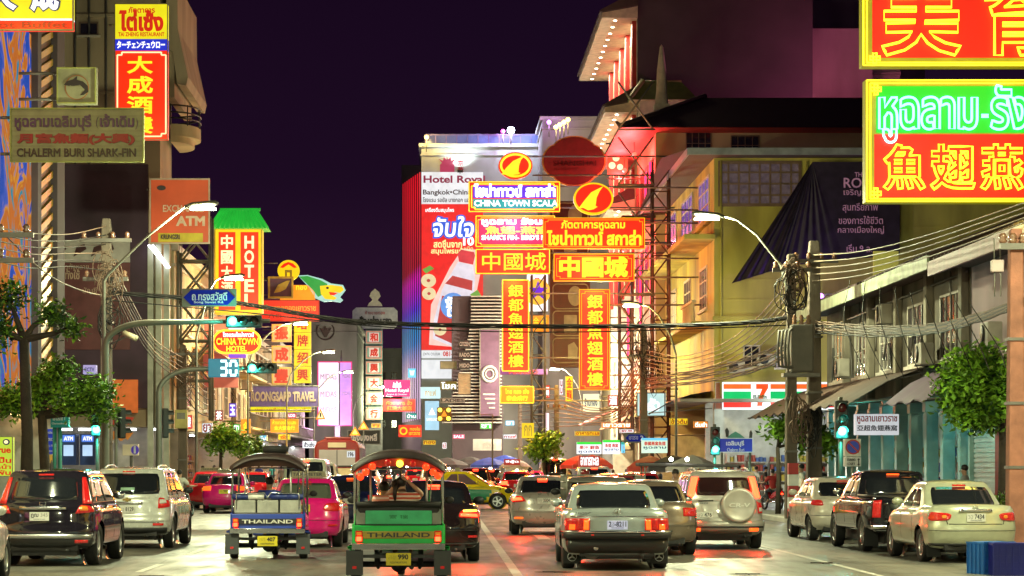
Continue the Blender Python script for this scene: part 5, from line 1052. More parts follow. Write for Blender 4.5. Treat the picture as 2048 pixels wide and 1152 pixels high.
# ---- restaurant stacks on the right
t, X, Z = sign('restaurant_sign', 'rear neon oval with a golden shark fin topping the left stack of signs', 141, [], [], [], [(ring(1031, 331, 34, 27), E_redo, 'panel', 0, .3), ([(1003, 349), (1012, 336), (1026, 322), (1050, 311), (1042, 320), (1038, 332), (1037, 345), (1041, 346), (1036, 349), (1022, 350)], E_let, 'fin', .03)], br='R')
b = MB(); b.tube([(X(1031+29*cos(a)), -.08, Z(331+22*sin(a))) for a in [2*pi*i/40 for i in range(40)]], .07, 6, 0, True); b.build('neon_ring', N_yel, t)
sign('restaurant_sign', 'neon sign with violet Thai letters over a teal English line, top of the left stack', 140, [(937, 363, 1120, 424, E_redo), (946, 371, 1112, 396, E_pur), (946, 398, 1112, 417, E_teal)], [('ไชน่าทาวน์ สกาล่า', 948, 368, 1110, 394, N_wht, dict(tube=.035, fill=False, bold=.02)), ('CHINA TOWN SCALA', 948, 400, 1116, 413, E_lw, B4)], [(938, 364, 1119, 423, 2, N_yel, 'neon'), (943, 368, 1115, 419, 2.5, N_yel, 'notch', 7)], br='R')
sign('restaurant_sign', 'neon shark fin and bird nest sign, second in the left stack', 140, [(951, 431, 1110, 494, E_redo), (958, 438, 1100, 488, E('rose_red', (.85, .02, .12), 1.0))], [('หูฉลาม-รังนก', 964, 436, 1098, 453, N_wht, dict(tube=.03, fill=False, bold=.02)), ('魚翅-燕窩', 970, 452, 1100, 469, N_yel, B3), ("SHARK'S FIN- BIRD'S NEST", 963, 470, 1112, 480, N_cyan, B3)], [(952, 432, 1109, 493, 2, N_yel, 'neon'), (956, 436, 1104, 490, 1.2, N_yel, 'notch', 6)], br='R')
sign('restaurant_sign', 'amber-lit red sign with three outlined characters, third in the left stack', 140, [(951, 498, 1100, 548, E_redo)], [('中國城', 964, 505, 1092, 541, E_let, dict(bold=.01))], [(952, 499, 1099, 547, 2, N_yel, 'neon')], br='R')
sign('restaurant_sign', 'vertical red restaurant sign with six gold characters, left of the pair', 139, [(1004, 559, 1058, 743, E_redo)], [('銀都魚翅酒樓', 1016, 568, 1047, 736, E_let, dict(vert=True, bold=.02))], [(1005, 560, 1057, 742, 2, N_yel, 'neon')], br='R')
sign('restaurant_sign', 'small orange sign with two lines of yellow writing under the left vertical sign', 138, [(1001, 773, 1067, 806, E('amber', (1, .24, .005), 1.1))], [('ไทย ทอง เซ้ง', 1010, 777, 1058, 788, E_let, B3), ('泰金成行', 1012, 791, 1056, 802, E_let, B4)], [(1001, 773, 1067, 806, 2, N_yel, 'neon')], br='R')
t, X, Z = sign('restaurant_sign', 'front neon oval with a golden shark fin above the long red sign', 127, [], [], [], [(ring(1187, 397, 40, 32, 40), E_yel, 'rim', 0, .4), (ring(1187, 397, 36, 28.5, 40), E_red, 'panel', .03, .03), ([(1157, 417), (1168, 402), (1182, 385), (1206, 373), (1199, 383), (1193, 396), (1191, 412), (1195, 414), (1187, 419), (1176, 421), (1166, 416)], E_let, 'fin', .09)], br='R')
sign('restaurant_sign', 'long red sign with two lines of yellow Thai writing', 127, [(1086, 436, 1289, 497, E_red)], [('ภัตตาคารหูฉลาม', 1122, 440, 1250, 462, E_let, B3), ('ไชน่าทาวน์ สกาล่า', 1093, 460, 1283, 491, E_let, B4)], [(1086, 436, 1289, 497, 1.4, E_yel, 'neon'), (1090, 440, 1285, 493, .9, E_yel, 'notch', 6)], br='R', depth=.5)
sign('restaurant_sign', 'red sign with three large gold characters below the long Thai one', 127, [(1108, 508, 1268, 562, E_red)], [('中國城', 1118, 513, 1256, 556, E_let, B4)], [(1108, 508, 1268, 562, 1.6, E_yel, 'neon'), (1113, 513, 1263, 557, .9, E_yel, 'notch', 7)], br='R', depth=.5)
sign('restaurant_sign', 'vertical red restaurant sign with six gold characters, nearer and right of the pair', 126, [(1159, 579, 1219, 780, E_red)], [('銀都魚翅酒樓', 1174, 588, 1206, 774, E_let, dict(vert=True, bold=.025))], [(1159, 579, 1219, 780, 1.4, E_yel, 'neon'), (1163, 583, 1215, 776, .9, E_yel, 'notch', 7)], br='R', depth=.5)
t, X, Z = sign('column_sign', 'dark maroon column of rounded frames between the two stacks of signs', 148, [(1100, 402, 1180, 735, D_maroon)], [], [], [], br='R', depth=.6)
for i in range(6):
    y = 406+54*i; b = MB(); b.tube([(X(a), -.03, Z(c)) for a, c in rrect(1106, 1176, y, y+49, 8, 4)], .045, 6, 0, True); b.build('rounded_frame', mat('frame_bone', (.35, .27, .22), .5), t)
    b = MB(); S0 = [(ring(1150, y+24, 14, 20, 20)), rrect(1128, 1154, y+8, y+44, 2), [(1136, y+42), (1136, y+14), (1148, y+8), (1156, y+20), (1154, y+42)]][i % 3]; b.prism([(X(a), Z(c)) for a, c in S0], -.04, 0); b.build('letter_block', MATS['frame_bone'], t)
lob = []
for cx_, cy_, rx, ry, a0, a1 in ((1148, 300, 42, 26, 200, 340), (1176, 322, 33, 34, -60, 60), (1148, 344, 42, 26, 20, 160), (1120, 322, 33, 34, 120, 240)):
    lob += [(cx_+rx*cos(radians(a0+(a1-a0)*i/12)), cy_+ry*sin(radians(a0+(a1-a0)*i/12))) for i in range(13)]
sign('hotel_plaque', 'dark maroon plaque with scalloped edges and faint lettering', 158, [], [('SHANGHAI', 1106, 321, 1192, 332, mat('letter_faint', (.05, .008, .012), .4), B2), ('MANSION', 1108, 335, 1150, 341, MATS['letter_faint'])], [], [([(1148+(a-1148)*1.05, 322+(c-322)*1.05) for a, c in lob], D_gold, 'rim', 0, .25), (lob, mat('plaque_red', (.13, .012, .016), .45), 'panel', .02, .02)], br='R')
sign('fan_sign', 'square red lantern-like sign beside the maroon plaque', 159, [(1215, 308, 1255, 350, E('dim_orange', (.75, .12, .04), .7))], [], [], [(ring(1232, 316, 7, 7, 14), E_letc, 'disc', .02), (ring(1224, 331, 7, 7, 14), E_letc, 'disc', .02), (ring(1240, 334, 6, 6, 14), E_letc, 'disc', .02)])
star = [(1076+(21 if i % 2 == 0 else 8)*cos(radians(90+36*i)), 582-(21 if i % 2 == 0 else 8)*sin(radians(90+36*i))) for i in range(10)]
sign('shop_sign', 'white sign with a golden disc and purple star between the stacks', 160, [(1054, 546, 1096, 622, E_wht)], [('星', 1068, 556, 1080, 568, E_red, B3)], [], [(ring(1074, 584, 27, 26), E('gold', (1, .55, .05), 1.1), 'disc', .02), (star, E_pur, 'star', .06)], br='R')
sign('shop_sign', 'red and gold lantern sign below the starred sign', 162, [(1059, 630, 1098, 664, E_or)], [('金', 1066, 634, 1078, 652, E_let), ('樓', 1082, 634, 1094, 652, E_let)], br='R')
sign('shop_sign', 'bright yellow upright shop sign near the middle street tree', 118, [(1044, 846, 1068, 876, E_yel)], [('กก', 1048, 850, 1064, 872, D_gold, B3)], br=None)
sign('shop_sign', 'violet awning board under the left vertical sign', 165, [(1000, 738, 1095, 749, E('violet', (.25, .03, .30), .5))], [('MANGO', 1018, 740, 1076, 748, E_redo, B3)], br=None)
t, X, Z = sign('shop_sign', 'tilted white sign with blue writing on the right shop row', 140, [(1166, 788, 1198, 824, E('ivory', (.85, .9, .62), 1.0))], [('ร้านทอง', 1169, 796, 1195, 812, D_navy, B3)], br='R', yaw=radians(-12))
sign('shop_sign', 'large pale lit sign box above the stalls right of the restaurant signs', 122, [(1274, 786, 1330, 832, E('pale_mint', (.55, .8, .78), 1.0))], [('ครัว', 1284, 796, 1320, 822, E_lw, B4)], [(1273, 785, 1331, 833, 2, M_steel)], yaw=radians(-14))
# big neon sign, right
d = 55
def fret(b, X, Z, px, py, s, r):
    c = s/2
    for dx, dy in ((0, -c), (0, c), (-c, 0), (c, 0)):
        q = [(px+dx-c*.55, py+dy-c*.55), (px+dx+c*.55, py+dy-c*.55), (px+dx+c*.55, py+dy+c*.55), (px+dx-c*.55, py+dy+c*.55)]; b.tube([(X(a), -.10, Z(e)) for a, e in q], r, 5, 0, True)
P_red = mat('neon_board_red', (.26, .008, .003), .5, em=(1, .010, .0), es=.8, var=.05); P_olive = mat('neon_board_edge', (.32, .30, .02), .5, em=(.4, .36, 0), es=.35); P_grn = mat('neon_green_glow', (.01, .22, .02), .5, em=(0, .80, .008), es=.8, var=.05)  # board emission stands in for tube light; the green area is their glow
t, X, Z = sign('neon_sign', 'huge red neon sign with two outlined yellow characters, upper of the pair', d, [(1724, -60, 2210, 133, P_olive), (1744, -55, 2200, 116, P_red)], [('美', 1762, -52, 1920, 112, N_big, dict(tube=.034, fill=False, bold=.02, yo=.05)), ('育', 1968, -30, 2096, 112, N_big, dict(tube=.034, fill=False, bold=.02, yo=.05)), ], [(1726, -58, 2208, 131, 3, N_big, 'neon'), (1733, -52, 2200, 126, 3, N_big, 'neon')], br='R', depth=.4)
b = MB(); fret(b, X, Z, 1748, 118, 13, .03); b.build('corner_ornament', N_big, t)
t, X, Z = sign('neon_sign', 'huge neon sign with cyan Thai letters on a green glow above yellow characters on red', d, [(1731, 159, 2210, 405, P_olive), (1748, 268, 2200, 396, P_red), (1752, 172, 2200, 266, P_grn)],
     [('หูฉลาม-รังนก', 1757, 172, 2140, 286, N_cyan, dict(tube=.03, fill=False, bold=.03, yo=.05)), ('魚', 1766, 290, 1848, 380, N_big, dict(tube=.03, fill=False, bold=.02, yo=.05)), ('翅', 1860, 290, 1948, 380, N_big, dict(tube=.03, fill=False, bold=.02, yo=.05)), ('燕', 1960, 290, 2044, 380, N_big, dict(tube=.03, fill=False, bold=.02, yo=.05)), ('窩', 2060, 290, 2150, 380, N_big, dict(tube=.03, fill=False, bold=.02, yo=.05))],
     [(1733, 161, 2208, 403, 3, N_big, 'neon'), (1740, 167, 2200, 398, 3, N_big, 'neon')], br='R', depth=.4)
b = MB(); fret(b, X, Z, 1750, 180, 13, .03); fret(b, X, Z, 1750, 388, 13, .03); b.build('corner_ornament', N_big, t)
# ---- street signs
def road_sign(label, d, x0, y0, x1, y1, arrow, texts, pole_px=None):
    m = (y0+y1)/2; s = (y1-y0)/2
    pts = [(x0+(s if 'L' in arrow else 0), y0), (x1-(s if 'R' in arrow else 0), y0), (x1, m), (x1-(s if 'R' in arrow else 0), y1), (x0+(s if 'L' in arrow else 0), y1), (x0, m)]
    t, X, Z = sign('street_name_sign', label, d, [], texts, [], [(rrect(x0-3, x1+3, y0-3, y1+3, 2), mat('sign_back', (.22, .22, .18), .6), 'back_plate', -.03, .02), (pts, mat('street_blue', (.008, .018, .26), .7, spec=.15, em=(.008, .02, .4), es=.25), 'panel', 0, .02)], cat='street sign')
    return t, X, Z
W_ = mat('letter_reflective', (.6, .6, .65), .6, em=(.5, .5, .6), es=.2)
road_sign('blue street name sign pointed at both ends below the left signal arm', 67.8, 367, 580, 470, 610, 'LR', [('ถ.ทรงสวัสดิ์', 384, 584, 455, 601, W_, B2), ('Song Sawat Rd.', 388, 602, 448, 608, W_, B2)])
road_sign('small blue lane name sign with a number 2', 110, 1251, 869, 1293, 883, 'LR', [('เยาวราช', 1258, 872, 1276, 879, W_), ('2', 1280, 871, 1287, 881, W_, B3)])
t, X, Z = sign('street_name_sign', 'blue bilingual street sign with an ornate crest on two posts', 88, [(1439, 877, 1505, 904, mat('crest_blue', (.02, .035, .34), .4, em=(.015, .03, .4), es=.35))], [('เฉลิมบุรี', 1452, 881, 1488, 894, W_, B3), ('Chalerm Buri', 1454, 896, 1488, 903, W_)], [(1438, 876, 1506, 905, 1.5, W_)], [([(1453, 876), (1462, 868), (1471, 863), (1480, 868), (1490, 876)], mat('crest_green', (.08, .28, .25), .4), 'crest', -.01), ([(1452, 874), (1450, 860), (1454, 855), (1458, 862), (1457, 874)], D_ink, 'finial', -.01), ([(1498, 876), (1499, 864), (1502, 860), (1505, 866), (1504, 876)], D_ink, 'finial', -.01)], cat='street sign')
b = MB()
for px in (1444, 1500): b.tube([(X(px), .04, Z(905)), (X(px), .04, .14-t.location.z)], .05, 8)
b.build('post', M_galv, t)
t, X, Z = sign('no_parking_sign', 'white board with a blue no-parking disc and an arrow plate below', 62, [(1690, 878, 1722, 913, D_white), (1690, 914, 1722, 933, mat('plate_pale', (.6, .6, .62), .5))], [('ตลอด', 1694, 917, 1710, 922, D_ink), ('เวลา', 1695, 925, 1709, 930, D_ink)], [], [(ring(1706, 894, 15, 15), D_redp, 'ring', .006, .01), (ring(1706, 894, 12, 12), mat('no_park_blue', (.02, .05, .55), .4), 'disc', .018, .01), ([(1696, 882), (1718, 904), (1716, 906), (1694, 884)], D_redp, 'slash', .03, .01), ([(1717, 916), (1720, 920), (1718, 920), (1718, 928), (1720, 928), (1717, 932), (1714, 928), (1716, 928), (1716, 920), (1714, 920)], D_ink, 'arrow', .012, .01)], cat='road sign')
b = MB(); b.tube([(X(1706), .1, Z(878)), (X(1706), .1, .14-t.location.z)], .035, 8); b.build('post', M_galv, t)
sign('shop_sign', 'white hanging shop sign with red Thai and dark Chinese writing behind the no-parking board', 66, [(1711, 828, 1798, 870, E('soft_white', (.75, .75, .78), .75))], [('หูฉลามเยาวราช', 1714, 832, 1794, 848, D_redp, B2), ('亞超魚翅燕窩', 1714, 850, 1794, 862, D_ink, B2)], br=None)
# ---- convenience shop band
t, X, Z = sign('shop_fascia', 'convenience shop fascia in white, orange, green and red stripes with a seven logo', 119, [(1446, 764, 1700, 819, E_wht), (1447, 768, 1699, 778, E('stripe_orange', (1, .16, .02), 1.0)), (1447, 783, 1699, 798, E('stripe_green', (.0, .60, .15), 1.0)), (1447, 804, 1699, 815, E('stripe_red', (1, .03, .02), 1.0)), (1502, 764, 1541, 819, E('logo_white', (1, 1, 1), 1.2))], [('ELEVEn', 1506, 790, 1533, 797, mat('logo_green', (.0, .35, .12), .5), dict(bold=.04, yo=.08))], [],
     [([(1512, 768), (1536, 768), (1536, 776), (1529, 788), (1525, 800), (1524, 812), (1514, 812), (1516, 798), (1524, 778), (1512, 778)], E('logo_orange', (1, .09, .01), 1.0), 'numeral', .03, .02)], depth=.4)
sign('atm_board', 'striped end board of the convenience shop fascia turned to the street', 120, [(1430, 764, 1446, 819, mat('fascia_end', (.5, .25, .18), .5, em=(.6, .25, .15), es=.5))], [], [(1430, 764, 1446, 819, 1.5, D_white)], depth=.3)
# ---- food stall boards
for i, (x0, y0, x1, y1, d_, tx, m) in enumerate(((1154, 884, 1203, 908, 112, '果汁 鮮魚', E_wht), (1206, 880, 1240, 908, 114, '魚翅 燕窩', E_wht), (1284, 876, 1335, 906, 100, '泰國燕窩魚翅', E('stall_green_white', (.7, .95, .75), 1.0)), (1243, 884, 1250, 906, 116, '魚', E_cy))):
    sign('stall_board', ('lit white stall board with a green top stripe by the far tents', 'lit white stall board beside the small tree on the right', 'larger pale green stall board under the lane name sign', 'narrow cyan stall board between two white ones')[i], d_, [(x0, y0, x1, y1, m), (x0, y0, x1, y0+5, (E_grn, E_grn, E_cy, E_teal)[i])], [(tx, x0+4, y0+7, x1-4, y0+15, E_letr, B3), ('หูฉลาม', x0+3, y0+17, x1-3, y0+23, mat('stall_blue', (.02, .05, .3), .5), B2)], group=None)
for i, (x0, y0, x1, y1, d_, tx) in enumerate(((1008*1.0, 918, 1040, 930, 120, 'ซีฟู้ด'), (1158, 912, 1200, 934, 96, 'อาหารทะเล'))):
    sign('stall_board', 'red lit seafood board %s' % ('by the far tents' if i == 0 else 'above the dark red saloon'), d_, [(x0, y0, x1, y1, E_dred)], [(tx, x0+3, y0+2, x1-3, y1-3, E_lw, B3)])
# ---- the clutter of small signs far down the street
cl = [(880, 722, 914, 738, 183, D_cream, '', 'blank olive board, upper one beside the watch-maker boards'), (880, 762, 914, 780, 184, mat('board_olive', (.25, .25, .05), .5), 'โชค', 'olive board with faint writing, below the blank one'), (916, 746, 942, 789, 181, mat('board_sand', (.42, .34, .2), .5), '', 'blank sand-coloured board below the three black boards'), (880, 796, 930, 806, 180, D_grey, 'LADIES', 'thin grey strip board under the olive one'),
 (1119, 758, 1127, 790, 136, E_wht, 'นม', 'narrow white upright sign by the thin pole'), (1131, 752, 1146, 803, 137, E_let, '金龍', 'bright gold upright sign between the truss and the thin pole'), (1092, 825, 1099, 880, 139, E_pink, 'PINK', 'slim pink upright sign left of the thin pole'), (1150, 862, 1200, 872, 132, E_yel, 'อาหารทะเล', 'long yellow sign over the red awnings'), (1204, 845, 1262, 856, 126, E_or, 'เยาวราช', 'long orange sign over the stall boards'), (1240, 858, 1268, 866, 124, E_wht, '鮮果', 'small white sign above the lane name sign'),
 (1010, 840, 1030, 852, 176, E_cy, 'ยา', 'little cyan chemist sign left of the yellow upright sign'), (960, 846, 984, 858, 188, E_grn, 'ชา', 'little green tea sign on the louvred building'), (1006, 868, 1034, 878, 172, E_wht, 'กาแฟ', 'little white coffee sign above the blue umbrellas'), (884, 884, 894, 898, 178, E_wht, '63', 'tiny white number sign above the dark umbrellas'), (905, 868, 930, 878, 182, E_mag, 'SALE', 'little magenta sale sign near the louvred building'), (846, 880, 872, 890, 196, E_yel, 'ทอง', 'little yellow gold sign far down the street'),
 (1216, 790, 1236, 812, 128, E_dred, '酒', 'dim red square sign under the nearer vertical sign'), (1340, 836, 1376, 850, 121, E_yel, 'ข้าวต้ม', 'yellow rice soup sign under the canopy corner'), (1388, 842, 1416, 856, 120.5, E_or, 'ติ่มซำ', 'orange dumpling sign beside the rice soup one'), (1086, 770, 1100, 796, 150, E_red, '福', 'red upright sign behind the small truss'), (812, 826, 834, 838, 200, E_teal, 'บ้าน', 'teal sign above the red sealed one'), (742, 846, 762, 856, 230, E_yel, '行', 'yellow sign at the foot of the far vertical column'),
 (372, 830, 384, 858, 118, E_red, '發', 'red upright sign at the left junction corner'), (404, 846, 424, 866, 126, E_wht, 'ยา', 'white lit shop sign over the left windows'), (430, 820, 446, 842, 132, E_dred, '茶', 'dim red tea sign on the left balconies'), (458, 806, 472, 834, 138, E_pur, '玉', 'violet upright sign on the left balconies'), (512, 870, 534, 882, 152, E_cy, 'แว่น', 'cyan optician sign behind the left trees'), (556, 868, 580, 880, 160, E_let, '金', 'gold sign beside the little white board'), (575, 826, 592, 836, 156, E_mag, 'นวด', 'magenta sign between the travel board and the amber sign'), (466, 848, 480, 866, 139, E_grn, 'ยา', 'green upright sign beside the orange one')]
for x0, y0, x1, y1, d, m, tx, lab in cl:
    ver = (y1-y0) > (x1-x0)*1.6
    sign('shop_sign', lab, d, [(x0, y0, x1, y1, m)], [(tx, x0+2, y0+2, x1-2, y1-2, D_redp if m in (E_let, E_wht, E_yel) else (D_ink if m in (D_cream, D_grey) else E_lw), dict(bold=.03, vert=ver))] if tx else [], [(x0, y0, x1, y1, 1, M_steel)], br='B')
# ================================================================ buildings
M_beige = mat('wall_beige', (.38, .30, .20), .8, bump=.2, sc=.4, var=.35, streak=3); M_cream = mat('wall_cream', (.50, .42, .26), .8, bump=.2, sc=.4, var=.3, streak=3); M_yellow = mat('wall_yellow', (.42, .37, .09), .75, bump=.2, sc=.5, var=.38, streak=4)
M_pinkw = mat('wall_neon_tint', (.50, .34, .38), .8, bump=.2, sc=.5, var=.25, streak=3); M_greyw = mat('wall_grey', (.26, .24, .24), .8, bump=.2, sc=.4, var=.3, streak=3); M_mauve = mat('wall_purple_tint', (.30, .20, .26), .85, bump=.2, sc=.3, var=.35, streak=3); M_darkw = mat('wall_dark', (.07, .05, .06), .85, bump=.2, sc=.4)  # pink and mauve wall colours hold neon and purple light
M_tile = mat('roof_tiles', (.07, .04, .04), .7, bump=.5, sc=3); M_frame = mat('window_frame_wood', (.16, .10, .07), .6); M_frw = mat('window_frame_white', (.50, .46, .40), .55); M_pane = mat('window_pane', (.02, .018, .03), .12, spec=.7, coat=.3); M_lpane = lit('lit_pane', (1, .72, .35), .8, samp=False); M_vpane = mat('violet_pane', (.03, .02, .10), .2, em=(.16, .10, .55), es=.5, var=.4, sc=8)
M_acb = mat('ac_casing', (.40, .37, .32), .6, bump=.1); M_tubew = lit('shop_tube', (.9, .97, 1), 11); M_rust = mat('rusty_sheet', (.09, .045, .03), .75, bump=.4, sc=2, var=.4)
def wp(mb, name, m, root, **k):
    o = mb.build(name, m, root, **k); o.location = -Vector(root.location); return o
def fb(mb, face, plane, u0, u1, o0, o1, z0, z1, m=0):        # box on a wall: F faces the camera, L and R are the street sides; o = metres out of the wall
    if face == 'F': mb.box(u0, u1, plane-o1, plane-o0, z0, z1, m)
    elif face == 'R': mb.box(plane-o1, plane-o0, u0, u1, z0, z1, m)
    else: mb.box(plane+o0, plane+o1, u0, u1, z0, z1, m)
def win(root, face, plane, u0, u1, z0, z1, pane=None, frame=None, nu=2, nz=2, sill=True, t=.07):
    b = MB()
    fb(b, face, plane, u0, u1, -.05, .06, z0, z0+t); fb(b, face, plane, u0, u1, -.05, .06, z1-t, z1); fb(b, face, plane, u0, u0+t, -.05, .058, z0+t, z1-t); fb(b, face, plane, u1-t, u1, -.05, .058, z0+t, z1-t)
    for i in range(1, nu): u = lerp(u0, u1, i/nu); fb(b, face, plane, u-t*.3, u+t*.3, -.05, .045, z0+t, z1-t)
    for i in range(1, nz): z = lerp(z0, z1, i/nz); fb(b, face, plane, u0+t, u1-t, -.05, .04, z-t*.3, z+t*.3)
    f = wp(b, 'window', frame or M_frame, root)
    b = MB(); fb(b, face, plane, u0+.02, u1-.02, -.04, .012, z0+.02, z1-.02); p = b.build('pane', pane or M_pane, f)
    if sill: b = MB(); fb(b, face, plane, u0-.1, u1+.1, .0, .16, z0-.1, z0-.003); b.build('sill', M_frw, f)
    return f
def acunit(root_label, face, plane, u, z, m=None):
    c = {'F': (u, plane-.30, z), 'R': (plane-.30, u, z), 'L': (plane+.30, u, z)}[face]
    t = thing('air_conditioner', root_label, 'air conditioner', c, {'F': 0, 'R': radians(-90), 'L': radians(90)}[face], 'air conditioners on the shop houses')
    b = MB(); b.box(-.45, .45, -.18, .18, -.3, .3); b.build('casing', M_acb, t, bevel=.03)
    b = MB(); b.lathe([(.24, -.19), (.25, -.2), (.02, -.205)], 'y', 18, c=(-.12, 0, 0)); b.build('fan_grille', M_dark, t)
    b = MB(); b.box(-.42, -.38, -.2, .30, -.34, -.30); b.box(.38, .42, -.2, .30, -.34, -.30); b.build('bracket', M_steel, t)
def house(name, label, x0, x1, y0, y1, z0, z1, wall, cat='building', group=None, parapet=True):
    root = thing(name, label, cat, ((x0+x1)/2, (y0+y1)/2, 0), 0, group)
    b = MB(); b.box(x0, x1, y0, y1, z0, z1); wp(b, 'wall', wall, root)
    if parapet: b = MB(); b.box(x0-.25, x1+.25, y0-.25, y1+.25, z1-.12, z1+.22); b.box(x0-.12, x1+.12, y0-.12, y1+.12, z1-.9, z1-.75); wp(b, 'cornice', M_frw if wall in (M_cream, M_yellow, M_beige) else wall, root, bevel=.04)
    return root
def shopfront(root, side, y0, y1, zt=3.5, back=None, tube=None, deep=3.0, shelves=True, fascia=None):
    """open ground floor: back wall, piers, shelves of goods and a lit ceiling tube"""
    p = BL if side == 'L' else BR; s = -1 if side == 'L' else 1; x1 = p+s*deep
    b = MB(); b.box(min(x1, x1+s*.2), max(x1, x1+s*.2), y0, y1, .14, zt); b.box(min(p, x1), max(p, x1), y0-.0, y0+.22, .14, zt); b.box(min(p, x1), max(p, x1), y1-.22, y1, .14, zt); wp(b, 'ground_floor', back or M_frw, root)
    b = MB(); xm = p+s*1.1
    for yy in (y0+.8, (y0+y1)/2, y1-.8): b.box(xm-.08, xm+.08, yy-.6, yy+.6, zt-.08, zt-.02)
    wp(b, 'ceiling_tube', tube or M_tubew, root)
    if shelves:
        b = MB(); n = int((y1-y0)/1.1)
        for i in range(n):
            for z in (.5, 1.0, 1.5, 2.0):
                a = y0+.4+1.1*i; b.box(min(x1, x1-s*.35), max(x1, x1-s*.35), a, a+.9, z, z+.05, 0)
                for q in range(4): h = random.uniform(.15, .36); b.box(min(x1-s*.04, x1-s*.3), max(x1-s*.04, x1-s*.3), a+.04+.21*q, a+.2+.21*q, z+.052, z+.05+h, 1+random.randrange(4))
        wp(b, 'shelf', [M_frw, mat('goods_red', (.4, .06, .04), .5), mat('goods_yellow', (.5, .38, .06), .5), mat('goods_blue', (.06, .12, .4), .5), mat('goods_white', (.6, .6, .55), .5)], root)
    if fascia: b = MB(); fb(b, side, p, y0+.1, y1-.1, .02, .14, zt+.02, zt+.75); wp(b, 'fascia', fascia, root)
def awning(label, side, y0, y1, z, out_, m, group='awnings along the shop fronts'):
    p = BL if side == 'L' else BR; s = 1 if side == 'L' else -1
    t = thing('awning', label, 'awning', (p, (y0+y1)/2, z), 0, group); b = MB(); n = max(3, int((y1-y0)/.5)); V = []
    for k in range(4):
        f = k/3
        for i in range(n+1): V.append((s*out_*f, lerp(y0, y1, i/n)-(y0+y1)/2, -.9*f*f-.25*f-(.05*sin(i*1.7) if k == 3 else 0)))
    b.add(V, [(k*(n+1)+i, k*(n+1)+i+1, (k+1)*(n+1)+i+1, (k+1)*(n+1)+i) for k in range(3) for i in range(n)], 0, None, True)
    b.add([(v[0], v[1], v[2]-.03) for v in V], [(k*(n+1)+i, (k+1)*(n+1)+i, (k+1)*(n+1)+i+1, k*(n+1)+i+1) for k in range(3) for i in range(n)], 0, None, True)
    b.build('canvas', m, t); b = MB()
    for yy in (y0, y1): b.tube([(0, yy-(y0+y1)/2, -.9), (s*out_, yy-(y0+y1)/2, -1.15)], .025, 6)
    b.build('strut', M_steel, t); return t
# ---- left, nearest: building with the video wall
b1 = house('shop_building', 'left corner building carrying a tall colourful video wall and gilt diagonal pilaster', -32, BL, 52, 79, 3.6, 24, M_darkw)
m = bpy.data.materials.new('video_wall'); m.use_nodes = True; t = m.node_tree; N = t.nodes; p = N['Principled BSDF']; c = N.new('ShaderNodeTexCoord'); mp = N.new('ShaderNodeMapping'); mp.inputs['Scale'].default_value = (1, .42, .30); wv = N.new('ShaderNodeTexNoise'); wv.inputs['Scale'].default_value = 1.1; wv.inputs['Distortion'].default_value = 2.5; wv.inputs['Detail'].default_value = 4; r = N.new('ShaderNodeValToRGB')
cs = [(0, (.05, .12, .8)), (.36, (.02, .10, .6)), (.43, (.10, .16, .75)), (.47, (1, .42, .04)), (.52, (.75, .2, .03)), (.57, (.85, .22, .03)), (.63, (.03, .4, .5)), (.72, (.10, .12, .7)), (1, (.3, .2, .9))]
for i, (ps, cc) in enumerate(cs): e = r.color_ramp.elements[0] if i == 0 else (r.color_ramp.elements[1] if i == 1 else r.color_ramp.elements.new(ps)); e.position = ps; e.color = (*cc, 1)
t.links.new(c.outputs['Object'], mp.inputs[0]); t.links.new(mp.outputs[0], wv.inputs['Vector']); t.links.new(wv.outputs[0], r.inputs[0]); t.links.new(r.outputs[0], p.inputs['Emission Color']); p.inputs['Emission Strength'].default_value = .62; p.inputs['Specular IOR Level'].default_value = 0; p.inputs['Roughness'].default_value = 1; p.inputs['Base Color'].default_value = (.01, .01, .01, 1)
b = MB(); fb(b, 'L', BL, 56, 73.3, .06, .25, 3.9, 15.2); wp(b, 'video_wall', m, b1)
b = MB(); fb(b, 'L', BL, 73.35, 74.0, .0, .45, 3.6, 24); fb(b, 'L', BL, 77.4, 78.9, .0, .4, 3.6, 24); wp(b, 'pilaster', M_darkw, b1)
b = MB(); fb(b, 'L', BL, 74.1, 77.3, .0, .2, 3.6, 24); pl_ = wp(b, 'gilt_panel', mat('gilt_dark', (.10, .06, .02), .5, .2), b1)
b = MB()
for i in range(44): z = 3.9+.46*i; b.add([(BL+o, y, z+dz) for o in (.2, .27) for y, dz in ((74.1, 0), (77.3, .9), (77.3, 1.12), (74.1, .22))], [(0, 1, 2, 3), (7, 6, 5, 4), (0, 4, 5, 1), (2, 6, 7, 3), (0, 3, 7, 4), (1, 5, 6, 2)])
b.build('gilt_slats', mat('gilt_bright', (.55, .34, .05), .4, .3), pl_)  # slats in a brighter gilt than the panel behind
shopfront(b1, 'L', 52, 79, 3.5, tube=lit('warm_tube', (1, .62, .25), 10), fascia=mat('fascia_orange', (.5, .16, .03), .4, em=(.9, .18, .03), es=.5))
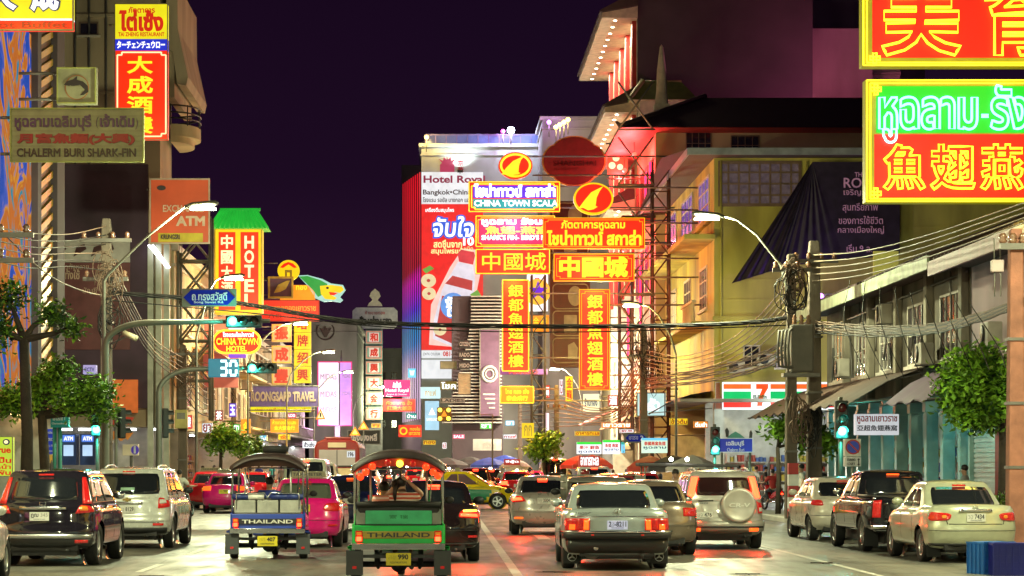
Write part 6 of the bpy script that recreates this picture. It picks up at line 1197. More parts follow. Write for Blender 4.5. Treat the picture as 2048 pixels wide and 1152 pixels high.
# ---- far left corner building
b2 = house('tall_building', 'tall beige corner building with rounded balconies across the junction on the left', -45, BL-.4, 112.5, 117.3, 3.6, 30, M_beige); b2b = house('shop_house', 'lower cream wing behind the tall corner building', -40, BL-.3, 117.4, 149.8, 3.6, 12.6, M_cream)
for j in range(7):
    for z in (4.8, 8.6): win(b2b, 'L', BL-.3, 119+4.3*j, 121+4.3*j, z, z+2.3, M_lpane if (j+int(z)) % 3 == 0 else M_pane, M_frw)
shopfront(b2b, 'L', 117.6, 149.6, 3.5, tube=lit('shop_tube_strong', (.85, .95, 1), 16))
b = MB()
for px in (150, 178, 212): b.tube([(PX(px, 112.4), 112.42, 5), (PX(px, 112.4), 112.42, 29)], .06, 6)
wp(b, 'drain_pipe', M_steel, b2)
b = MB(); [fb(b, 'F', 112.5, -45, BL-.4, 0, .12, z, z+.18) for z in (19.5, 23.2, 26.9)]; wp(b, 'ledge', M_beige, b2, bevel=.03)
Xp = lambda px, d=112.5: PX(px, d)
Zp = lambda py, d=112.5: PZ(py, d)
win(b2, 'F', 112.5, Xp(158), Xp(197), Zp(71), Zp(44), nu=2, nz=1)
b = MB(); fb(b, 'F', 112.5, Xp(100), Xp(297), .02, .3, 4.5, Zp(330)); fr = wp(b, 'dark_hoarding', mat('hoarding', (.075, .045, .07), .8, bump=.2, sc=.5, var=.3), b2)
b = MB(); fb(b, 'F', 112.5, Xp(92), Xp(262), .32, .42, Zp(526), Zp(482)); h = wp(b, 'billboard', mat('billboard_white', (.55, .54, .50), .5), b2)
b = MB(); fb(b, 'F', 112.5, Xp(92), Xp(262), .32, .40, Zp(700), Zp(527)); wp(b, 'billboard', mat('billboard_brown', (.16, .05, .055), .5), b2)
b = MB(); text(b, 'ช่วงวิวทั้งหลาย', Xp(108), Xp(180), Zp(540), Zp(528), 112.08, th=.02); text(b, 'เก็บ ทั้งใช้', Xp(106), Xp(162), Zp(560), Zp(540), 112.08, th=.02, bold=.02); text(b, 'บัญชี', Xp(168), Xp(196), Zp(590), Zp(576), 112.08, th=.02); wp(b, 'lettering', MATS['letter_pale'], b2)
b = MB()
for x0 in (110, 150, 185, 205): b.prism([(Xp(x0), Zp(515)), (Xp(x0+26), Zp(500)), (Xp(x0+22), Zp(490)), (Xp(x0+6), Zp(496))], 112.02, 112.06)
wp(b, 'brush_stroke', mat('stroke_ink', (.06, .015, .02), .5), b2)
for px in (302, 318, 334):
    b = MB(); fb(b, 'F', 112.5, Xp(px-5), Xp(px+6), .0, .35, .14, Zp(490)); wp(b, 'pilaster', mat('pilaster_pale', (.48, .50, .42), .6, bump=.1), b2)
b = MB()
for i in range(2): b.tube([(Xp(300+8*i), 111.9, Zp(492)), (Xp(338+4*i), 111.9, Zp(538))], .06, 6)
wp(b, 'fluorescent_tube', lit('tube_cool', (.95, .95, 1), 5), b2)
b = MB(); b.prism([(Xp(330), Zp(-40)), (Xp(352), Zp(-40)), (Xp(353), Zp(55)), (Xp(374), Zp(150)), (Xp(370), Zp(168)), (Xp(352), Zp(164)), (Xp(343), Zp(100)), (Xp(330), Zp(90))], 113, 122); b.prism([(Xp(330), Zp(90)), (Xp(345), Zp(100)), (Xp(345), Zp(190)), (Xp(330), Zp(190))], 113.3, 121); wp(b, 'roof_gable', M_beige, b2)
for zt_ in (235,):
    b = MB(); n = 14; R_ = 1.25; cx = Xp(334); P_ = [(cx+R_*sin(pi*i/n), 116-R_*1.6*cos(pi*i/n)) for i in range(n+1)]
    for z0, z1, k in ((Zp(262), Zp(238), 1.0), (Zp(275), Zp(262), .75)):
        V = [(cx+(x-cx)*k, y, z) for z in (z0, z1) for x, y in P_]; m_ = n+1; b.add(V, [(i, i+1, i+1+m_, i+m_) for i in range(n)]+[list(range(m_))[::-1], list(range(m_, 2*m_))])
    bal = wp(b, 'balcony', M_cream, b2); b = MB()
    for z in (Zp(226), Zp(214), Zp(200)): b.tube([(x, y, z) for x, y in P_], .04, 5)
    for x, y in P_[::3]: b.tube([(x, y, Zp(240)), (x, y, Zp(198))], .035, 5)
    b.build('railing', M_dark, bal)
b = MB(); fb(b, 'F', 112.5, Xp(218), Xp(278), .32, .5, Zp(826), Zp(760)); wp(b, 'billboard', mat('orange_board', (.6, .16, .04), .5, em=(.8, .14, .02), es=.35), b2)
b = MB(); b.box(Xp(60), BL-.5, 115.5, 115.7, .14, 3.6); b.box(Xp(60), Xp(64), 112.5, 115.5, .14, 3.6); wp(b, 'ground_floor', M_frw, b2)
b = MB()
for px in (110, 150, 190, 240, 300): b.box(Xp(px), Xp(px+26), 113.6, 113.75, 3.45, 3.55)
wp(b, 'ceiling_tube', M_tubew, b2)
for i, px in enumerate((122, 160)):
    t, X, Z = sign('cash_machine', ('blue cash machine booth nearer the left tree', 'blue cash machine booth nearer the left lower signal')[i], 112.2, [(px, 868, px+30, 930, mat('booth_blue', (.05, .10, .35), .4)), (px+3, 870, px+27, 884, E('atm_blue', (.10, .25, .9), .9)), (px+5, 890, px+25, 912, E('atm_screen', (.5, .7, .95), 1.0))], [('ATM', px+6, 873, px+24, 881, E_lw, B3)], cat='cash machine', depth=1.0)
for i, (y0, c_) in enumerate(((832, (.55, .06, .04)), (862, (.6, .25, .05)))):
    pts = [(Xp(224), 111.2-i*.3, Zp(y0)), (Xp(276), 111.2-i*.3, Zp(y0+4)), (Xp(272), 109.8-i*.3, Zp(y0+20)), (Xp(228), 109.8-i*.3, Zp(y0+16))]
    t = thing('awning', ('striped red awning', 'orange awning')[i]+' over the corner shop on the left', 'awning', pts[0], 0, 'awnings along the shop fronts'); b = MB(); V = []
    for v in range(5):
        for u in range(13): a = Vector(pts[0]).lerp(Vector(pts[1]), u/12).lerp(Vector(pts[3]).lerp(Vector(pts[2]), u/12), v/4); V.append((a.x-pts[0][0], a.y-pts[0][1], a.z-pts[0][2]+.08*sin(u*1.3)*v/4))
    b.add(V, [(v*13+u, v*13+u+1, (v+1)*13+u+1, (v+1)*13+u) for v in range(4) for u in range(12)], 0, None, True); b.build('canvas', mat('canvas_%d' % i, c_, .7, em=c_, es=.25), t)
# ---- left shop houses receding down the street
M_rose = mat('rose_hoarding', (.48, .14, .12), .6, em=(.5, .10, .08), es=.35, var=.25, sc=.5)
hs = [(150, 165, 12.5, M_cream, 'cream shop house with crowded balconies behind the oval hotel sign'), (165, 188, 10.5, M_beige, 'beige shop house behind the travel agency board'), (188, 226, 11.5, M_greyw, 'grey shop house at the far end of the left row')]
for i, (y0, y1, zt_, wm, lab) in enumerate(hs):
    h = house('shop_house', lab, -28, BL, y0, y1, 3.6, zt_, wm, group='shop houses on the left'); n = int((y1-y0)/4)
    for f_ in range(2):
        for j in range(n):
            u = y0+1+4*j; win(h, 'L', BL, u, u+1.6, 4.6+3.4*f_, 6.4+3.4*f_, M_lpane if (i+j+f_) % 4 == 1 else M_pane, M_frw if i != 1 else M_frame)
    b = MB()
    for f_ in range(2): fb(b, 'L', BL, y0+.2, y1-.2, 0, .9, 4.1+3.4*f_, 4.25+3.4*f_)
    bal = wp(b, 'balcony', wm, h); b = MB()
    for f_ in range(2):
        for j in range(int((y1-y0)/.8)): fb(b, 'L', BL, y0+.4+.8*j, y0+.47+.8*j, .82, .88, 4.25+3.4*f_, 5.1+3.4*f_)
        fb(b, 'L', BL, y0+.2, y1-.2, .80, .9, 5.1+3.4*f_, 5.16+3.4*f_)
    b.build('railing', M_steel, bal); shopfront(h, 'L', y0+.1, y1-.1, 3.5, tube=lit('shop_tube_strong', (.85, .95, 1), 16))
    for j in range(3): acunit('air conditioner on the %s, %s along' % (('cream shop house', 'beige shop house', 'grey shop house')[i], ('first', 'second', 'third')[j]), 'L', BL, y0+2.8+4.2*j, 7.0)
b = MB(); y = 117.5
for z in range(6, 14, 2):
    for dy in (0, 1.2):
        b.tube([(BL-.1, y+dy, z), (BL+1.5, y+dy, z+2)], .06, 5); b.tube([(BL+1.5, y+dy, z), (BL-.1, y+dy, z+2)], .05, 5); b.tube([(BL-.1, y+dy, z), (BL+1.5, y+dy, z)], .06, 5)
for dx in (-.1, 1.5):
    for dy in (0, 1.2): b.tube([(BL+dx, y+dy, 4), (BL+dx, y+dy, 14.2)], .08, 6)
lt = thing('lattice_frame', 'grey steel lattice that carries the hotel sign on the left', 'lattice', (0, 0, 0)); b.build('lattice', M_galv, lt)
t = thing('hoarding', 'rose-red hoarding with a pale numeral under the hotel sign', 'hoarding', (PX(444, 132), 132, PZ(700, 132))); g_ = 132/F
b = MB(); b.box(-38*g_, 32*g_, 0, .3, -75*g_, 66*g_); b.build('board', M_rose, t); b = MB(); text(b, '7', -12*g_, 16*g_, -10*g_, 40*g_, 0, th=.03); b.build('lettering', MATS['letter_pale'], t)
awning('white canvas awning with a warm glow in its cloth on the left corner block', 'L', 126, 136, 8.2, 2.2, mat('canvas_white', (.55, .5, .4), .7, em=(.6, .4, .2), es=.2))  # the canvas itself glows faintly; no bulbs are built
# ---- grey slabs at the far left
def slab(label, px0, px1, py, d, deep, m, name='office_block', **k):
    h = house(name, label, PX(px0, d), PX(px1, d), d, d+deep, 0, PZ(py, d), m, **k); return h
h = slab('grey office block with a round bird emblem behind the pink light box', 618, 714, 648, 240, 25, M_greyw)
b = MB(); c_ = (PX(651, 239.9), PZ(662, 239.9)); b.tube([(c_[0]+.9*cos(a), 239.85, c_[1]+.9*sin(a)) for a in [2*pi*i/28 for i in range(28)]], .07, 5, 0, True)
b.prism([(c_[0]-.6, c_[1]+.3), (c_[0]-.2, c_[1]+.1), (c_[0], c_[1]+.55), (c_[0]+.2, c_[1]+.1), (c_[0]+.6, c_[1]+.3), (c_[0]+.3, c_[1]-.3), (c_[0]+.12, c_[1]-.65), (c_[0]-.12, c_[1]-.65), (c_[0]-.3, c_[1]-.3)], 239.75, 239.88); wp(b, 'emblem', mat('emblem_dark', (.08, .05, .05), .6), h)
h = slab('far grey block closing the street behind the carved finial sign', 698, 806, 700, 285, 20, M_greyw)
for i in range(5):
    for j in range(4): win(h, 'F', 285, PX(716+22*i, 285), PX(728+22*i, 285), PZ(760+32*j, 285), PZ(744+32*j, 285), M_lpane if (i*3+j) % 5 == 0 else M_pane, sill=False)
h = slab('low dark block far behind the white van', 560, 640, 812, 250, 20, M_darkw)
# ---- tall hotel with the bottle billboard
HD = 215; hx = lambda p: PX(p, HD); hz = lambda p: PZ(p, HD)
ht = house('hotel_tower', 'tall pale hotel with glowing vertical fins and a giant bottle billboard', hx(843), hx(1200), HD, HD+45, 0, hz(292), mat('hotel_wall', (.42, .44, .44), .75, bump=.1, sc=.3))
m = bpy.data.materials.new('led_fin'); m.use_nodes = True; t = m.node_tree; N = t.nodes; p = N['Principled BSDF']; c = N.new('ShaderNodeTexCoord'); s_ = N.new('ShaderNodeSeparateXYZ'); mr = N.new('ShaderNodeMapRange'); mr.inputs['From Min'].default_value = hz(760); mr.inputs['From Max'].default_value = hz(370); r = N.new('ShaderNodeValToRGB')
cs = [(0, (.75, .5, .75)), (.10, (.5, .35, .7)), (.2, (.05, .25, .65)), (.28, (.02, .25, .55)), (.38, (.12, .02, .7)), (.46, (.45, .0, .55)), (.54, (.75, .0, .45)), (.60, (.45, .0, .03)), (1, (.85, .0, .02))]
for i, (ps, cc) in enumerate(cs): e = r.color_ramp.elements[0] if i == 0 else (r.color_ramp.elements[1] if i == 1 else r.color_ramp.elements.new(ps)); e.position = ps; e.color = (*cc, 1)
t.links.new(c.outputs['Object'], s_.inputs[0]); t.links.new(s_.outputs['Z'], mr.inputs[0]); t.links.new(mr.outputs[0], r.inputs[0]); t.links.new(r.outputs[0], p.inputs['Emission Color']); p.inputs['Emission Strength'].default_value = .85; p.inputs['Base Color'].default_value = (.05, .05, .06, 1)
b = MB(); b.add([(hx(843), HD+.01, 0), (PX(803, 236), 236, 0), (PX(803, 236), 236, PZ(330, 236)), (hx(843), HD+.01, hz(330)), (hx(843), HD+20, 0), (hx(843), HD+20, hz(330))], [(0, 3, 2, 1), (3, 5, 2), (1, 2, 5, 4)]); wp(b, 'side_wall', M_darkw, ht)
for i in range(9):
    f = (i+.3)/9; x, y = lerp(hx(841), PX(804, 236), f), lerp(HD, 236, f); b = MB(); b.box(x-.055, x+.055, y-.55, y-.1, 6, PZ(345+26*f, y)); wp(b, 'light_fin', m, ht)
M_post = E('poster_red', (.85, .012, .015), 1.0); E_glow = E('poster_glow', (1, .62, .55), 1.0)
b = MB(); b.box(hx(843), hx(966), HD-.3, HD, hz(408), hz(345)); wp(b, 'name_panel', E('panel_white', (.85, .87, .9), .95), ht)
b = MB(); b.box(hx(843), hx(966), HD-.3, HD, hz(700), hz(409)); wp(b, 'billboard', M_post, ht)
b = MB(); b.box(hx(843), hx(926), HD-.25, HD, hz(716), hz(701)); b.box(hx(843), hx(905), HD-.2, HD, hz(757), hz(720)); wp(b, 'billboard', MATS['lit_panel_white'], ht)
def ptext(jobs, y, name='lettering'):
    by = {}
    for s, x0, y0, x1, y1, m, kw in jobs: mb = by.setdefault(m.name, (MB(), m))[0]; kw = dict(kw); yo = kw.pop('yo', 0); text(mb, s, hx(x0), hx(x1), hz(y1), hz(y0), y-yo, m=0, th=.05, **kw)
    for mb, m in by.values(): wp(mb, name, m, ht)
E_mar = E('maroon_letter', (.30, .01, .06), .8, samp=False); E_bl = E('blue_letter', (.02, .12, .75), 1.0, samp=False); E_yl = E('pale_yellow_letter', (1, .9, .35), 1.1, samp=False)
ptext([('Hotel Royal', 847, 352, 970, 371, E_mar, B3), ('Bangkok•Chinatown', 846, 380, 975, 393, D_brown, B2), ('โรงแรม รอยัล บางกอก แอท ไชน่า', 846, 395, 962, 405, D_ink, B2), ('เครื่องดื่มสมุนไพร', 851, 416, 908, 427, E_lw, B2), ('จับใจ', 861, 430, 948, 478, E_bl, dict(bold=.10, slant=.1)), ('จับใจ', 864, 433, 946, 475, E_lw, dict(bold=.02, yo=.06, slant=.1)), ('สดชื่นจาก', 867, 480, 924, 496, E_yl, B3), ('10', 926, 474, 948, 492, E_lw, B4), ('สมุนไพรแท้', 862, 496, 926, 511, E_yl, B3), ('ชนิด', 928, 494, 946, 503, E_yl, {}), ('081-779', 886, 703, 922, 713, E_letr, B3), ('CWTK COLOUR', 846, 706, 880, 711, D_ink, {})], HD-.31)
def ppoly(pts, m, name, yo, par=None): b = MB(); b.prism([(hx(a), hz(c)) for a, c in pts], HD-.31-yo-.04, HD-.31-yo); return wp(b, name, m, ht)
ppoly([(880, 348), (880, 330), (884, 326), (878, 318), (886, 322), (888, 314), (893, 320), (894, 312), (896, 320), (901, 314), (903, 322), (911, 318), (905, 326), (909, 330), (909, 348)], E('crown_red', (.45, .03, .10), .9), 'crown', -.29)
b = MB(); text(b, '京華', hx(915), hx(927), hz(346), hz(320), HD-.02, th=.05, vert=True, bold=.02); wp(b, 'lettering', MATS['letter_maroon'], ht)
ppoly([(858, 690), (862, 610), (900, 535), (925, 498), (952, 500), (962, 540), (950, 600), (930, 650), (905, 694)], E_glow, 'glow_panel', .0)
ppoly([(915, 508), (922, 500), (948, 505), (950, 512), (946, 530), (918, 524)], E('cap_red', (.75, .04, .06), .9), 'bottle_cap', .05)
ppoly([(916, 524), (946, 531), (950, 560), (944, 620), (926, 682), (905, 694), (866, 678), (868, 640), (884, 580), (902, 548)], E('bottle_white', (.85, .8, .9), .9), 'bottle', .045)
ppoly([(905, 552), (945, 562), (944, 582), (890, 568)], E('juice_red', (.55, .05, .05), .9), 'bottle_band', .09); ppoly([(884, 592), (938, 600), (926, 680), (905, 688), (870, 672)], MATS['lit_juice_red'], 'bottle_band', .088)
ppoly(ring(906, 612, 25, 26, 20), E('label_blue', (.12, .35, .85), .95), 'bottle_label', .13); ptext([('จับ', 890, 594, 922, 612, E_lw, B4), ('ใจ', 892, 612, 920, 634, E_lw, B4)], HD-.31-.18)
for cx_, cy_, r_ in ((857, 562, 15), (858, 588, 14), (948, 612, 13), (880, 660, 13)):
    ppoly(ring(cx_, cy_, r_, r_*.9, 18), E('fruit_cream', (.9, .75, .42), .9), 'fruit_slice', .14); ppoly(ring(cx_, cy_, r_*.25, r_*.22, 8), MATS['lit_juice_red'], 'fruit_core', .19)
for pts in ([(845, 540), (860, 532), (868, 538), (852, 548)], [(940, 590), (955, 580), (962, 592), (948, 600)]): ppoly(pts, E('leaf_green', (.2, .5, .08), .8), 'leaf', .2)
# roof terrace, flood light and lamps
b = MB()
for i in range(17): x = lerp(hx(850), hx(1190), i/16); b.box(x-.05, x+.05, HD+.3, HD+.4, hz(292), hz(268))
b.box(hx(850), hx(1190), HD+.28, HD+.42, hz(270), hz(267)); rl_ = wp(b, 'terrace_railing', mat('rail_violet', (.2, .16, .35), .4, .2), ht)
b = MB(); b.box(hx(852), hx(1186), HD+.33, HD+.36, hz(291), hz(270)); b.build('glass_screen', mat('screen_violet', (.10, .12, .30), .25, em=(.10, .13, .32), es=.35, var=.5, sc=.4), rl_)
def roof_lamp(label, px, py, d, col, m, e=150, base=None):
    t = thing('roof_lamp', label, 'lamp', (PX(px, d), d, (base if base is not None else PZ(py+26, d))), 0, None); h = PZ(py, d)-t.location.z
    b = MB(); b.tube([(0, 0, 0), (0, 0, h)], .05, 6); b.build('post', M_steel, t); b = MB(); b.ball((0, 0, h+.15), .34 if e > 1000 else .2, 0, 10, 7); b.build('bulb', m, t)
    li = bpy.data.lights.new('lamp_light', 'POINT'); li.energy = e; li.color = col; li.shadow_soft_size = .25; o = bpy.data.objects.new('lamp_light', li); COL.objects.link(o); o.parent = t; o.location = (0, -.5, h+.15)
roof_lamp('brilliant blue-white lamp on the hotel roof terrace', 1022, 264, 214, (.7, .75, 1), lit('bulb_blue', (.75, .8, 1), 40), 1500); roof_lamp('small magenta lamp beside the brilliant roof lamp', 1006, 266, 214.2, (1, .2, .8), lit('bulb_magenta', (1, .1, .7), 6), 150)
roof_lamp('amber lamp at the corner of the hotel roof nearest the fins', 853, 278, 214, (1, .7, .2), lit('bulb_amber', (1, .65, .12), 8), 600); roof_lamp('violet lamp on a tall post beyond the plaque', 1098, 248, 205, (.7, .3, 1), lit('bulb_violet', (.6, .2, 1), 6), 200)
for i in range(4): roof_lamp('amber garland lamp over the far terrace, number %s up the slope' % ('one', 'two', 'three', 'four')[i], 1112+8*i, 258-5*i, 203, (1, .75, .3), MATS['bulb_amber'], 120)
t = thing('flood_light', 'flood light washing the hotel wall above its name', 'flood light', (hx(920), HD-1.4, hz(346)), 0); b = MB(); b.box(-.25, .25, -.15, .15, -.12, .12); b.tube([(0, .1, 0), (0, 1.3, -.1)], .04, 6); b.build('housing', M_dark, t, bevel=.03)
li = bpy.data.lights.new('lamp_light', 'SPOT'); li.energy = 1300; li.spot_size = radians(110); li.spot_blend = .5; li.color = (.85, 1, .95); li.shadow_soft_size = .2; o = bpy.data.objects.new('lamp_light', li); COL.objects.link(o); o.parent = t; o.location = (0, 0, .15); o.rotation_euler = (radians(180-25), 0, 0)
h = slab('slim terrace building between the hotel and the plaque', 1085, 1235, 238, 206, 20, M_greyw)
# ---- louvred building
lv = house('louvred_building', 'building wrapped in horizontal metal louvres with a tall watch poster', PX(905, 192), PX(1006, 192), 192, 206, 0, PZ(592, 192), M_darkw, parapet=False); b = MB(); n = 0
M_lou = mat('louvre_metal', (.42, .42, .38), .45, .4); z = 5.2
while z < PZ(590, 192):
    x0 = PX(942-60*max(0, (1-(z-5)/9))**1.5, 191); b.box(x0, PX(1004, 191), 191.2, 191.9, z, z+.09); z += .27
wp(b, 'louvre', M_lou, lv)
b = MB(); b.box(PX(961, 191), PX(998, 191), 190.8, 191.1, PZ(832, 191), PZ(660, 191)); w_ = wp(b, 'poster', mat('poster_dark', (.10, .05, .09), .4, em=(.09, .04, .08), es=.4), lv)
b = MB(); b.tube([(PX(979+14*cos(a), 190.7), 190.72, PZ(748+15*sin(a), 190.7)) for a in [2*pi*i/24 for i in range(24)]], .12, 6, 0, True); b.tube([(PX(979+8*cos(a), 190.7), 190.72, PZ(748+9*sin(a), 190.7)) for a in [2*pi*i/20 for i in range(20)]], .07, 5, 0, True)
for i in range(4): b.box(PX(966+4*i, 190.7), PX(990, 190.7), 190.72, 190.76, PZ(790+9*i, 190.7), PZ(787+9*i, 190.7))
b.build('watch', D_grey, w_)
b = MB(); b.box(PX(960, 191), PX(999, 191), 190.78, 191.12, PZ(659, 191), PZ(657, 191)); b.box(PX(959, 191), PX(961, 191), 190.78, 191.12, PZ(833, 191), PZ(657, 191)); b.box(PX(998, 191), PX(1000, 191), 190.78, 191.12, PZ(833, 191), PZ(657, 191)); b.build('frame', M_galv, w_)
sign('shop_sign', 'grey fascia with dark Thai lettering at the foot of the louvred building', 190, [(946, 878, 1003, 901, mat('fascia_grey', (.42, .40, .36), .6, em=(.4, .36, .32), es=.3))], [('ศรีวิชัย', 966, 882, 992, 897, D_grey, B3)])
# ---- pale yellow corner building on the right
YD = 120; yx = lambda p: PX(p, YD); yz = lambda p: PZ(p, YD)
yb = house('corner_building', 'pale yellow corner building with a grid window and draped black banner', BR, 40, YD, 146, 5.2, yz(312), M_yellow, parapet=False)
b = MB(); b.prismx([(YD-1.6, yz(312)-.1), (YD-1.6, yz(312)+.15), (133, yz(250)), (147.5, yz(312)+.15), (147.5, yz(312)-.1)], BR-1.5, 41); b.box(BR+.2, 40, YD+3, 143, yz(312), yz(312)+.2); wp(b, 'roof', M_tile, yb)
b = MB(); b.box(BR-1.55, BR-1.45, YD-1.6, 147.5, yz(312)-.15, yz(312)+.2); b.box(BR-1.5, 41, YD-1.66, YD-1.58, yz(312)-.15, yz(312)+.2); wp(b, 'gutter', mat('gutter', (.35, .38, .42), .4, .5), yb)
win(yb, 'F', YD, yx(1436), yx(1603), yz(413), yz(322), mat('obscured_pane', (.12, .10, .13), .25, em=(.14, .09, .12), es=.25, var=.5, sc=3), M_frame, 8, 4, sill=False, t=.16)
for u0, u1, z0, z1, mt in ((yz, 0, 0, 0, 0),) if False else ((122, 127, yz(425), yz(338), M_vpane), (130, 136, yz(425), yz(338), M_vpane), (139, 144, yz(425), yz(338), M_vpane), (123, 126.5, yz(610), yz(520), M_pane), (131, 134.5, yz(610), yz(520), M_pane), (139, 142, yz(610), yz(520), M_lpane)): win(yb, 'R', BR, u0, u1, z0, z1, mt, M_frw, 3, 3, t=.12)
b = MB(); fb(b, 'R', BR, YD-.6, 146, 0, 1.6, yz(480), yz(470)); fb(b, 'R', BR, YD, 146, 0, .25, yz(440), yz(430)); fb(b, 'R', BR, YD-.3, 140, 0, 1.2, yz(650), yz(643)); fb(b, 'F', YD, BR-.1, 40, .0, .12, yz(640), yz(632)); ld = wp(b, 'ledge', M_yellow, yb, bevel=.03)
b = MB()
for i in range(8): b.lathe([(.05, 0), (.09, .25), (.06, .5), (.05, .9), (.07, 1.0)], 'z', 8, c=(yx(1432)+.35*i-2.2 if False else BR-1.0, YD+.5+.7*i, yz(643)))
b.box(BR-1.12, BR-.9, YD+.2, YD+6, yz(643)+1.0, yz(643)+1.12); wp(b, 'balustrade', M_cream, yb)
b = MB()
for x in (BR+.0, 19, 25, 31, 38): b.box(x, x+.5, YD, YD+.5, .14, 5.2)
b.box(BR, 40, YD+4, YD+4.2, .14, 5.2); wp(b, 'ground_floor', mat('shop_wall_white', (.62, .62, .6), .6), yb)
b = MB()
for i in range(7): x = BR+.8+3.0*i; b.box(x, x+1.8, YD+1.2, YD+1.4, 5.06, 5.16)
wp(b, 'ceiling_tube', M_tubew, yb)
b = MB()
for i in range(14):
    x = BR+1+1.15*i
    for z in (.4, .9, 1.4, 1.9): b.box(x, x+1.0, YD+3.2, YD+3.9, z, z+.05, 0); [b.box(x+.05+.19*q, x+.2+.19*q, YD+3.25, YD+3.7, z+.052, z+.05+random.uniform(.2, .4), 1+random.randrange(4)) for q in range(5)]
wp(b, 'shelf', [M_frw, MATS['goods_red'], MATS['goods_yellow'], MATS['goods_blue'], MATS['goods_white']], yb)
b = MB(); b.box(BR-.3, 40, YD-2.4, YD, 4.95, 5.1); b.box(BR-2.0, BR-.3, YD-2.4, 140, 4.95, 5.1); wp(b, 'canopy', M_greyw, yb)
# draped banner: folds fan out from its top corner
Bp = [(1622, 326), (1796, 326), (1796, 512), (1720, 520), (1570, 534), (1460, 569)]
t = thing('banner', 'huge black banner draped across the yellow building, gathered at its top corner', 'banner', (yx(1622), YD-.4, yz(326))); V = []; nu, nv = 60, 16
rim = [(1460, 569), (1530, 547), (1570, 534), (1640, 526), (1720, 518), (1796, 512), (1796, 326)]
def along(f): 
    s = f*(len(rim)-1); i = min(int(s), len(rim)-2); return lerp(rim[i][0], rim[i+1][0], s-i), lerp(rim[i][1], rim[i+1][1], s-i)
for j in range(nv+1):
    for i in range(nu+1):
        ex, ey = along(i/nu); v = j/nv; px, py = lerp(1622, ex, v), lerp(326, ey, v); f = max(0, 1-i/nu*1.6); V.append((yx(px)-yx(1622), -.20*(1+sin(i*1.9))*f*min(1, v*3)-.05, yz(py)-yz(326)))
b = MB(); b.add(V, [(j*(nu+1)+i, (j+1)*(nu+1)+i, (j+1)*(nu+1)+i+1, j*(nu+1)+i+1) for j in range(nv) for i in range(nu)], 0, None, True); b.build('cloth', mat('banner_cloth', (.022, .012, .035), .42, var=.3), t)
b = MB(); L_ = lambda s, x0, y0, x1, y1, **k: text(b, s, yx(x0)-yx(1622), yx(x1)-yx(1622), yz(y1)-yz(326), yz(y0)-yz(326), -.10, th=.03, **k)
L_('THE', 1706, 347, 1726, 356, bold=.01); L_('ROOM', 1684, 358, 1762, 378, bold=.01); L_('เจริญกรุง', 1684, 381, 1746, 396); L_('สุนทรียภาพ', 1682, 408, 1752, 428); L_('ของการใช้ชีวิต', 1674, 434, 1762, 450); L_('กลางเมืองใหญ่', 1672, 454, 1764, 470); L_('เริ่ม 9 ล.', 1690, 490, 1740, 506); b.build('lettering', mat('banner_letter', (.45, .25, .36), .5, em=(.30, .13, .22), es=.35), t)
# ---- red-lit Chinese building and white tower
E_soff = mat('soffit_red', (.55, .05, .05), .6)
rb = house('red_building', 'red-lit Chinese house with dark hipped roof and glowing eaves', 13.5, 40, 147.2, 163, 3.7, 22.6, mat('wall_ochre', (.46, .34, .20), .75, bump=.15, sc=.4), parapet=False)
def hip(root, x0, x1, y0, y1, z, h, ov, mt, soff, name='roof'):
    a, c, d_, e_ = x0-ov, x1+ov, y0-ov, y1+ov; b = MB(); ym = (d_+e_)/2; k = (e_-d_)/2*.55
    b.add([(a, d_, z), (c, d_, z), (c, e_, z), (a, e_, z), (a+k*1.1, ym-k*.25, z+h), (c-k*1.1, ym-k*.25, z+h), (c-k*1.1, ym+k*.25, z+h), (a+k*1.1, ym+k*.25, z+h)], [(0, 1, 5, 4), (1, 2, 6, 5), (2, 3, 7, 6), (3, 0, 4, 7), (4, 5, 6, 7)]); b.add([(a, d_, z-.02), (c, d_, z-.02), (c, e_, z-.02), (a, e_, z-.02)], [(3, 2, 1, 0)], 1)
    for p_, q_ in (((a, d_), (a+k*1.1, ym-k*.25)), ((a, e_), (a+k*1.1, ym+k*.25))): b.tube([(p_[0]-.25, p_[1], z+.35), (p_[0], p_[1], z+.08), (q_[0], q_[1], z+h+.1)], [.08, .16, .18], 7)
    b.tube([(a+k*1.1, ym, z+h), (c-k*1.1, ym, z+h)], .2, 7)
    n = int((e_-d_)/.5)
    for i in range(n): y = lerp(d_, e_, (i+.5)/n); f = min(1, 2*min((i+.5)/n, 1-(i+.5)/n)/.9); b.tube([(a, y, z+.05), (a+k*1.1*f, lerp(y, ym, 0), z+h*f+.05)], .09, 5)
    return wp(b, name, [mt, soff], root)
hip(rb, 13.5, 40, 147.2, 163, 22.6, 3.2, 2.4, M_tile, E_soff); 
b = MB(); b.box(11.6, 13.5, 147.2, 163, 17.0, 17.25); b.box(11.4, 11.6, 147.0, 163.2, 16.9, 17.4); wp(b, 'lower_eave', [E_soff], rb)
b = MB(); b.prismx([(147.0, 17.3), (163.2, 17.3), (163.2, 17.4), (147, 17.4)], 11.4, 13.5); wp(b, 'eave_tiles', M_tile, rb)
for i in range(4): win(rb, 'R', 13.5, 148.5+3.6*i, 150.6+3.6*i, 18.2, 21.2, mat('red_pane', (.2, .02, .02), .3, em=(.9, .04, .04), es=.5), M_frame, 3, 3); win(rb, 'R', 13.5, 148.5+3.6*i, 150.6+3.6*i, 13, 16, M_vpane, M_frame, 3, 3)
win(rb, 'F', 147.2, PX(1372, 147), PX(1424, 147), PZ(310, 147), PZ(262, 147), M_pane, M_frame, 4, 2); win(rb, 'F', 147.2, PX(1462, 147), PX(1520, 147), PZ(310, 147), PZ(270, 147), M_pane, M_frame, 4, 2)
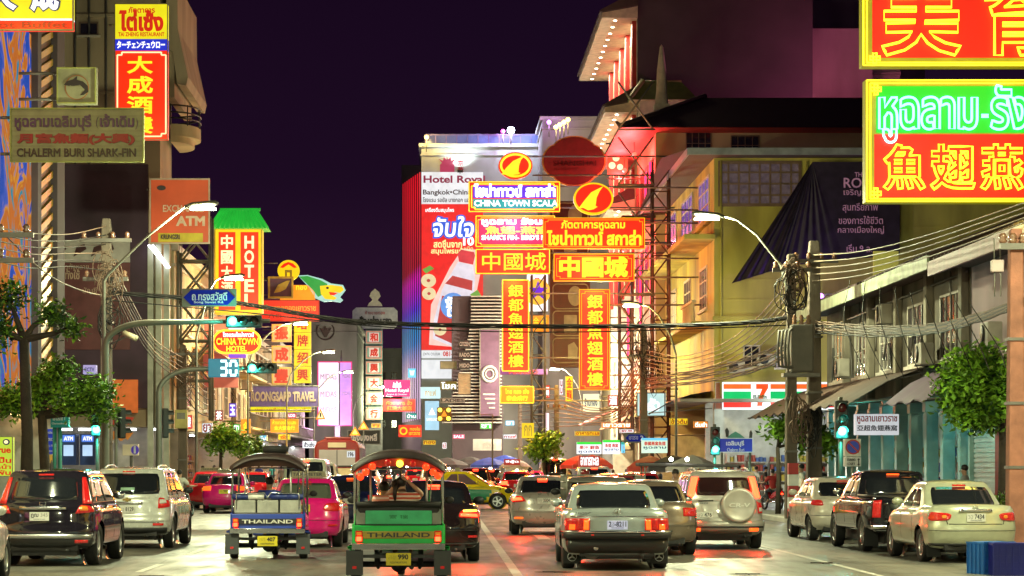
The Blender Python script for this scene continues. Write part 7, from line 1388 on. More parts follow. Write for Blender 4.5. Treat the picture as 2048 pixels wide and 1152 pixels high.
for i, (y, z0, z1) in enumerate(((147.6, 17.6, 20.8), (151, 17.6, 20.6), (147.0, 11, 15.5), (150, 8.5, 12), (155, 11, 15))):
    t = thing('neon_tube', 'upright pink-red neon tube on the red-lit house, %s' % ('highest and nearest', 'highest, second along', 'middle row nearest', 'lowest one', 'middle row farther along')[i], 'neon tube', (13.2 if i != 3 else 12.0, y, z0), 0, 'neon tubes on the red-lit house'); b = MB(); b.tube([(0, 0, 0), (0, 0, z1-z0)], .07, 8); b.build('tube', N_red, t); b = MB(); b.box(.08, .16, -.05, .05, 0, z1-z0); b.build('holder', M_dark, t)
for z, y in ((21.6, 150), (21.6, 158), (16.2, 150), (16.2, 158)):
    t = thing('eave_lamp', 'red lamp tucked under the eaves of the red-lit house, %s' % {(21.6, 150): 'upper near', (21.6, 158): 'upper far', (16.2, 150): 'lower near', (16.2, 158): 'lower far'}[(z, y)], 'lamp', (12.4, y, z), 0, 'red eave lamps'); b = MB(); b.ball((0, 0, 0), .16, 0, 10, 7); b.build('lantern', lit('lantern_red', (1, .05, .03), 6), t); b = MB(); b.tube([(0, 0, .1), (0, 0, .8)], .02, 5); b.build('cord', M_dark, t)
    li = bpy.data.lights.new('lamp_light', 'POINT'); li.energy = 1900; li.color = (1, .05, .06); li.shadow_soft_size = .2; o = bpy.data.objects.new('lamp_light', li); COL.objects.link(o); o.parent = t; o.location = (-.3, 0, -.3)
M_ivory = mat('wall_ivory', (.62, .54, .42), .7); M_redc = mat('column_red', (.45, .02, .02), .5); M_soffit = mat('soffit_cream', (.62, .50, .38), .6)
tw = house('mansion_tower', 'white mansion tower with three tiers of lit eaves and red columns', 13.8, 26, 165, 190, 3.7, 34, M_ivory, parapet=False); M_dl = lit('downlight', (1, .85, .6), 14)
b = MB(); b.box(13.85, 26.1, 164.6, 165, 0, 36); wp(b, 'blind_wall', M_darkw, tw)
for z, ov in ((33.0, 2.5), (26.4, 2.3), (19.6, 2.1)):
    b = MB(); b.prism([(13.8, z), (13.8-ov, z), (13.8-ov, z+.35), (13.8, z+.8)], 164, 191); e_ = wp(b, 'eave', M_soffit, tw); b = MB(); b.prism([(13.8, z+.82), (13.8-ov-.15, z+.37), (13.8-ov-.15, z+.5), (13.8, z+1.9)], 163.8, 191.2); b.build('eave_tiles', M_tile, e_)
    b = MB()
    for i in range(11): b.lathe([(.10, -.03), (.12, 0)], 'z', 10, c=(13.8-ov*.6, 165+2.5*i, z-.01)); b.add([(13.8-ov*.6+.10*cos(a), 165+2.5*i+.10*sin(a), z-.03) for a in [2*pi*k/10 for k in range(10)]], [list(range(10))[::-1]])
    b.build('downlight', M_dl, e_)
    li = bpy.data.lights.new('lamp_light', 'AREA'); li.shape = 'RECTANGLE'; li.size = 1.6; li.size_y = 24; li.energy = 3600; li.color = (1, .78, .5); o = bpy.data.objects.new('lamp_light', li); COL.objects.link(o); o.parent = e_; o.location = (13.8-ov*.5, 178, z-.1)
    for i in range(5): b = MB(); b.box(13.5, 13.8, 165.2+5.4*i, 166.2+5.4*i, z-5.4, z); wp(b, 'column', M_redc, tw)
    for i in range(4): win(tw, 'R', 13.8, 166.8+5.4*i, 170.2+5.4*i, z-4.6, z-.9, M_pane, mat('mullion_ivory', (.6, .52, .36), .5), 7, 1, sill=False, t=.12)
h = house('corner_turret', 'short turret roof with green tiles on the mansion tower', 13.85, 17, 162.8, 164.5, 0, 27, M_ivory, parapet=False); hip(h, 13.9, 17, 162.8, 164.5, 27, 1.4, .8, mat('tiles_green', (.16, .20, .05), .5, bump=.4), M_soffit)
warm_t = lit('warm_tube2', (1, .70, .32), 14)
shopfront(rb, 'R', 147.4, 162.8, 3.6, tube=warm_t, back=M_ivory); shopfront(tw, 'R', 165.2, 189.8, 3.6, tube=warm_t, back=M_ivory)
# ---- dark buildings behind
h = slab('vast dim slab tinted with purple light rising behind the red-lit house', 1296, 1850, -60, 215, 30, M_mauve)
h2 = slab('stepped block tinted with pink light in front of the vast purple slab', 1330, 1520, 40, 205, 6, MATS.get('wall_pinklight_tint') or mat('wall_pinklight_tint', (.40, .27, .33), .85, bump=.2, sc=.3, var=.3, streak=3))  # pinkish light on grey walls is put into this wall colour
for i in range(4):
    for j in range(3): win(h2, 'F', 205, PX(1350+42*i, 205), PX(1372+42*i, 205), PZ(88+44*j, 205), PZ(64+44*j, 205), M_pane, M_frame)
h = slab('rooftop block tinted with mauve light behind the yellow building', 1440, 1800, 108, 178, 25, mat('wall_pinklight_tint', (.40, .27, .33), .85, bump=.2, sc=.3, var=.3, streak=3))
b = MB(); fb(b, 'F', 178, PX(1535, 178), PX(1548, 178), 0, .2, PZ(330, 178), PZ(118, 178)); fb(b, 'F', 178, PX(1596, 178), PX(1602, 178), 0, .25, PZ(330, 178), PZ(140, 178)); wp(b, 'pipe', M_darkw, h)
for i in range(5): win(h, 'F', 178, PX(1560+34*i, 178), PX(1578+34*i, 178), PZ(236, 178), PZ(206, 178), M_pane, M_frame)
b = MB(); [fb(b, 'F', 178, PX(1440, 178), PX(1800, 178), 0, .3, PZ(py, 178), PZ(py-5, 178)) for py in (150, 260)]; wp(b, 'ledge', MATS['wall_pinklight_tint'], h)
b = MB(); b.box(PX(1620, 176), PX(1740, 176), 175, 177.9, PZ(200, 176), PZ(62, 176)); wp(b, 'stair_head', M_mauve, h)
for i, px in enumerate((1442, 1465)):
    t = thing('water_tank', ('left','right')[i]+' ribbed steel water tank on the dim roofs behind the Chinese house', 'water tank', (PX(px, 172), 172, PZ(136, 172)), 0, 'water tanks'); b = MB(); b.lathe([(0, 1.75), (.3, 1.7), (.42, 1.5)]+[(.42+.02*(i % 2), 1.45-.11*i) for i in range(13)]+[(.4, 0)], 'z', 18); b.build('tank', M_galv, t); b = MB(); b.box(-.4, .4, -.4, .4, -.6, 0); b.build('stand', M_steel, t)
t = thing('finial_spire', 'slim white stone finial standing on the dark roof ridge', 'finial', (PX(1326, 150), 151, PZ(205, 150))); b = MB(); b.lathe([(.45, 0), (.35, .8), (.3, 2.2), (.12, 3.7), (0, 3.9)], 'z', 8); b.build('spire', M_ivory, t); b = MB(); b.box(-.5, .5, -.5, .5, -1.2, 0); b.build('plinth', M_ivory, t)
# ---- right shop row beyond the red house
for i, (y0, y1, zt_, wm, lab) in enumerate(((190.5, 205, 9, M_cream, 'low cream shop house at the far end of the right row'),)):
    h = house('shop_house', lab, BR, 30, y0, y1, 3.6, zt_, wm); shopfront(h, 'R', y0+.1, y1-.1)
for q, (y0, y1) in enumerate(((147.4, 163), (165, 190))):
    for z in (4.2, 8.0):
        for j in range(4): u = y0+.8+j*(y1-y0)/4; win(rb if q == 0 else tw, 'R', 13.5 if q == 0 else 13.8, u, u+2, z, z+2, M_lpane if (j+q) % 2 == 0 else M_pane, M_frw)
# ---- right, nearest: old two-storey shop houses
rn = house('shop_house', 'old two-storey shop house with peeling cream upper floor and tiled eaves on the near right', BR, 30, 62, 85, 3.9, 7.3, mat('wall_peeling', (.17, .145, .11), .85, bump=.4, sc=.8, var=.45, streak=2), parapet=False, group='near right shop houses')
rp = house('shop_house', 'shop house nearest on the right with pink neon light in its wall colour', BR, 30, 44, 61.9, 3.9, 7.1, M_pinkw, parapet=False, group='near right shop houses')
for h, y0, y1, z, rise in ((rn, 62, 85.6, 7.3, 3.2), (rp, 44, 61.9, 7.1, 2.4)):
    b = MB(); b.prism([(BR-1.1, z), (BR+7, z+rise), (30, z), (BR-1.1, z-.12)], y0, y1); n = int((y1-y0)/.45)
    for i in range(n): y = y0+.2+.45*i; b.tube([(BR-1.12, y, z+.04), (BR+7, y, z+rise+.04)], .07, 5)
    wp(b, 'roof', M_tile, h); b = MB(); b.box(BR-1.16, BR-1.08, y0, y1, z-.35, z+.02); wp(b, 'eave_board', mat('eave_mint', (.34, .40, .28), .6, var=.4, sc=2) if h is rn else mat('eave_pink', (.5, .36, .42), .6), h)
for j in range(5):
    u = 63+4.5*j; win(rn, 'R', BR, u, u+2.6, 4.7, 6.5, M_pane, M_frw, 4, 2)
    b = MB(); fb(b, 'R', BR, u-.85, u-.45, 0, .22, 3.9, 7.3); wp(b, 'pilaster', mat('pilaster_grimy', (.26, .23, .18), .8, bump=.3, sc=1.5, var=.5, streak=3), rn, bevel=.03)
b = MB(); R_ = random.Random(5)
for i in range(16): y = 62.6+1.4*i; z = R_.uniform(4.2, 5.6); b.tube([(BR-.06, y, z), (BR-.06, y+R_.uniform(-.6, .6), z+R_.uniform(.8, 2.2))], .03, 5)
for z in (4.5, 6.9): b.tube([(BR-.08, 62, z), (BR-.08, 84.8, z-.2)], .035, 5)
wp(b, 'conduit', M_steel, rn)
for j in range(2): win(rp, 'R', BR, 47+6*j, 50+6*j, 4.8, 6.6, M_pane, M_frw, 3, 2)
acunit('large air conditioner with a grid guard behind the concrete poles', 'R', BR-.35, 78, 5.0); acunit('air conditioner beside the roof eave of the old shop house', 'R', BR-.1, 72, 6.4); acunit('air conditioner above the street tree on the right', 'R', BR-.1, 66, 4.9); acunit('air conditioner on the neon-tinted house', 'R', BR-.1, 58, 5.0)
M_tealw = mat('shopfront_teal', (.28, .48, .48), .4, bump=.1); M_tealt = lit('tube_teal', (.35, 1, .95), 26)
shopfront(rn, 'R', 62.1, 84.9, 3.8, back=M_tealw, tube=M_tealt, deep=2.4)
b = MB()
for j in range(10): y = 63+2.2*j; b.box(BR-.05, BR+.30, y, y+.35, .14, 3.8); b.box(BR-.09, BR+.34, y-.04, y+.39, 3.3, 3.6)
wp(b, 'column', M_tealw, rn, bevel=.02)
shopfront(rp, 'R', 44.1, 52, 3.8); b = MB(); fb(b, 'R', BR, 52, 56.5, -.3, 0, .14, 3.9); wp(b, 'hoarding', mat('corrugated_teal', (.04, .28, .30), .35, .3, var=.3, sc=.7), rp)
b = MB(); [b.tube([(BR-.02, 52.1+.18*i, .16), (BR-.02, 52.1+.18*i, 3.88)], .05, 6) for i in range(24)]; wp(b, 'hoarding_ribs', MATS['corrugated_teal'], rp)
b = MB(); fb(b, 'R', BR, 56.5, 59.2, -.3, .02, .14, 3.9); wp(b, 'brick_pier', mat('brick_red', (.32, .03, .035), .7, bump=.3, sc=6), rp)
b = MB(); fb(b, 'R', BR, 59.2, 61.9, -.3, -.1, .14, 2.7); [fb(b, 'R', BR, 59.25, 61.85, -.1, -.05, .16+.13*i, .25+.13*i) for i in range(19)]; fb(b, 'R', BR, 59.2, 61.9, -.3, .0, 2.7, 3.9); wp(b, 'shutter', mat('shutter_steel', (.40, .45, .45), .4, .5), rp)
awning('brown sagging canvas awning over the teal shop front', 'R', 63, 84, 4.6, 3.0, mat('canvas_brown', (.10, .06, .045), .8, bump=.3))
awning('violet canvas awning beside the street tree on the right', 'R', 56, 62, 4.5, 2.4, mat('canvas_violet', (.16, .07, .18), .7))
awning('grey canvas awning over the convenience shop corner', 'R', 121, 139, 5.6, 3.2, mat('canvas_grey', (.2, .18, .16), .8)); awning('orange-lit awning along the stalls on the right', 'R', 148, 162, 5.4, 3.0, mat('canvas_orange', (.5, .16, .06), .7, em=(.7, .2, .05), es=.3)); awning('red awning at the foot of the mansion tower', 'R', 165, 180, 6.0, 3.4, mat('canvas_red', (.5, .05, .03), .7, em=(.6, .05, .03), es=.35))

roof_lamp('added rose lamp hidden behind the hipped roof, nearer the Chinese tower', 1520, 236, 170, (1, .28, .38), lit('bulb_rose', (1, .2, .5), 10), 1500, base=22); roof_lamp('added rose lamp hidden behind the hipped roof, nearer the neon boards', 1700, 236, 170, (1, .28, .38), lit('bulb_rose', (1, .2, .5), 10), 1300, base=22)  # unseen rose lamps added to tint the rooftop blocks
roof_lamp('added rose-pink lamp hidden behind the huge neon boards', 1790, 250, 160, (1, .22, .45), lit('bulb_rose', (1, .2, .5), 10), 4500, base=17.5); roof_lamp('added violet lamp hidden behind the Chinese house roof', 1560, 205, 168, (.55, .2, 1), lit('bulb_violet', (.6, .2, 1), 6), 5000, base=22)  # two more unseen lamps, added to colour the upper walls
roof_lamp('added violet lamp at the foot of the draped banner', 1640, 600, 117.5, (.40, .15, 1), MATS['bulb_violet'], 220, base=5.2)  # small lamp added for the purple light on the cloth folds
t = thing('board', 'plain yellow-green square board above the old shop house roof', 'board', (PX(1772, 105), 105, PZ(529, 105))); b = MB(); b.box(-.56, .56, 0, .12, -.6, .6); b.build('panel', mat('board_lime', (.50, .46, .12), .6, em=(.5, .46, .08), es=.4), t); b = MB(); b.tube([(0, .15, -.6), (0, .15, -9.2)], .05, 6); b.build('post', M_steel, t)
for i, (px, py) in enumerate(((1470, 735), (1530, 720), (1660, 600))): acunit('air conditioner on the yellow building front, %s' % ('beside the corner canopy', 'above the convenience shop fascia', 'high up under the banner')[i], 'F', YD, yx(px), yz(py))
win(yb, 'F', YD, yx(1486), yx(1520), yz(735), yz(690), M_pane, M_frw, 2, 2); win(yb, 'F', YD, yx(1552), yx(1600), yz(735), yz(690), M_lpane, M_frw, 3, 2)
b = MB(); [b.tube([(yx(px), YD-.06, 5.3), (yx(px), YD-.06, yz(322))], .06, 6) for px in (1442, 1614)]; [fb(b, 'F', YD, BR+.1, 40, 0, .03, yz(py), yz(py)+.06) for py in (455, 560, 600)]; wp(b, 'pipe', M_yellow, yb)
# ---- shop houses beside and behind the camera, they light and mirror in the nearest cars
for lab, side, y0, y1, fm, tb in (('lit shop house beside the camera on the left with an orange fascia', 'L', 28, 51.8, E('fascia_or', (1, .35, .03), 1.6), M_tubew), ('lit shop house behind the camera on the left with a magenta fascia', 'L', 2, 27.8, E('fascia_mag', (1, .04, .3), 1.6), M_tubew), ('lit shop house beside the camera on the right with a gold fascia', 'R', 20, 43.8, E('fascia_gold', (1, .55, .05), 1.8), M_tubew), ('lit shop house behind the camera on the right with a cyan fascia', 'R', -5, 19.8, E('fascia_cy', (.1, .8, .9), 1.5), M_tealt)):
    x0, x1 = (-30, BL) if side == 'L' else (BR, 30); h = house('shop_house', lab, x0, x1, y0, y1, 3.6, 12, M_cream); shopfront(h, side, y0+.1, y1-.1, 3.5, tube=tb)
    b = MB(); fb(b, side, BL if side == 'L' else BR, y0+1, y1-1, .03, .25, 3.7, 5.2); wp(b, 'fascia', fm, h)
    for j in range(5): win(h, side, BL if side == 'L' else BR, y0+1.5+4.4*j, y0+4+4.4*j, 6.2, 8.6, M_lpane if j % 2 else M_pane, M_frw)
# ================================================================ traffic signals
M_sig = mat('signal_black', (.02, .025, .025), .45); M_lg = lit('signal_green', (.10, 1, .62), 9); M_off = mat('signal_off', (.04, .035, .03), .2, coat=.6); M_offr = mat('signal_off_red', (.10, .01, .01), .2, coat=.6)
def head(root, c, horiz, on=2, n=3, s=.30, yaw=0):
    g = MB(); x, y, z = c; L = n*s*1.05
    if horiz: g.box(x-.05, x+L+.05, y, y+.22, z-s*.6, z+s*.6)
    else: g.box(x-s*.6, x+s*.6, y, y+.22, z-L-.05, z+.05)
    hd = g.build('signal_head', M_sig, root, bevel=.04)
    for i in range(n):
        cx, cz = (x+s*.52+i*s*1.05, z) if horiz else (x, z-s*.52-i*s*1.05)
        l = MB(); l.lathe([(0, -.035), (s*.30, -.03), (s*.40, -.005), (s*.42, .02)], 'y', 18, c=(cx, y-.005, cz)); l.build('lens', M_lg if i == on else (M_offr if i == 0 and not horiz else M_off), hd)
        v = MB(); P_ = [(cx+s*.46*cos(a), cz+s*.46*sin(a)) for a in [radians(-10+200*k/12) for k in range(13)]]
        v.add([(p, yy, q) for yy in (y-.22, y) for p, q in P_], [(k, k+1, k+14, k+13) for k in range(12)], 0, None, True); v.build('visor', M_sig, hd)
        if i == on:
            li = bpy.data.lights.new('signal_light', 'POINT'); li.energy = 110; li.color = (.05, 1, .75); li.shadow_soft_size = .1; o = bpy.data.objects.new('signal_light', li); COL.objects.link(o); o.parent = hd; o.location = (cx, y-.3, cz)
    return hd
def gantry(label, px, d, arm_y, arm_px, hx_px, base_y):
    x = PX(px, d); t = thing('traffic_signal', label, 'traffic light', (x, d, .14), 0, 'traffic lights at the junction'); Zl = lambda py: PZ(py, d)-.14
    b = MB(); za = Zl(arm_y); zb = Zl(base_y); x1 = PX(arm_px, d)-x
    b.tube([(0, 0, 0), (0, 0, .4), (0, 0, zb)]+[(1.3*(1-cos(a)), 0, zb+(za-zb)*sin(a)) for a in [pi/2*i/8 for i in range(1, 9)]]+[(x1, 0, za+.05)], [.16, .12, .10]+[.09]*8+[.06], 10); b.build('pole', M_galv, t)
    head(t, (PX(hx_px, d)-x, -.25, za+.02), True, 0)
    return t, x, Zl
gantry('gantry signal nearer the camera with its green lamp lit, carrying the blue street name sign', 211, 68, 645, 540, 456, 690)
t, x, Zl = gantry('gantry signal beyond it with a countdown board', 318, 81, 738, 558, 497, 785)
d = 81; b = MB(); b.box(PX(418, d)-x, PX(479, d)-x, -.3, -.05, Zl(755), Zl(718)); cb = b.build('countdown_board', lit('countdown_teal', (.0, .20, .30), .8), t, bevel=.02)
b = MB(); w_ = 2.6
for px0, segs in ((441, 'abgcd'), (460, 'abcdef')):
    X0, X1 = PX(px0+2, d)-x, PX(px0+14, d)-x; Z0, Z2 = Zl(751), Zl(723); Z1 = (Z0+Z2)/2; q = .04; y_ = (-.33, -.302)
    R_ = dict(a=(X0, X1, Z2-q, Z2+q), d=(X0, X1, Z0-q, Z0+q), g=(X0, X1, Z1-q, Z1+q), b=(X1-q, X1+q, Z1+.05, Z2-.05), c=(X1-q, X1+q, Z0+.05, Z1-.05), f=(X0-q, X0+q, Z1+.05, Z2-.05), e=(X0-q, X0+q, Z0+.05, Z1-.05))
    for s_ in segs: r_ = R_[s_]; b.box(r_[0], r_[1], y_[0], y_[1], r_[2], r_[3])
b.build('digits', lit('digit_white', (.7, 1, 1), 2.5), cb)
def signal(label, px, py, d, base=.14, side=0):
    x = PX(px, d); t = thing('traffic_signal', label, 'traffic light', (x, d, base), 0, 'traffic lights at the junction'); z = PZ(py, d)-base
    head(t, (0, -.25, z+.75), False, 2); b = MB(); b.tube([(0, 0, 0), (0, 0, z+.9)], .06, 8); b.build('pole', M_galv, t)
    if side: head(t, (side*.5, -.1, z+.75), False, 0, 3); 
    return t
signal('upright signal on a short pole under the left street trees, green lamp lit', 195, 857, 74); signal('upright signal near the no-parking board, green lamp lit', 1681, 860, 64); signal('upright signal beside the blue bilingual street sign, green lamp lit', 1429, 897, 87, .14)
for px, d in ((232, 80), (318, 82.5)):
    t = thing('traffic_signal', ('unlit signal turned away beside the orange awning', 'unlit signal turned away on the slim pole beyond')[px > 300], 'traffic light', (PX(px, d), d, .14), radians(120)); z = PZ(850, d); head(t, (0, -.3, z+.4), False, 5); b = MB(); b.tube([(0, 0, 0), (0, 0, z+.6)], .06, 8); b.build('pole', M_galv, t)
# ================================================================ utility poles, transformers, cables
def upole(label, px, d, ytop, r=.17, arms=(), base=.14, m=None):
    x = PX(px, d); h = PZ(ytop, d)-base; t = thing('utility_pole', label, 'utility pole', (x, d, base), 0, 'concrete utility poles'); b = MB(); k = r
    b.add([(sx*k*s, sy*k*s, z) for z, s in ((0, 1.15), (h-.3, .85), (h, .7)) for sx, sy in ((-1, -1), (1, -1), (1, 1), (-1, 1))], [(i*4+j, i*4+(j+1) % 4, (i+1)*4+(j+1) % 4, (i+1)*4+j) for i in range(2) for j in range(4)]+[(8, 9, 10, 11)]); b.build('pole', m or M_conc, t, bevel=.03)
    for z, wd in arms:
        b = MB(); b.box(-wd/2, wd/2, -k-.10, -k, z-.06, z+.06); a = b.build('crossarm', M_steel, t)
        for i in range(4): b = MB(); b.lathe([(.05, 0), (.09, .05), (.05, .09), (.09, .13), (.04, .2)], 'z', 10, c=(-wd*.42+wd*.28*i, -k-.05, z+.06)); b.build('insulator', mat('insulator_brown', (.2, .10, .06), .25, coat=.6), a)
    b = MB()
    for q in range(3): z = h*(.25+.2*q); b.box(-k*1.2, k*1.2, -k*1.2, k*1.2, z, z+.06)
    b.build('steel_band', M_steel, t); return t, x, h
upole('concrete utility pole wrapped in cables by the left signal gantry', 213, 73, 437, arms=((8.6, 1.6), (7.4, 1.4)))
upole('left concrete pole of the pair carrying the transformer', 1582, 72, 508, .16, ((7.6, 1.2),)); upole('right concrete pole of the pair carrying the transformer', 1628, 72.4, 482, .2, ((7.9, 1.4),))
upole('concrete pole tinted with reddish light nearest on the right beside the street tree', 2031, 46, 458, .15, ((5.9, .7),), m=mat('pole_red_tint', (.36, .15, .10), .8, bump=.3, sc=3, var=.25))  # red sign light on this pole is put into its colour
upole('concrete pole behind the seafood stalls near the restaurant signs', 1287, 122, 655, .2, ((7.3, 1.6),)); upole('thin concrete pole beside the middle street tree', 1113, 140, 770, .16, ((5, 1.2),)); upole('cable-laden concrete pole on the left beyond the junction', 366, 113.8, 690, .2, ((6, 1.4), (7, 1.4))); upole('far concrete pole among the left shop house balconies', 448, 150, 745, .2, ((6.5, 1.4),)); upole('pole at the louvred building foot', 1040, 170, 790, .16)
upole('concrete pole nearest on the left and outside the view with arms reaching in', -22, 56, 430, .17, ((7.1, 2.2), (6.5, 2.2)))
t = thing('transformer', 'grey finned transformer hung between the paired concrete poles', 'transformer', (PX(1598, 71.5), 71.3, PZ(698, 71.5))); t.scale = (.85, .85, .85); b = MB(); b.box(-.35, .45, -.3, .3, -.85, .85); b.build('tank', mat('transformer_grey', (.10, .09, .078), .5, .2, bump=.15), t, bevel=.06)
for i in range(4): b = MB(); x = -.42-.11*i; b.tube([(-.3, -.28+.12*i, .7), (x, -.30+.1*i, .62), (x-.05, -.32+.1*i, 0), (x, -.30+.1*i, -.62), (-.3, -.28+.12*i, -.7)], .05, 8); b.build('cooling_tube', MATS['transformer_grey'], t)
b = MB(); [b.lathe([(.07, 0), (.1, .06), (.06, .1), (.1, .16), (.06, .2), (.09, .26), (.03, .36)], 'z', 10, c=(-.2+.25*i, 0, .85)) for i in range(3)]; b.build('bushing', MATS['insulator_brown'], t); b = MB(); b.box(-.6, .7, -.1, .5, -1.0, -.87); b.build('platform', M_steel, t)
def cable(label, pts, r, m, sag=0., n=14, strands=1, group='overhead cables', tw=.1, name='power_cable'):
    P = [Vector((PX(a, d), d, PZ(c, d))) for a, c, d in pts]; Qp = []
    k = len(P)
    for i in range(k-1):
        p0, p1, p2, p3 = P[max(i-1, 0)], P[i], P[i+1], P[min(i+2, k-1)]
        for j in range(n):
            t_ = j/n; Qp.append(.5*((2*p1)+(p2-p0)*t_+(2*p0-5*p1+4*p2-p3)*t_*t_+(3*p1-p0-3*p2+p3)*t_**3))
    Qp.append(P[-1]); N_ = len(Qp)-1
    for i, q in enumerate(Qp): q.z -= sag*4*(i/N_)*(1-i/N_)
    o0 = Qp[0].copy(); b = MB()
    for s_ in range(strands):
        a0 = 2*pi*s_/strands; b.tube([q-o0+(Vector((0, cos(a0+i*.35), sin(a0+i*.35)))*tw if strands > 1 else Vector()) for i, q in enumerate(Qp)], r, 5, m=0)
    o = b.build(name, m, loc=o0); return tag(o, label, 'cable', group)
cable('thick black bundled cable strung right across the street', [(215, 585, 73), (420, 600, 73), (520, 613, 72.8), (640, 634, 72.6), (760, 646, 72.5), (1000, 652, 72.3), (1300, 652, 72.2), (1500, 645, 72.1), (1590, 632, 72)], .024, M_cable, strands=5, tw=.05, name='cable_bundle')
cable('second thinner black cable under the bundle across the street', [(215, 600, 73), (500, 626, 72.8), (800, 656, 72.5), (1150, 664, 72.3), (1590, 650, 72)], .02, M_cable)
for i in range(5): cable('pale wires climbing from the paired poles towards the neon boards', [(1625, 510+13*i, 72.3), (1720, 503+12*i, 66), (1850, 472+11*i, 58), (2070, 398+10*i, 48)], .018, M_cablel, group='pale wires on the right')
for i in range(4): cable('tangled brown cable bundle along the old shop house upper floor', [(1630, 645+6*i, 72.3), (1740, 655+5*i, 65), (1860, 652+4*i, 58), (1960, 630+3*i, 51), (2090, 585+2*i, 44)], .022, M_cable if i % 2 else mat('cable_brown', (.16, .10, .07), .6), strands=3, tw=.05, group='brown bundles on the right', name='cable_bundle')
for i in range(6): cable('pale cables sagging from the paired poles to the stall-side pole', [(1580, 560+14*i, 72), (1510, 640+12*i, 84), (1440, 690+9*i, 97), (1360, 712+8*i, 110), (1290, 700+8*i, 122)], .022, M_cablel if i % 2 == 0 else mat('cable_ochre', (.28, .22, .10), .6), group='cables over the junction on the right')
for i in range(3): cable('dark cable bundle sagging in front of the convenience shop', [(1620, 640+16*i, 72.4), (1540, 700+14*i, 84), (1430, 735+12*i, 100), (1290, 760+8*i, 122)], .03, M_cable, strands=3, tw=.06, group='dark bundles over the junction', name='cable_bundle')
for i in range(8): cable('brown cables drooping along the right shops beyond the junction', [(1287, 690+12*i, 122), (1235, 800+6*i, 129), (1180, 815+5*i, 134), (1113, 790+9*i, 140), (1040, 800+8*i, 170)], .03, MATS['cable_brown'] if i % 2 else M_cablel, group='drooping cables by the restaurant signs')
for i in range(6): cable('pale cables sweeping down behind the left gantry', [(222, 520+9*i, 73), (262, 600+10*i, 82), (310, 680+8*i, 95), (366, 716+10*i, 113.6)], .024, M_cablel if i % 3 == 0 else M_cable, group='cables behind the left gantry')
for i in range(7): cable('slack cables along the left shop house balconies', [(366, 700+14*i, 113.6), (395, 745+13*i, 122), (425, 768+11*i, 136), (448, 756+12*i, 150), (475, 800+8*i, 170), (500, 820+5*i, 190)], .03, M_cablel if i % 3 else M_cable, group='slack cables on the left houses')
for i in range(6): cable('cables entering from the left edge of the view', [(-30, 450+13*i, 56), (60, 466+14*i, 61), (140, 468+13*i, 67), (213, 452+18*i, 73)], .018, M_cable if i % 3 else MATS['cable_brown'], group='cables from the left edge')
cable('pale wire looping across the left street tree', [(0, 460, 60), (90, 545, 62), (160, 580, 66), (213, 592, 73)], .02, M_cablel, group='cables from the left edge')
for i, (px, py, d, rr) in enumerate(((216, 560, 72.6, .55), (222, 640, 72.6, .5), (1583, 590, 71.6, .6), (1590, 560, 71.6, .5), (1285, 690, 121.5, .9), (1300, 740, 121.5, .8), (370, 745, 113.3, .7), (448, 800, 149.6, 1.0), (1618, 850, 71.8, .5), (1600, 835, 71.6, .5))):
    b = MB(); R_ = random.Random(i)
    for q in range(16):
        a0 = R_.uniform(0, 6.28); w1, h1 = R_.uniform(.3, 1)*rr*.7, R_.uniform(.5, 1.6)*rr; cx_, cz_ = R_.uniform(-.3, .3)*rr, R_.uniform(-.6, .6)*rr
        b.tube([(cx_+w1*cos(a0+k*.5), -.12-.08*R_.random(), cz_+h1*sin(a0+k*.5)*(.8+.2*sin(k))) for k in range(R_.randrange(7, 14))], .016, 4)
    tag(b.build('cable_coil', M_cable if i % 3 else MATS['cable_brown'], loc=(PX(px, d), d, PZ(py, d))), 'tangle of looped cable slung on a utility pole', 'cable', 'looped cable tangles')
for i in range(9): cable('loose thin wires across the old shop house front', [(1700+30*i, 560+6*i, 66-2.2*i), (1690+38*i, 650+5*i, 65-2.3*i), (1740+34*i, 760-3*i, 63.5-2.2*i)], .012, M_cable, n=8, group='loose wires on the shop house front')
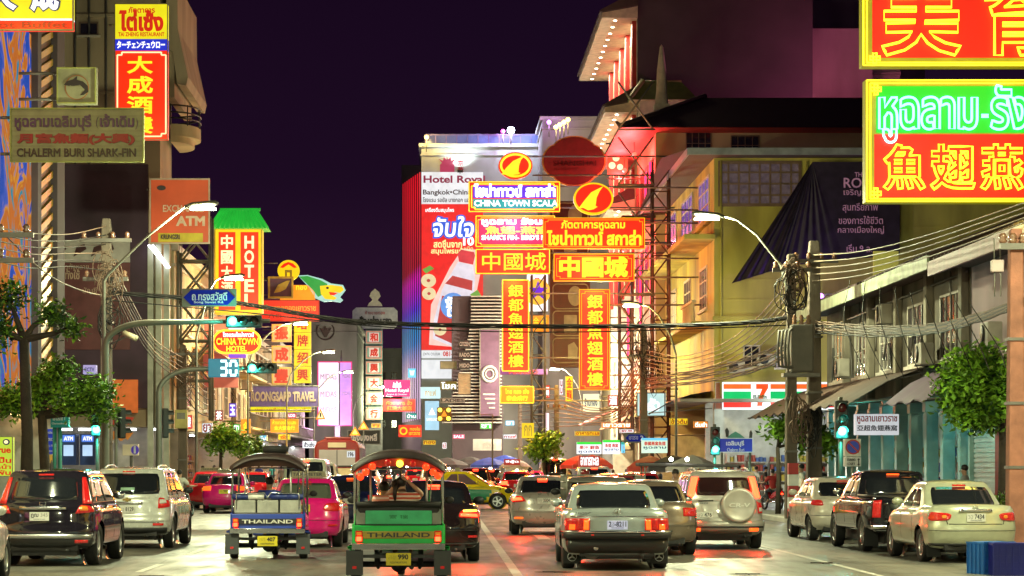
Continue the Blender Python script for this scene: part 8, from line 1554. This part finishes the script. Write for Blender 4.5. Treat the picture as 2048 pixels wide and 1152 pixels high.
# ================================================================ trees
def leafmat(n, c): return mat(n, c, .45, var=.45, sc=1.6, bump=0, spec=.4)
L1, L2, L3 = leafmat('leaf_fresh', (.22, .44, .035)), leafmat('leaf_mid', (.14, .30, .03)), leafmat('leaf_deep', (.035, .10, .02))
M_bark = mat('bark', (.05, .038, .028), .9, bump=.6, sc=2, var=.4)
def tree(label, px, d, blobs, n, ls, base=.14, tr=.13, mats=(L1, L2, L3), w_=(.5, .35, .15), seed=1):
    R_ = random.Random(seed); x = PX(px, d); t = thing('street_tree', label, 'tree', (x, d, base), 0, 'street trees'); b = MB()
    C = [(Vector((PX(a, d)-x, dd, PZ(c, d)-base)), r_*d/F, rz*d/F) for a, c, r_, rz, dd in blobs]; top = max(c[0].z for c in C); low = min(c[0].z-c[2]*.6 for c in C)
    fork = Vector((R_.uniform(-.1, .1), 0, max(.8, low))); b.tube([(0, 0, 0), (.03, .02, fork.z*.5), fork], [tr*1.25, tr, tr*.85], 9)
    for c, rx, rz in C:
        m_ = fork.lerp(c, .5)+Vector((R_.uniform(-.2, .2), R_.uniform(-.2, .2), 0)); b.tube([fork, m_, c], [tr*.7, tr*.45, tr*.2], 7)
        for q in range(4): e_ = c+Vector((R_.uniform(-1, 1)*rx, R_.uniform(-1, 1)*rx, R_.uniform(-.6, .9)*rz)); b.tube([m_.lerp(c, .6), e_], [tr*.22, .01], 5)
    b.build('trunk', M_bark, t); b = MB(); tot = sum(c[1]*c[1] for c in C)
    for c, rx, rz in C:
        k = int(n*rx*rx/tot/14)
        for cl in range(k):
            v = Vector((R_.gauss(0, 1), R_.gauss(0, 1), R_.gauss(0, 1))).normalized()*(R_.random()**.45)*R_.uniform(.75, 1.12); cc = c+Vector((v.x*rx, v.y*rx, v.z*rz)); mi = R_.choices((0, 1, 2), w_)[0]; sp = ls*2.0
            for l in range(14):
                p = cc+Vector((R_.gauss(0, 1), R_.gauss(0, 1), R_.gauss(0, .7)))*sp*.6; dr = Vector((R_.gauss(0, 1), R_.gauss(0, 1), R_.gauss(-.3, .6))).normalized(); sd = dr.cross(Vector((R_.gauss(0, .5), R_.gauss(0, .5), 1))).normalized(); s_ = ls*R_.uniform(.7, 1.3); up_ = dr.cross(sd)*s_*.12
                b.add([p, p+dr*s_*.5+sd*s_*.32+up_, p+dr*s_*1.15, p+dr*s_*.5-sd*s_*.32+up_], [(0, 1, 2), (0, 2, 3)], mi if R_.random() < .8 else R_.randrange(3))
    b.build('crown', list(mats), t); return t
tree('dim sparse street tree at the left edge with a bare leaning trunk', 52, 60, [(15, 590, 34, 30, 0), (100, 625, 30, 22, .3), (140, 655, 24, 14, 0), (-5, 655, 36, 40, 0)], 1500, .15, tr=.15, w_=(.1, .3, .6), seed=3)
tree('bright bushy street tree above the left upright signal', 88, 66, [(100, 765, 34, 28, 0), (150, 800, 34, 32, -.2), (192, 785, 34, 34, 0), (60, 795, 40, 32, .2), (15, 800, 36, 30, .2), (120, 735, 22, 18, 0), (205, 820, 18, 20, 0)], 5200, .15, tr=.15, seed=4)
tree('leafy street tree in front of the teal shop front on the right', 2006, 51, [(1930, 750, 42, 46, 0), (1975, 735, 46, 48, .2), (2000, 790, 40, 44, 0), (1930, 805, 40, 36, 0), (1965, 830, 34, 26, 0), (1908, 770, 26, 34, -.2)], 6200, .15, tr=.13, seed=5)
tree('small street tree on the left pavement before the lit windows', 440, 122, [(450, 872, 28, 24, 0), (478, 885, 22, 20, 0), (430, 885, 18, 18, 0)], 1800, .22, tr=.10, seed=6); tree('street tree on the left beside the orange sign', 500, 150, [(500, 892, 24, 20, 0), (515, 900, 16, 16, 0)], 1200, .25, tr=.1, seed=7)
tree('small round street tree amid the stalls under the restaurant signs', 1088, 136, [(1088, 890, 24, 24, 0), (1075, 900, 14, 16, 0), (1102, 882, 14, 16, 0)], 1700, .24, tr=.1, seed=8); tree('leafy tree between the paired poles and the blue bilingual sign', 1556, 79, [(1562, 855, 18, 26, 0), (1600, 850, 22, 30, .4), (1640, 880, 26, 24, .5)], 1700, .2, tr=.08, w_=(.7, .3, 0), seed=9)
t = thing('bush', 'rounded clipped bush at the foot of the reddish pole', 'bush', (PX(2010, 47.5), 47.5, .14), 0); R_ = random.Random(11); b = MB()
for q in range(1500): v = Vector((R_.gauss(0, 1), R_.gauss(0, 1), R_.gauss(0, 1))).normalized()*R_.uniform(.8, 1.03); p = Vector((v.x*.42, v.y*.42, .55+v.z*.55)); a = Vector((R_.gauss(0, 1), R_.gauss(0, 1), R_.gauss(0, 1))).normalized()*.06; c = v.cross(a).normalized()*.03; b.add([p, p+a*.5+c, p+a, p+a*.5-c], [(0, 1, 2, 3)], R_.randrange(3))
b.build('leaves', [L1, L2, L3], t)
# ================================================================ steel truss towers behind the restaurant signs
def truss(label, px, d, y0, y1, wd=.9):
    x = PX(px, d); t = thing('truss_tower', label, 'truss', (x, d, PZ(y1, d)), 0, 'steel truss towers'); h = PZ(y0, d)-PZ(y1, d); b = MB()
    for sx in (0, wd):
        for sy in (0, wd): b.tube([(sx, sy, 0), (sx, sy, h)], .07, 5)
    n = int(h/1.1)
    for i in range(n):
        z0, z1 = h*i/n, h*(i+1)/n; s_ = i % 2
        b.tube([(0, 0, z0), (wd, 0, z0)], .04, 4); b.tube([(0 if s_ else wd, 0, z0), (wd if s_ else 0, 0, z1)], .04, 4); b.tube([(0, 0 if s_ else wd, z0), (0, wd if s_ else 0, z1)], .04, 4); b.tube([(wd, wd, z0), (wd, 0, z1)], .04, 4)
    b.build('lattice', M_rust if wd > .8 else M_steel, t)
truss('tall rusty truss tower holding the right stack of signs', 1306, 128, 340, 940); truss('thinner truss tower just right of the red vertical sign', 1240, 128.6, 560, 900, .7); truss('truss tower behind the left stack of signs', 1064, 142, 550, 870, .8)
b = MB(); tt = thing('brace_bars', 'crossed steel brace bars between the truss towers', 'brace', (PX(1270, 127.5), 127.6, 8)); 
for z in range(-3, 14, 3): b.tube([(-.9, 0, z), (1.0, 0, z+2.6)], .05, 5); b.tube([(1.0, 0, z), (-.9, .1, z+2.6)], .05, 5); b.tube([(-.9, 0, z), (1.1, 0, z)], .05, 5)
b.build('bar', M_galv, tt)
# ================================================================ street stalls, umbrellas, crates, boards
def umbrella(label, px, d, w_, h, m, lamp=False):
    t = thing('market_umbrella', label, 'umbrella', (PX(px, d), d, .14 if not KL < PX(px, d) < KR else 0), 0, 'umbrellas and tents over the stalls'); b = MB(); n = 8; V = [(0, 0, h)]
    for k, (r, z) in enumerate(((.35, h-.10), (.7, h-.26), (1, h-.5), (1.0, h-.68))): V += [(w_*r*cos(2*pi*i/n+.4), w_*r*sin(2*pi*i/n+.4), z-.04*(i % 2)) for i in range(n)]
    Fc = [(0, 1+i, 1+(i+1) % n) for i in range(n)]+[(1+k*n+i, 1+(k+1)*n+i, 1+(k+1)*n+(i+1) % n, 1+k*n+(i+1) % n) for k in range(3) for i in range(n)]
    b.add(V, Fc); b.build('canopy', m, t); b = MB(); b.tube([(0, 0, 0), (0, 0, h)], .025, 6); b.build('pole', M_galv, t)
    b = MB(); b.box(-w_*.6, w_*.6, -.35, .35, .55, .85); b.box(-w_*.55, w_*.55, -.3, .3, .1, .55); b.build('counter', M_alloy, t, bevel=.02)
    b = MB(); R_ = random.Random(int(px))
    for i in range(9): b.ball((R_.uniform(-.5, .5)*w_, R_.uniform(-.25, .25), .93), R_.uniform(.06, .13), i % 4, 8, 5)
    b.build('produce', [MATS['goods_red'], MATS['goods_yellow'], L1, MATS['goods_white']], t)
    if lamp:
        b = MB(); b.ball((.1, -.5, h-.75), .09, 0, 8, 6); b.build('bulb', lit('stall_bulb', (1, .95, .8), 40), t); li = bpy.data.lights.new('lamp_light', 'POINT'); li.energy = 180; li.color = (1, .93, .8); li.shadow_soft_size = .1; o = bpy.data.objects.new('lamp_light', li); COL.objects.link(o); o.parent = t; o.location = (.1, -.75, h-.8)
MU = [mat('umbrella_'+n, c, .7) for n, c in (('blue', (.03, .07, .45)), ('dark', (.05, .045, .05)), ('red', (.5, .05, .03)), ('white', (.55, .53, .5)))]
for i, (px, d, w_, h, mi, lab, lp) in enumerate(((895, 165, 2.2, 2.5, 1, 'wide dark umbrella before the watch boards', 1), (940, 172, 2.0, 2.6, 1, 'dark umbrella at the foot of the louvred building', 0), (978, 160, 1.9, 2.5, 0, 'blue umbrella beside the grey shop fascia', 1), (1010, 168, 1.9, 2.7, 0, 'second blue umbrella nearer the far trees', 1), (845, 190, 2.4, 2.6, 3, 'pale umbrella far down the street centre', 1), (1030, 150, 1.5, 2.4, 3, 'white umbrella left of the small round tree', 1), (1160, 126, 1.6, 2.5, 2, 'red umbrella over the seafood stall', 1), (1185, 118, 1.5, 2.5, 2, 'second red umbrella in front of the stall boards', 1), (1346, 98, 1.6, 2.4, 1, 'dark stall umbrella with glaring bulbs beyond the spare-wheel SUV', 1), (1385, 96, 1.6, 2.4, 3, 'pale blue-white umbrella by the bilingual street sign', 1), (1300, 104, 1.5, 2.4, 2, 'orange-red umbrella below the pale green board', 1), (812, 205, 2.2, 2.6, 0, 'blue umbrella farthest down the street', 1))):
    umbrella(lab, px, d, w_*.72, h-.2, MU[mi], lp)
t = thing('food_stall', 'long food stall under a flat black canopy beyond the spare-wheel SUV', 'stall', (PX(1372, 82), 82, 0)); b = MB(); b.prism([(-1.7, 1.86), (1.75, 1.80), (1.75, 1.70), (-1.7, 1.74)], -.8, .8); b.build('canopy', MU[1], t, bevel=.03); b = MB(); [b.tube([(sx, sy, 0), (sx, sy, 1.78)], .025, 6) for sx in (-1.5, 1.5) for sy in (-.7, .7)]; b.build('pole', M_galv, t); b = MB(); b.box(-1.4, 1.4, -.5, .5, .1, .9); b.build('counter', mat('stall_red', (.45, .05, .04), .5), t, bevel=.02)
for i in range(2): b = MB(); b.ball((-.6+.55*i, -.85, 1.98), .07, 0, 8, 6); b.build('bulb', MATS['stall_bulb'] if 'stall_bulb' in MATS else M_tubew, t)
def crate(label, x, y, z, rz, m, lie=False):
    t = thing('plastic_crate', label, 'crate', (x, y, z), rz, 'blue crates'); W_, D_, H_ = .62, .42, .52; b = MB(); e = .025
    b.box(-W_/2, W_/2, -D_/2, D_/2, 0, e)
    for sx in (-1, 1): b.box(min(sx*W_/2, sx*(W_/2-.012)), max(sx*W_/2, sx*(W_/2-.012)), -D_/2, D_/2, e, H_)
    b.box(-W_/2+.012, W_/2-.012, D_/2-.012, D_/2, e, H_); b.box(-W_/2+.012, W_/2-.012, -D_/2, -D_/2+.012, e, H_); b.build('shell', m, t); b = MB()
    for i in range(7): x_ = -W_/2+W_*i/6; b.box(x_-.010, x_+.010, -D_/2-.016, -D_/2, 0, H_)
    for i in range(6): z_ = H_*i/5; b.box(-W_/2, W_/2, -D_/2-.018, -D_/2-.001, z_-.008, z_+.008)
    for sx in (-1, 1):
        for i in range(5): y_ = -D_/2+D_*i/4; b.box(min(sx*W_/2, sx*(W_/2+.016)), max(sx*W_/2, sx*(W_/2+.016)), y_-.01, y_+.01, 0, H_)
    b.box(-W_/2-.02, W_/2+.02, -D_/2-.025, D_/2+.025, H_-.03, H_+.0); b.build('ribs', m, t); return t
crate('lighter blue ribbed crate standing at the green saloon bumper', PX(1985, 38.5), 38.6, 0, radians(25), mat('crate_blue', (.02, .16, .55), .4)); crate('darker blue crate turned to the camera beside the lighter one', PX(2022, 38), 38.0, 0, radians(-4), mat('crate_navy', (.015, .02, .32), .4))
for i, (px, d, h, lab) in enumerate(((1586, 70.4, 1.2, 'red and white striped post sleeve at the foot of the paired poles'),)):
    t = thing('striped_post', lab, 'post', (PX(px, d), d, .14)); b = MB()
    for k in range(5): b.box(-.15, .15, -.1, .1, k*.34, k*.34+.335, k % 2)
    b.build('sleeve', [mat('post_red', (.45, .03, .03), .5), M_white], t)
W2 = mat('board_letter_white', (.65, .68, .68), .5)
t, X, Z = sign('direction_board', 'teal direction board on two green posts under the left trees', 70, [(101, 819, 137, 855, mat('board_teal', (.02, .22, .20), .45, em=(0, .2, .17), es=.25))], [('วัดกันมาตุยาราม', 103, 822, 135, 829, W2, B2), ('เยาวราช 1', 106, 833, 130, 841, W2, B2), ('Charoenkrung', 104, 845, 134, 850, W2)], cat='road sign')
b = MB(); [b.tube([(X(px), .1, Z(855)), (X(px), .1, .14-t.location.z)], .06, 8) for px in (108, 119)]; b.build('post', mat('post_green', (.03, .22, .18), .5), t)
t, X, Z = sign('police_board', 'blue information board with white lines behind the left tree trunks', 72, [(91, 858, 110, 908, mat('board_police', (.02, .05, .45), .4, em=(.02, .05, .5), es=.4)), (91, 910, 110, 926, mat('board_ochre', (.5, .3, .08), .5, em=(.5, .25, .03), es=.4))], [('สถานีตำรวจ', 93, 862, 108, 868, W2), ('POLICE', 93, 876, 108, 882, W2, B2), ('โทร 191', 94, 888, 107, 894, W2), ('ตำรวจ', 94, 899, 107, 904, W2)], cat='road sign', br='D')
sign('phone_board', 'lime green shop board cut by the left edge with red lettering', 60, [(-40, 874, 25, 952, E('lime', (.55, .75, .05), .9))], [('true', -12, 895, 22, 906, E_letr, B3), ('เป็น', -8, 914, 23, 926, E_letr, B3), ('หน้า', -8, 928, 22, 938, E_letr, B2), ('พัน', -6, 940, 22, 950, E_letr, B2)], [(-41, 873, 26, 953, 1, M_steel)], [(ring(13, 884, 7, 6), D_navy, 'emblem', .01), (ring(13, 884, 4, 3.5), E_letc, 'emblem_centre', .05)], br='D')
t, X, Z = sign('information_sign', 'pale information sign with a blue i disc and an arrow', 84, [(245, 889, 276, 911, mat('info_board', (.55, .48, .36), .5, em=(.5, .4, .2), es=.25))], [('i', 267.5, 892, 272, 907, W2, B4)], [], [(ring(270, 900, 8, 9), mat('info_blue', (.06, .03, .35), .4, em=(.06, .02, .4), es=.4), 'disc', -.005, .01)], cat='road sign', br='D')
sign('cctv_board', 'small lilac sign plate on the left utility pole', 72.4, [(166, 730, 192, 748, E('lilac_plate', (.45, .38, .75), .8))], [('CCTV', 169, 735, 189, 743, D_navy, B2)], br=None)
t = thing('cctv_camera', 'white bullet camera on the left signal gantry', 'camera', (PX(265, 73), 72.6, PZ(673, 73))); b = MB(); b.tube([(-.2, -.1, .08), (.22, -.3, -.10)], .09, 10); b.build('housing', mat('camera_cream', (.5, .46, .3), .5), t); b = MB(); b.tube([(-.1, 0, 0), (-.8, .3, -.3)], .03, 6); b.build('bracket', M_steel, t)
t = thing('meter_box', 'yellow metal meter box on the slim pole by the left junction corner', 'box', (PX(362, 113), 113.2, PZ(838, 113))); b = MB(); b.box(-.3, .3, -.2, .2, -.45, .45); b.build('case', mat('meter_yellow', (.5, .45, .15), .5), t, bevel=.03); b = MB(); b.box(-.2, .2, -.22, -.2, 0, .3); b.build('door', M_galv, t)
t = thing('meter_box', 'grey meter box high on the reddish near-right pole', 'box', (PX(1992, 46.3), 46.2, PZ(533, 46.3))); b = MB(); b.box(-.12, .12, -.08, .08, -.12, .12); b.build('case', mat('meter_pink', (.5, .4, .4), .5), t, bevel=.02); b = MB(); [b.tube([(sx, 0, .1), (sx, 0, .55)], .012, 5) for sx in (-.06, .06)]; [b.tube([(sx, 0, -.1), (sx, 0, -.6)], .012, 5) for sx in (-.05, .07)]; b.build('conduit', M_galv, t)
for i in range(7):     # bollards and low railing along the left kerb beyond the junction
    t = thing('bollard', 'short black and white kerb bollard on the left pavement', 'bollard', (KL-.5, 114+5*i, .14), 0, 'kerb bollards'); b = MB(); b.lathe([(.09, 0), (.08, .7), (.05, .8), (0, .82)], 'z', 12); b.build('post', M_dark, t); b = MB(); b.lathe([(.095, .4), (.09, .55)], 'z', 12); b.build('band', M_white, t)
bpy.data.scenes.remove(TSC)
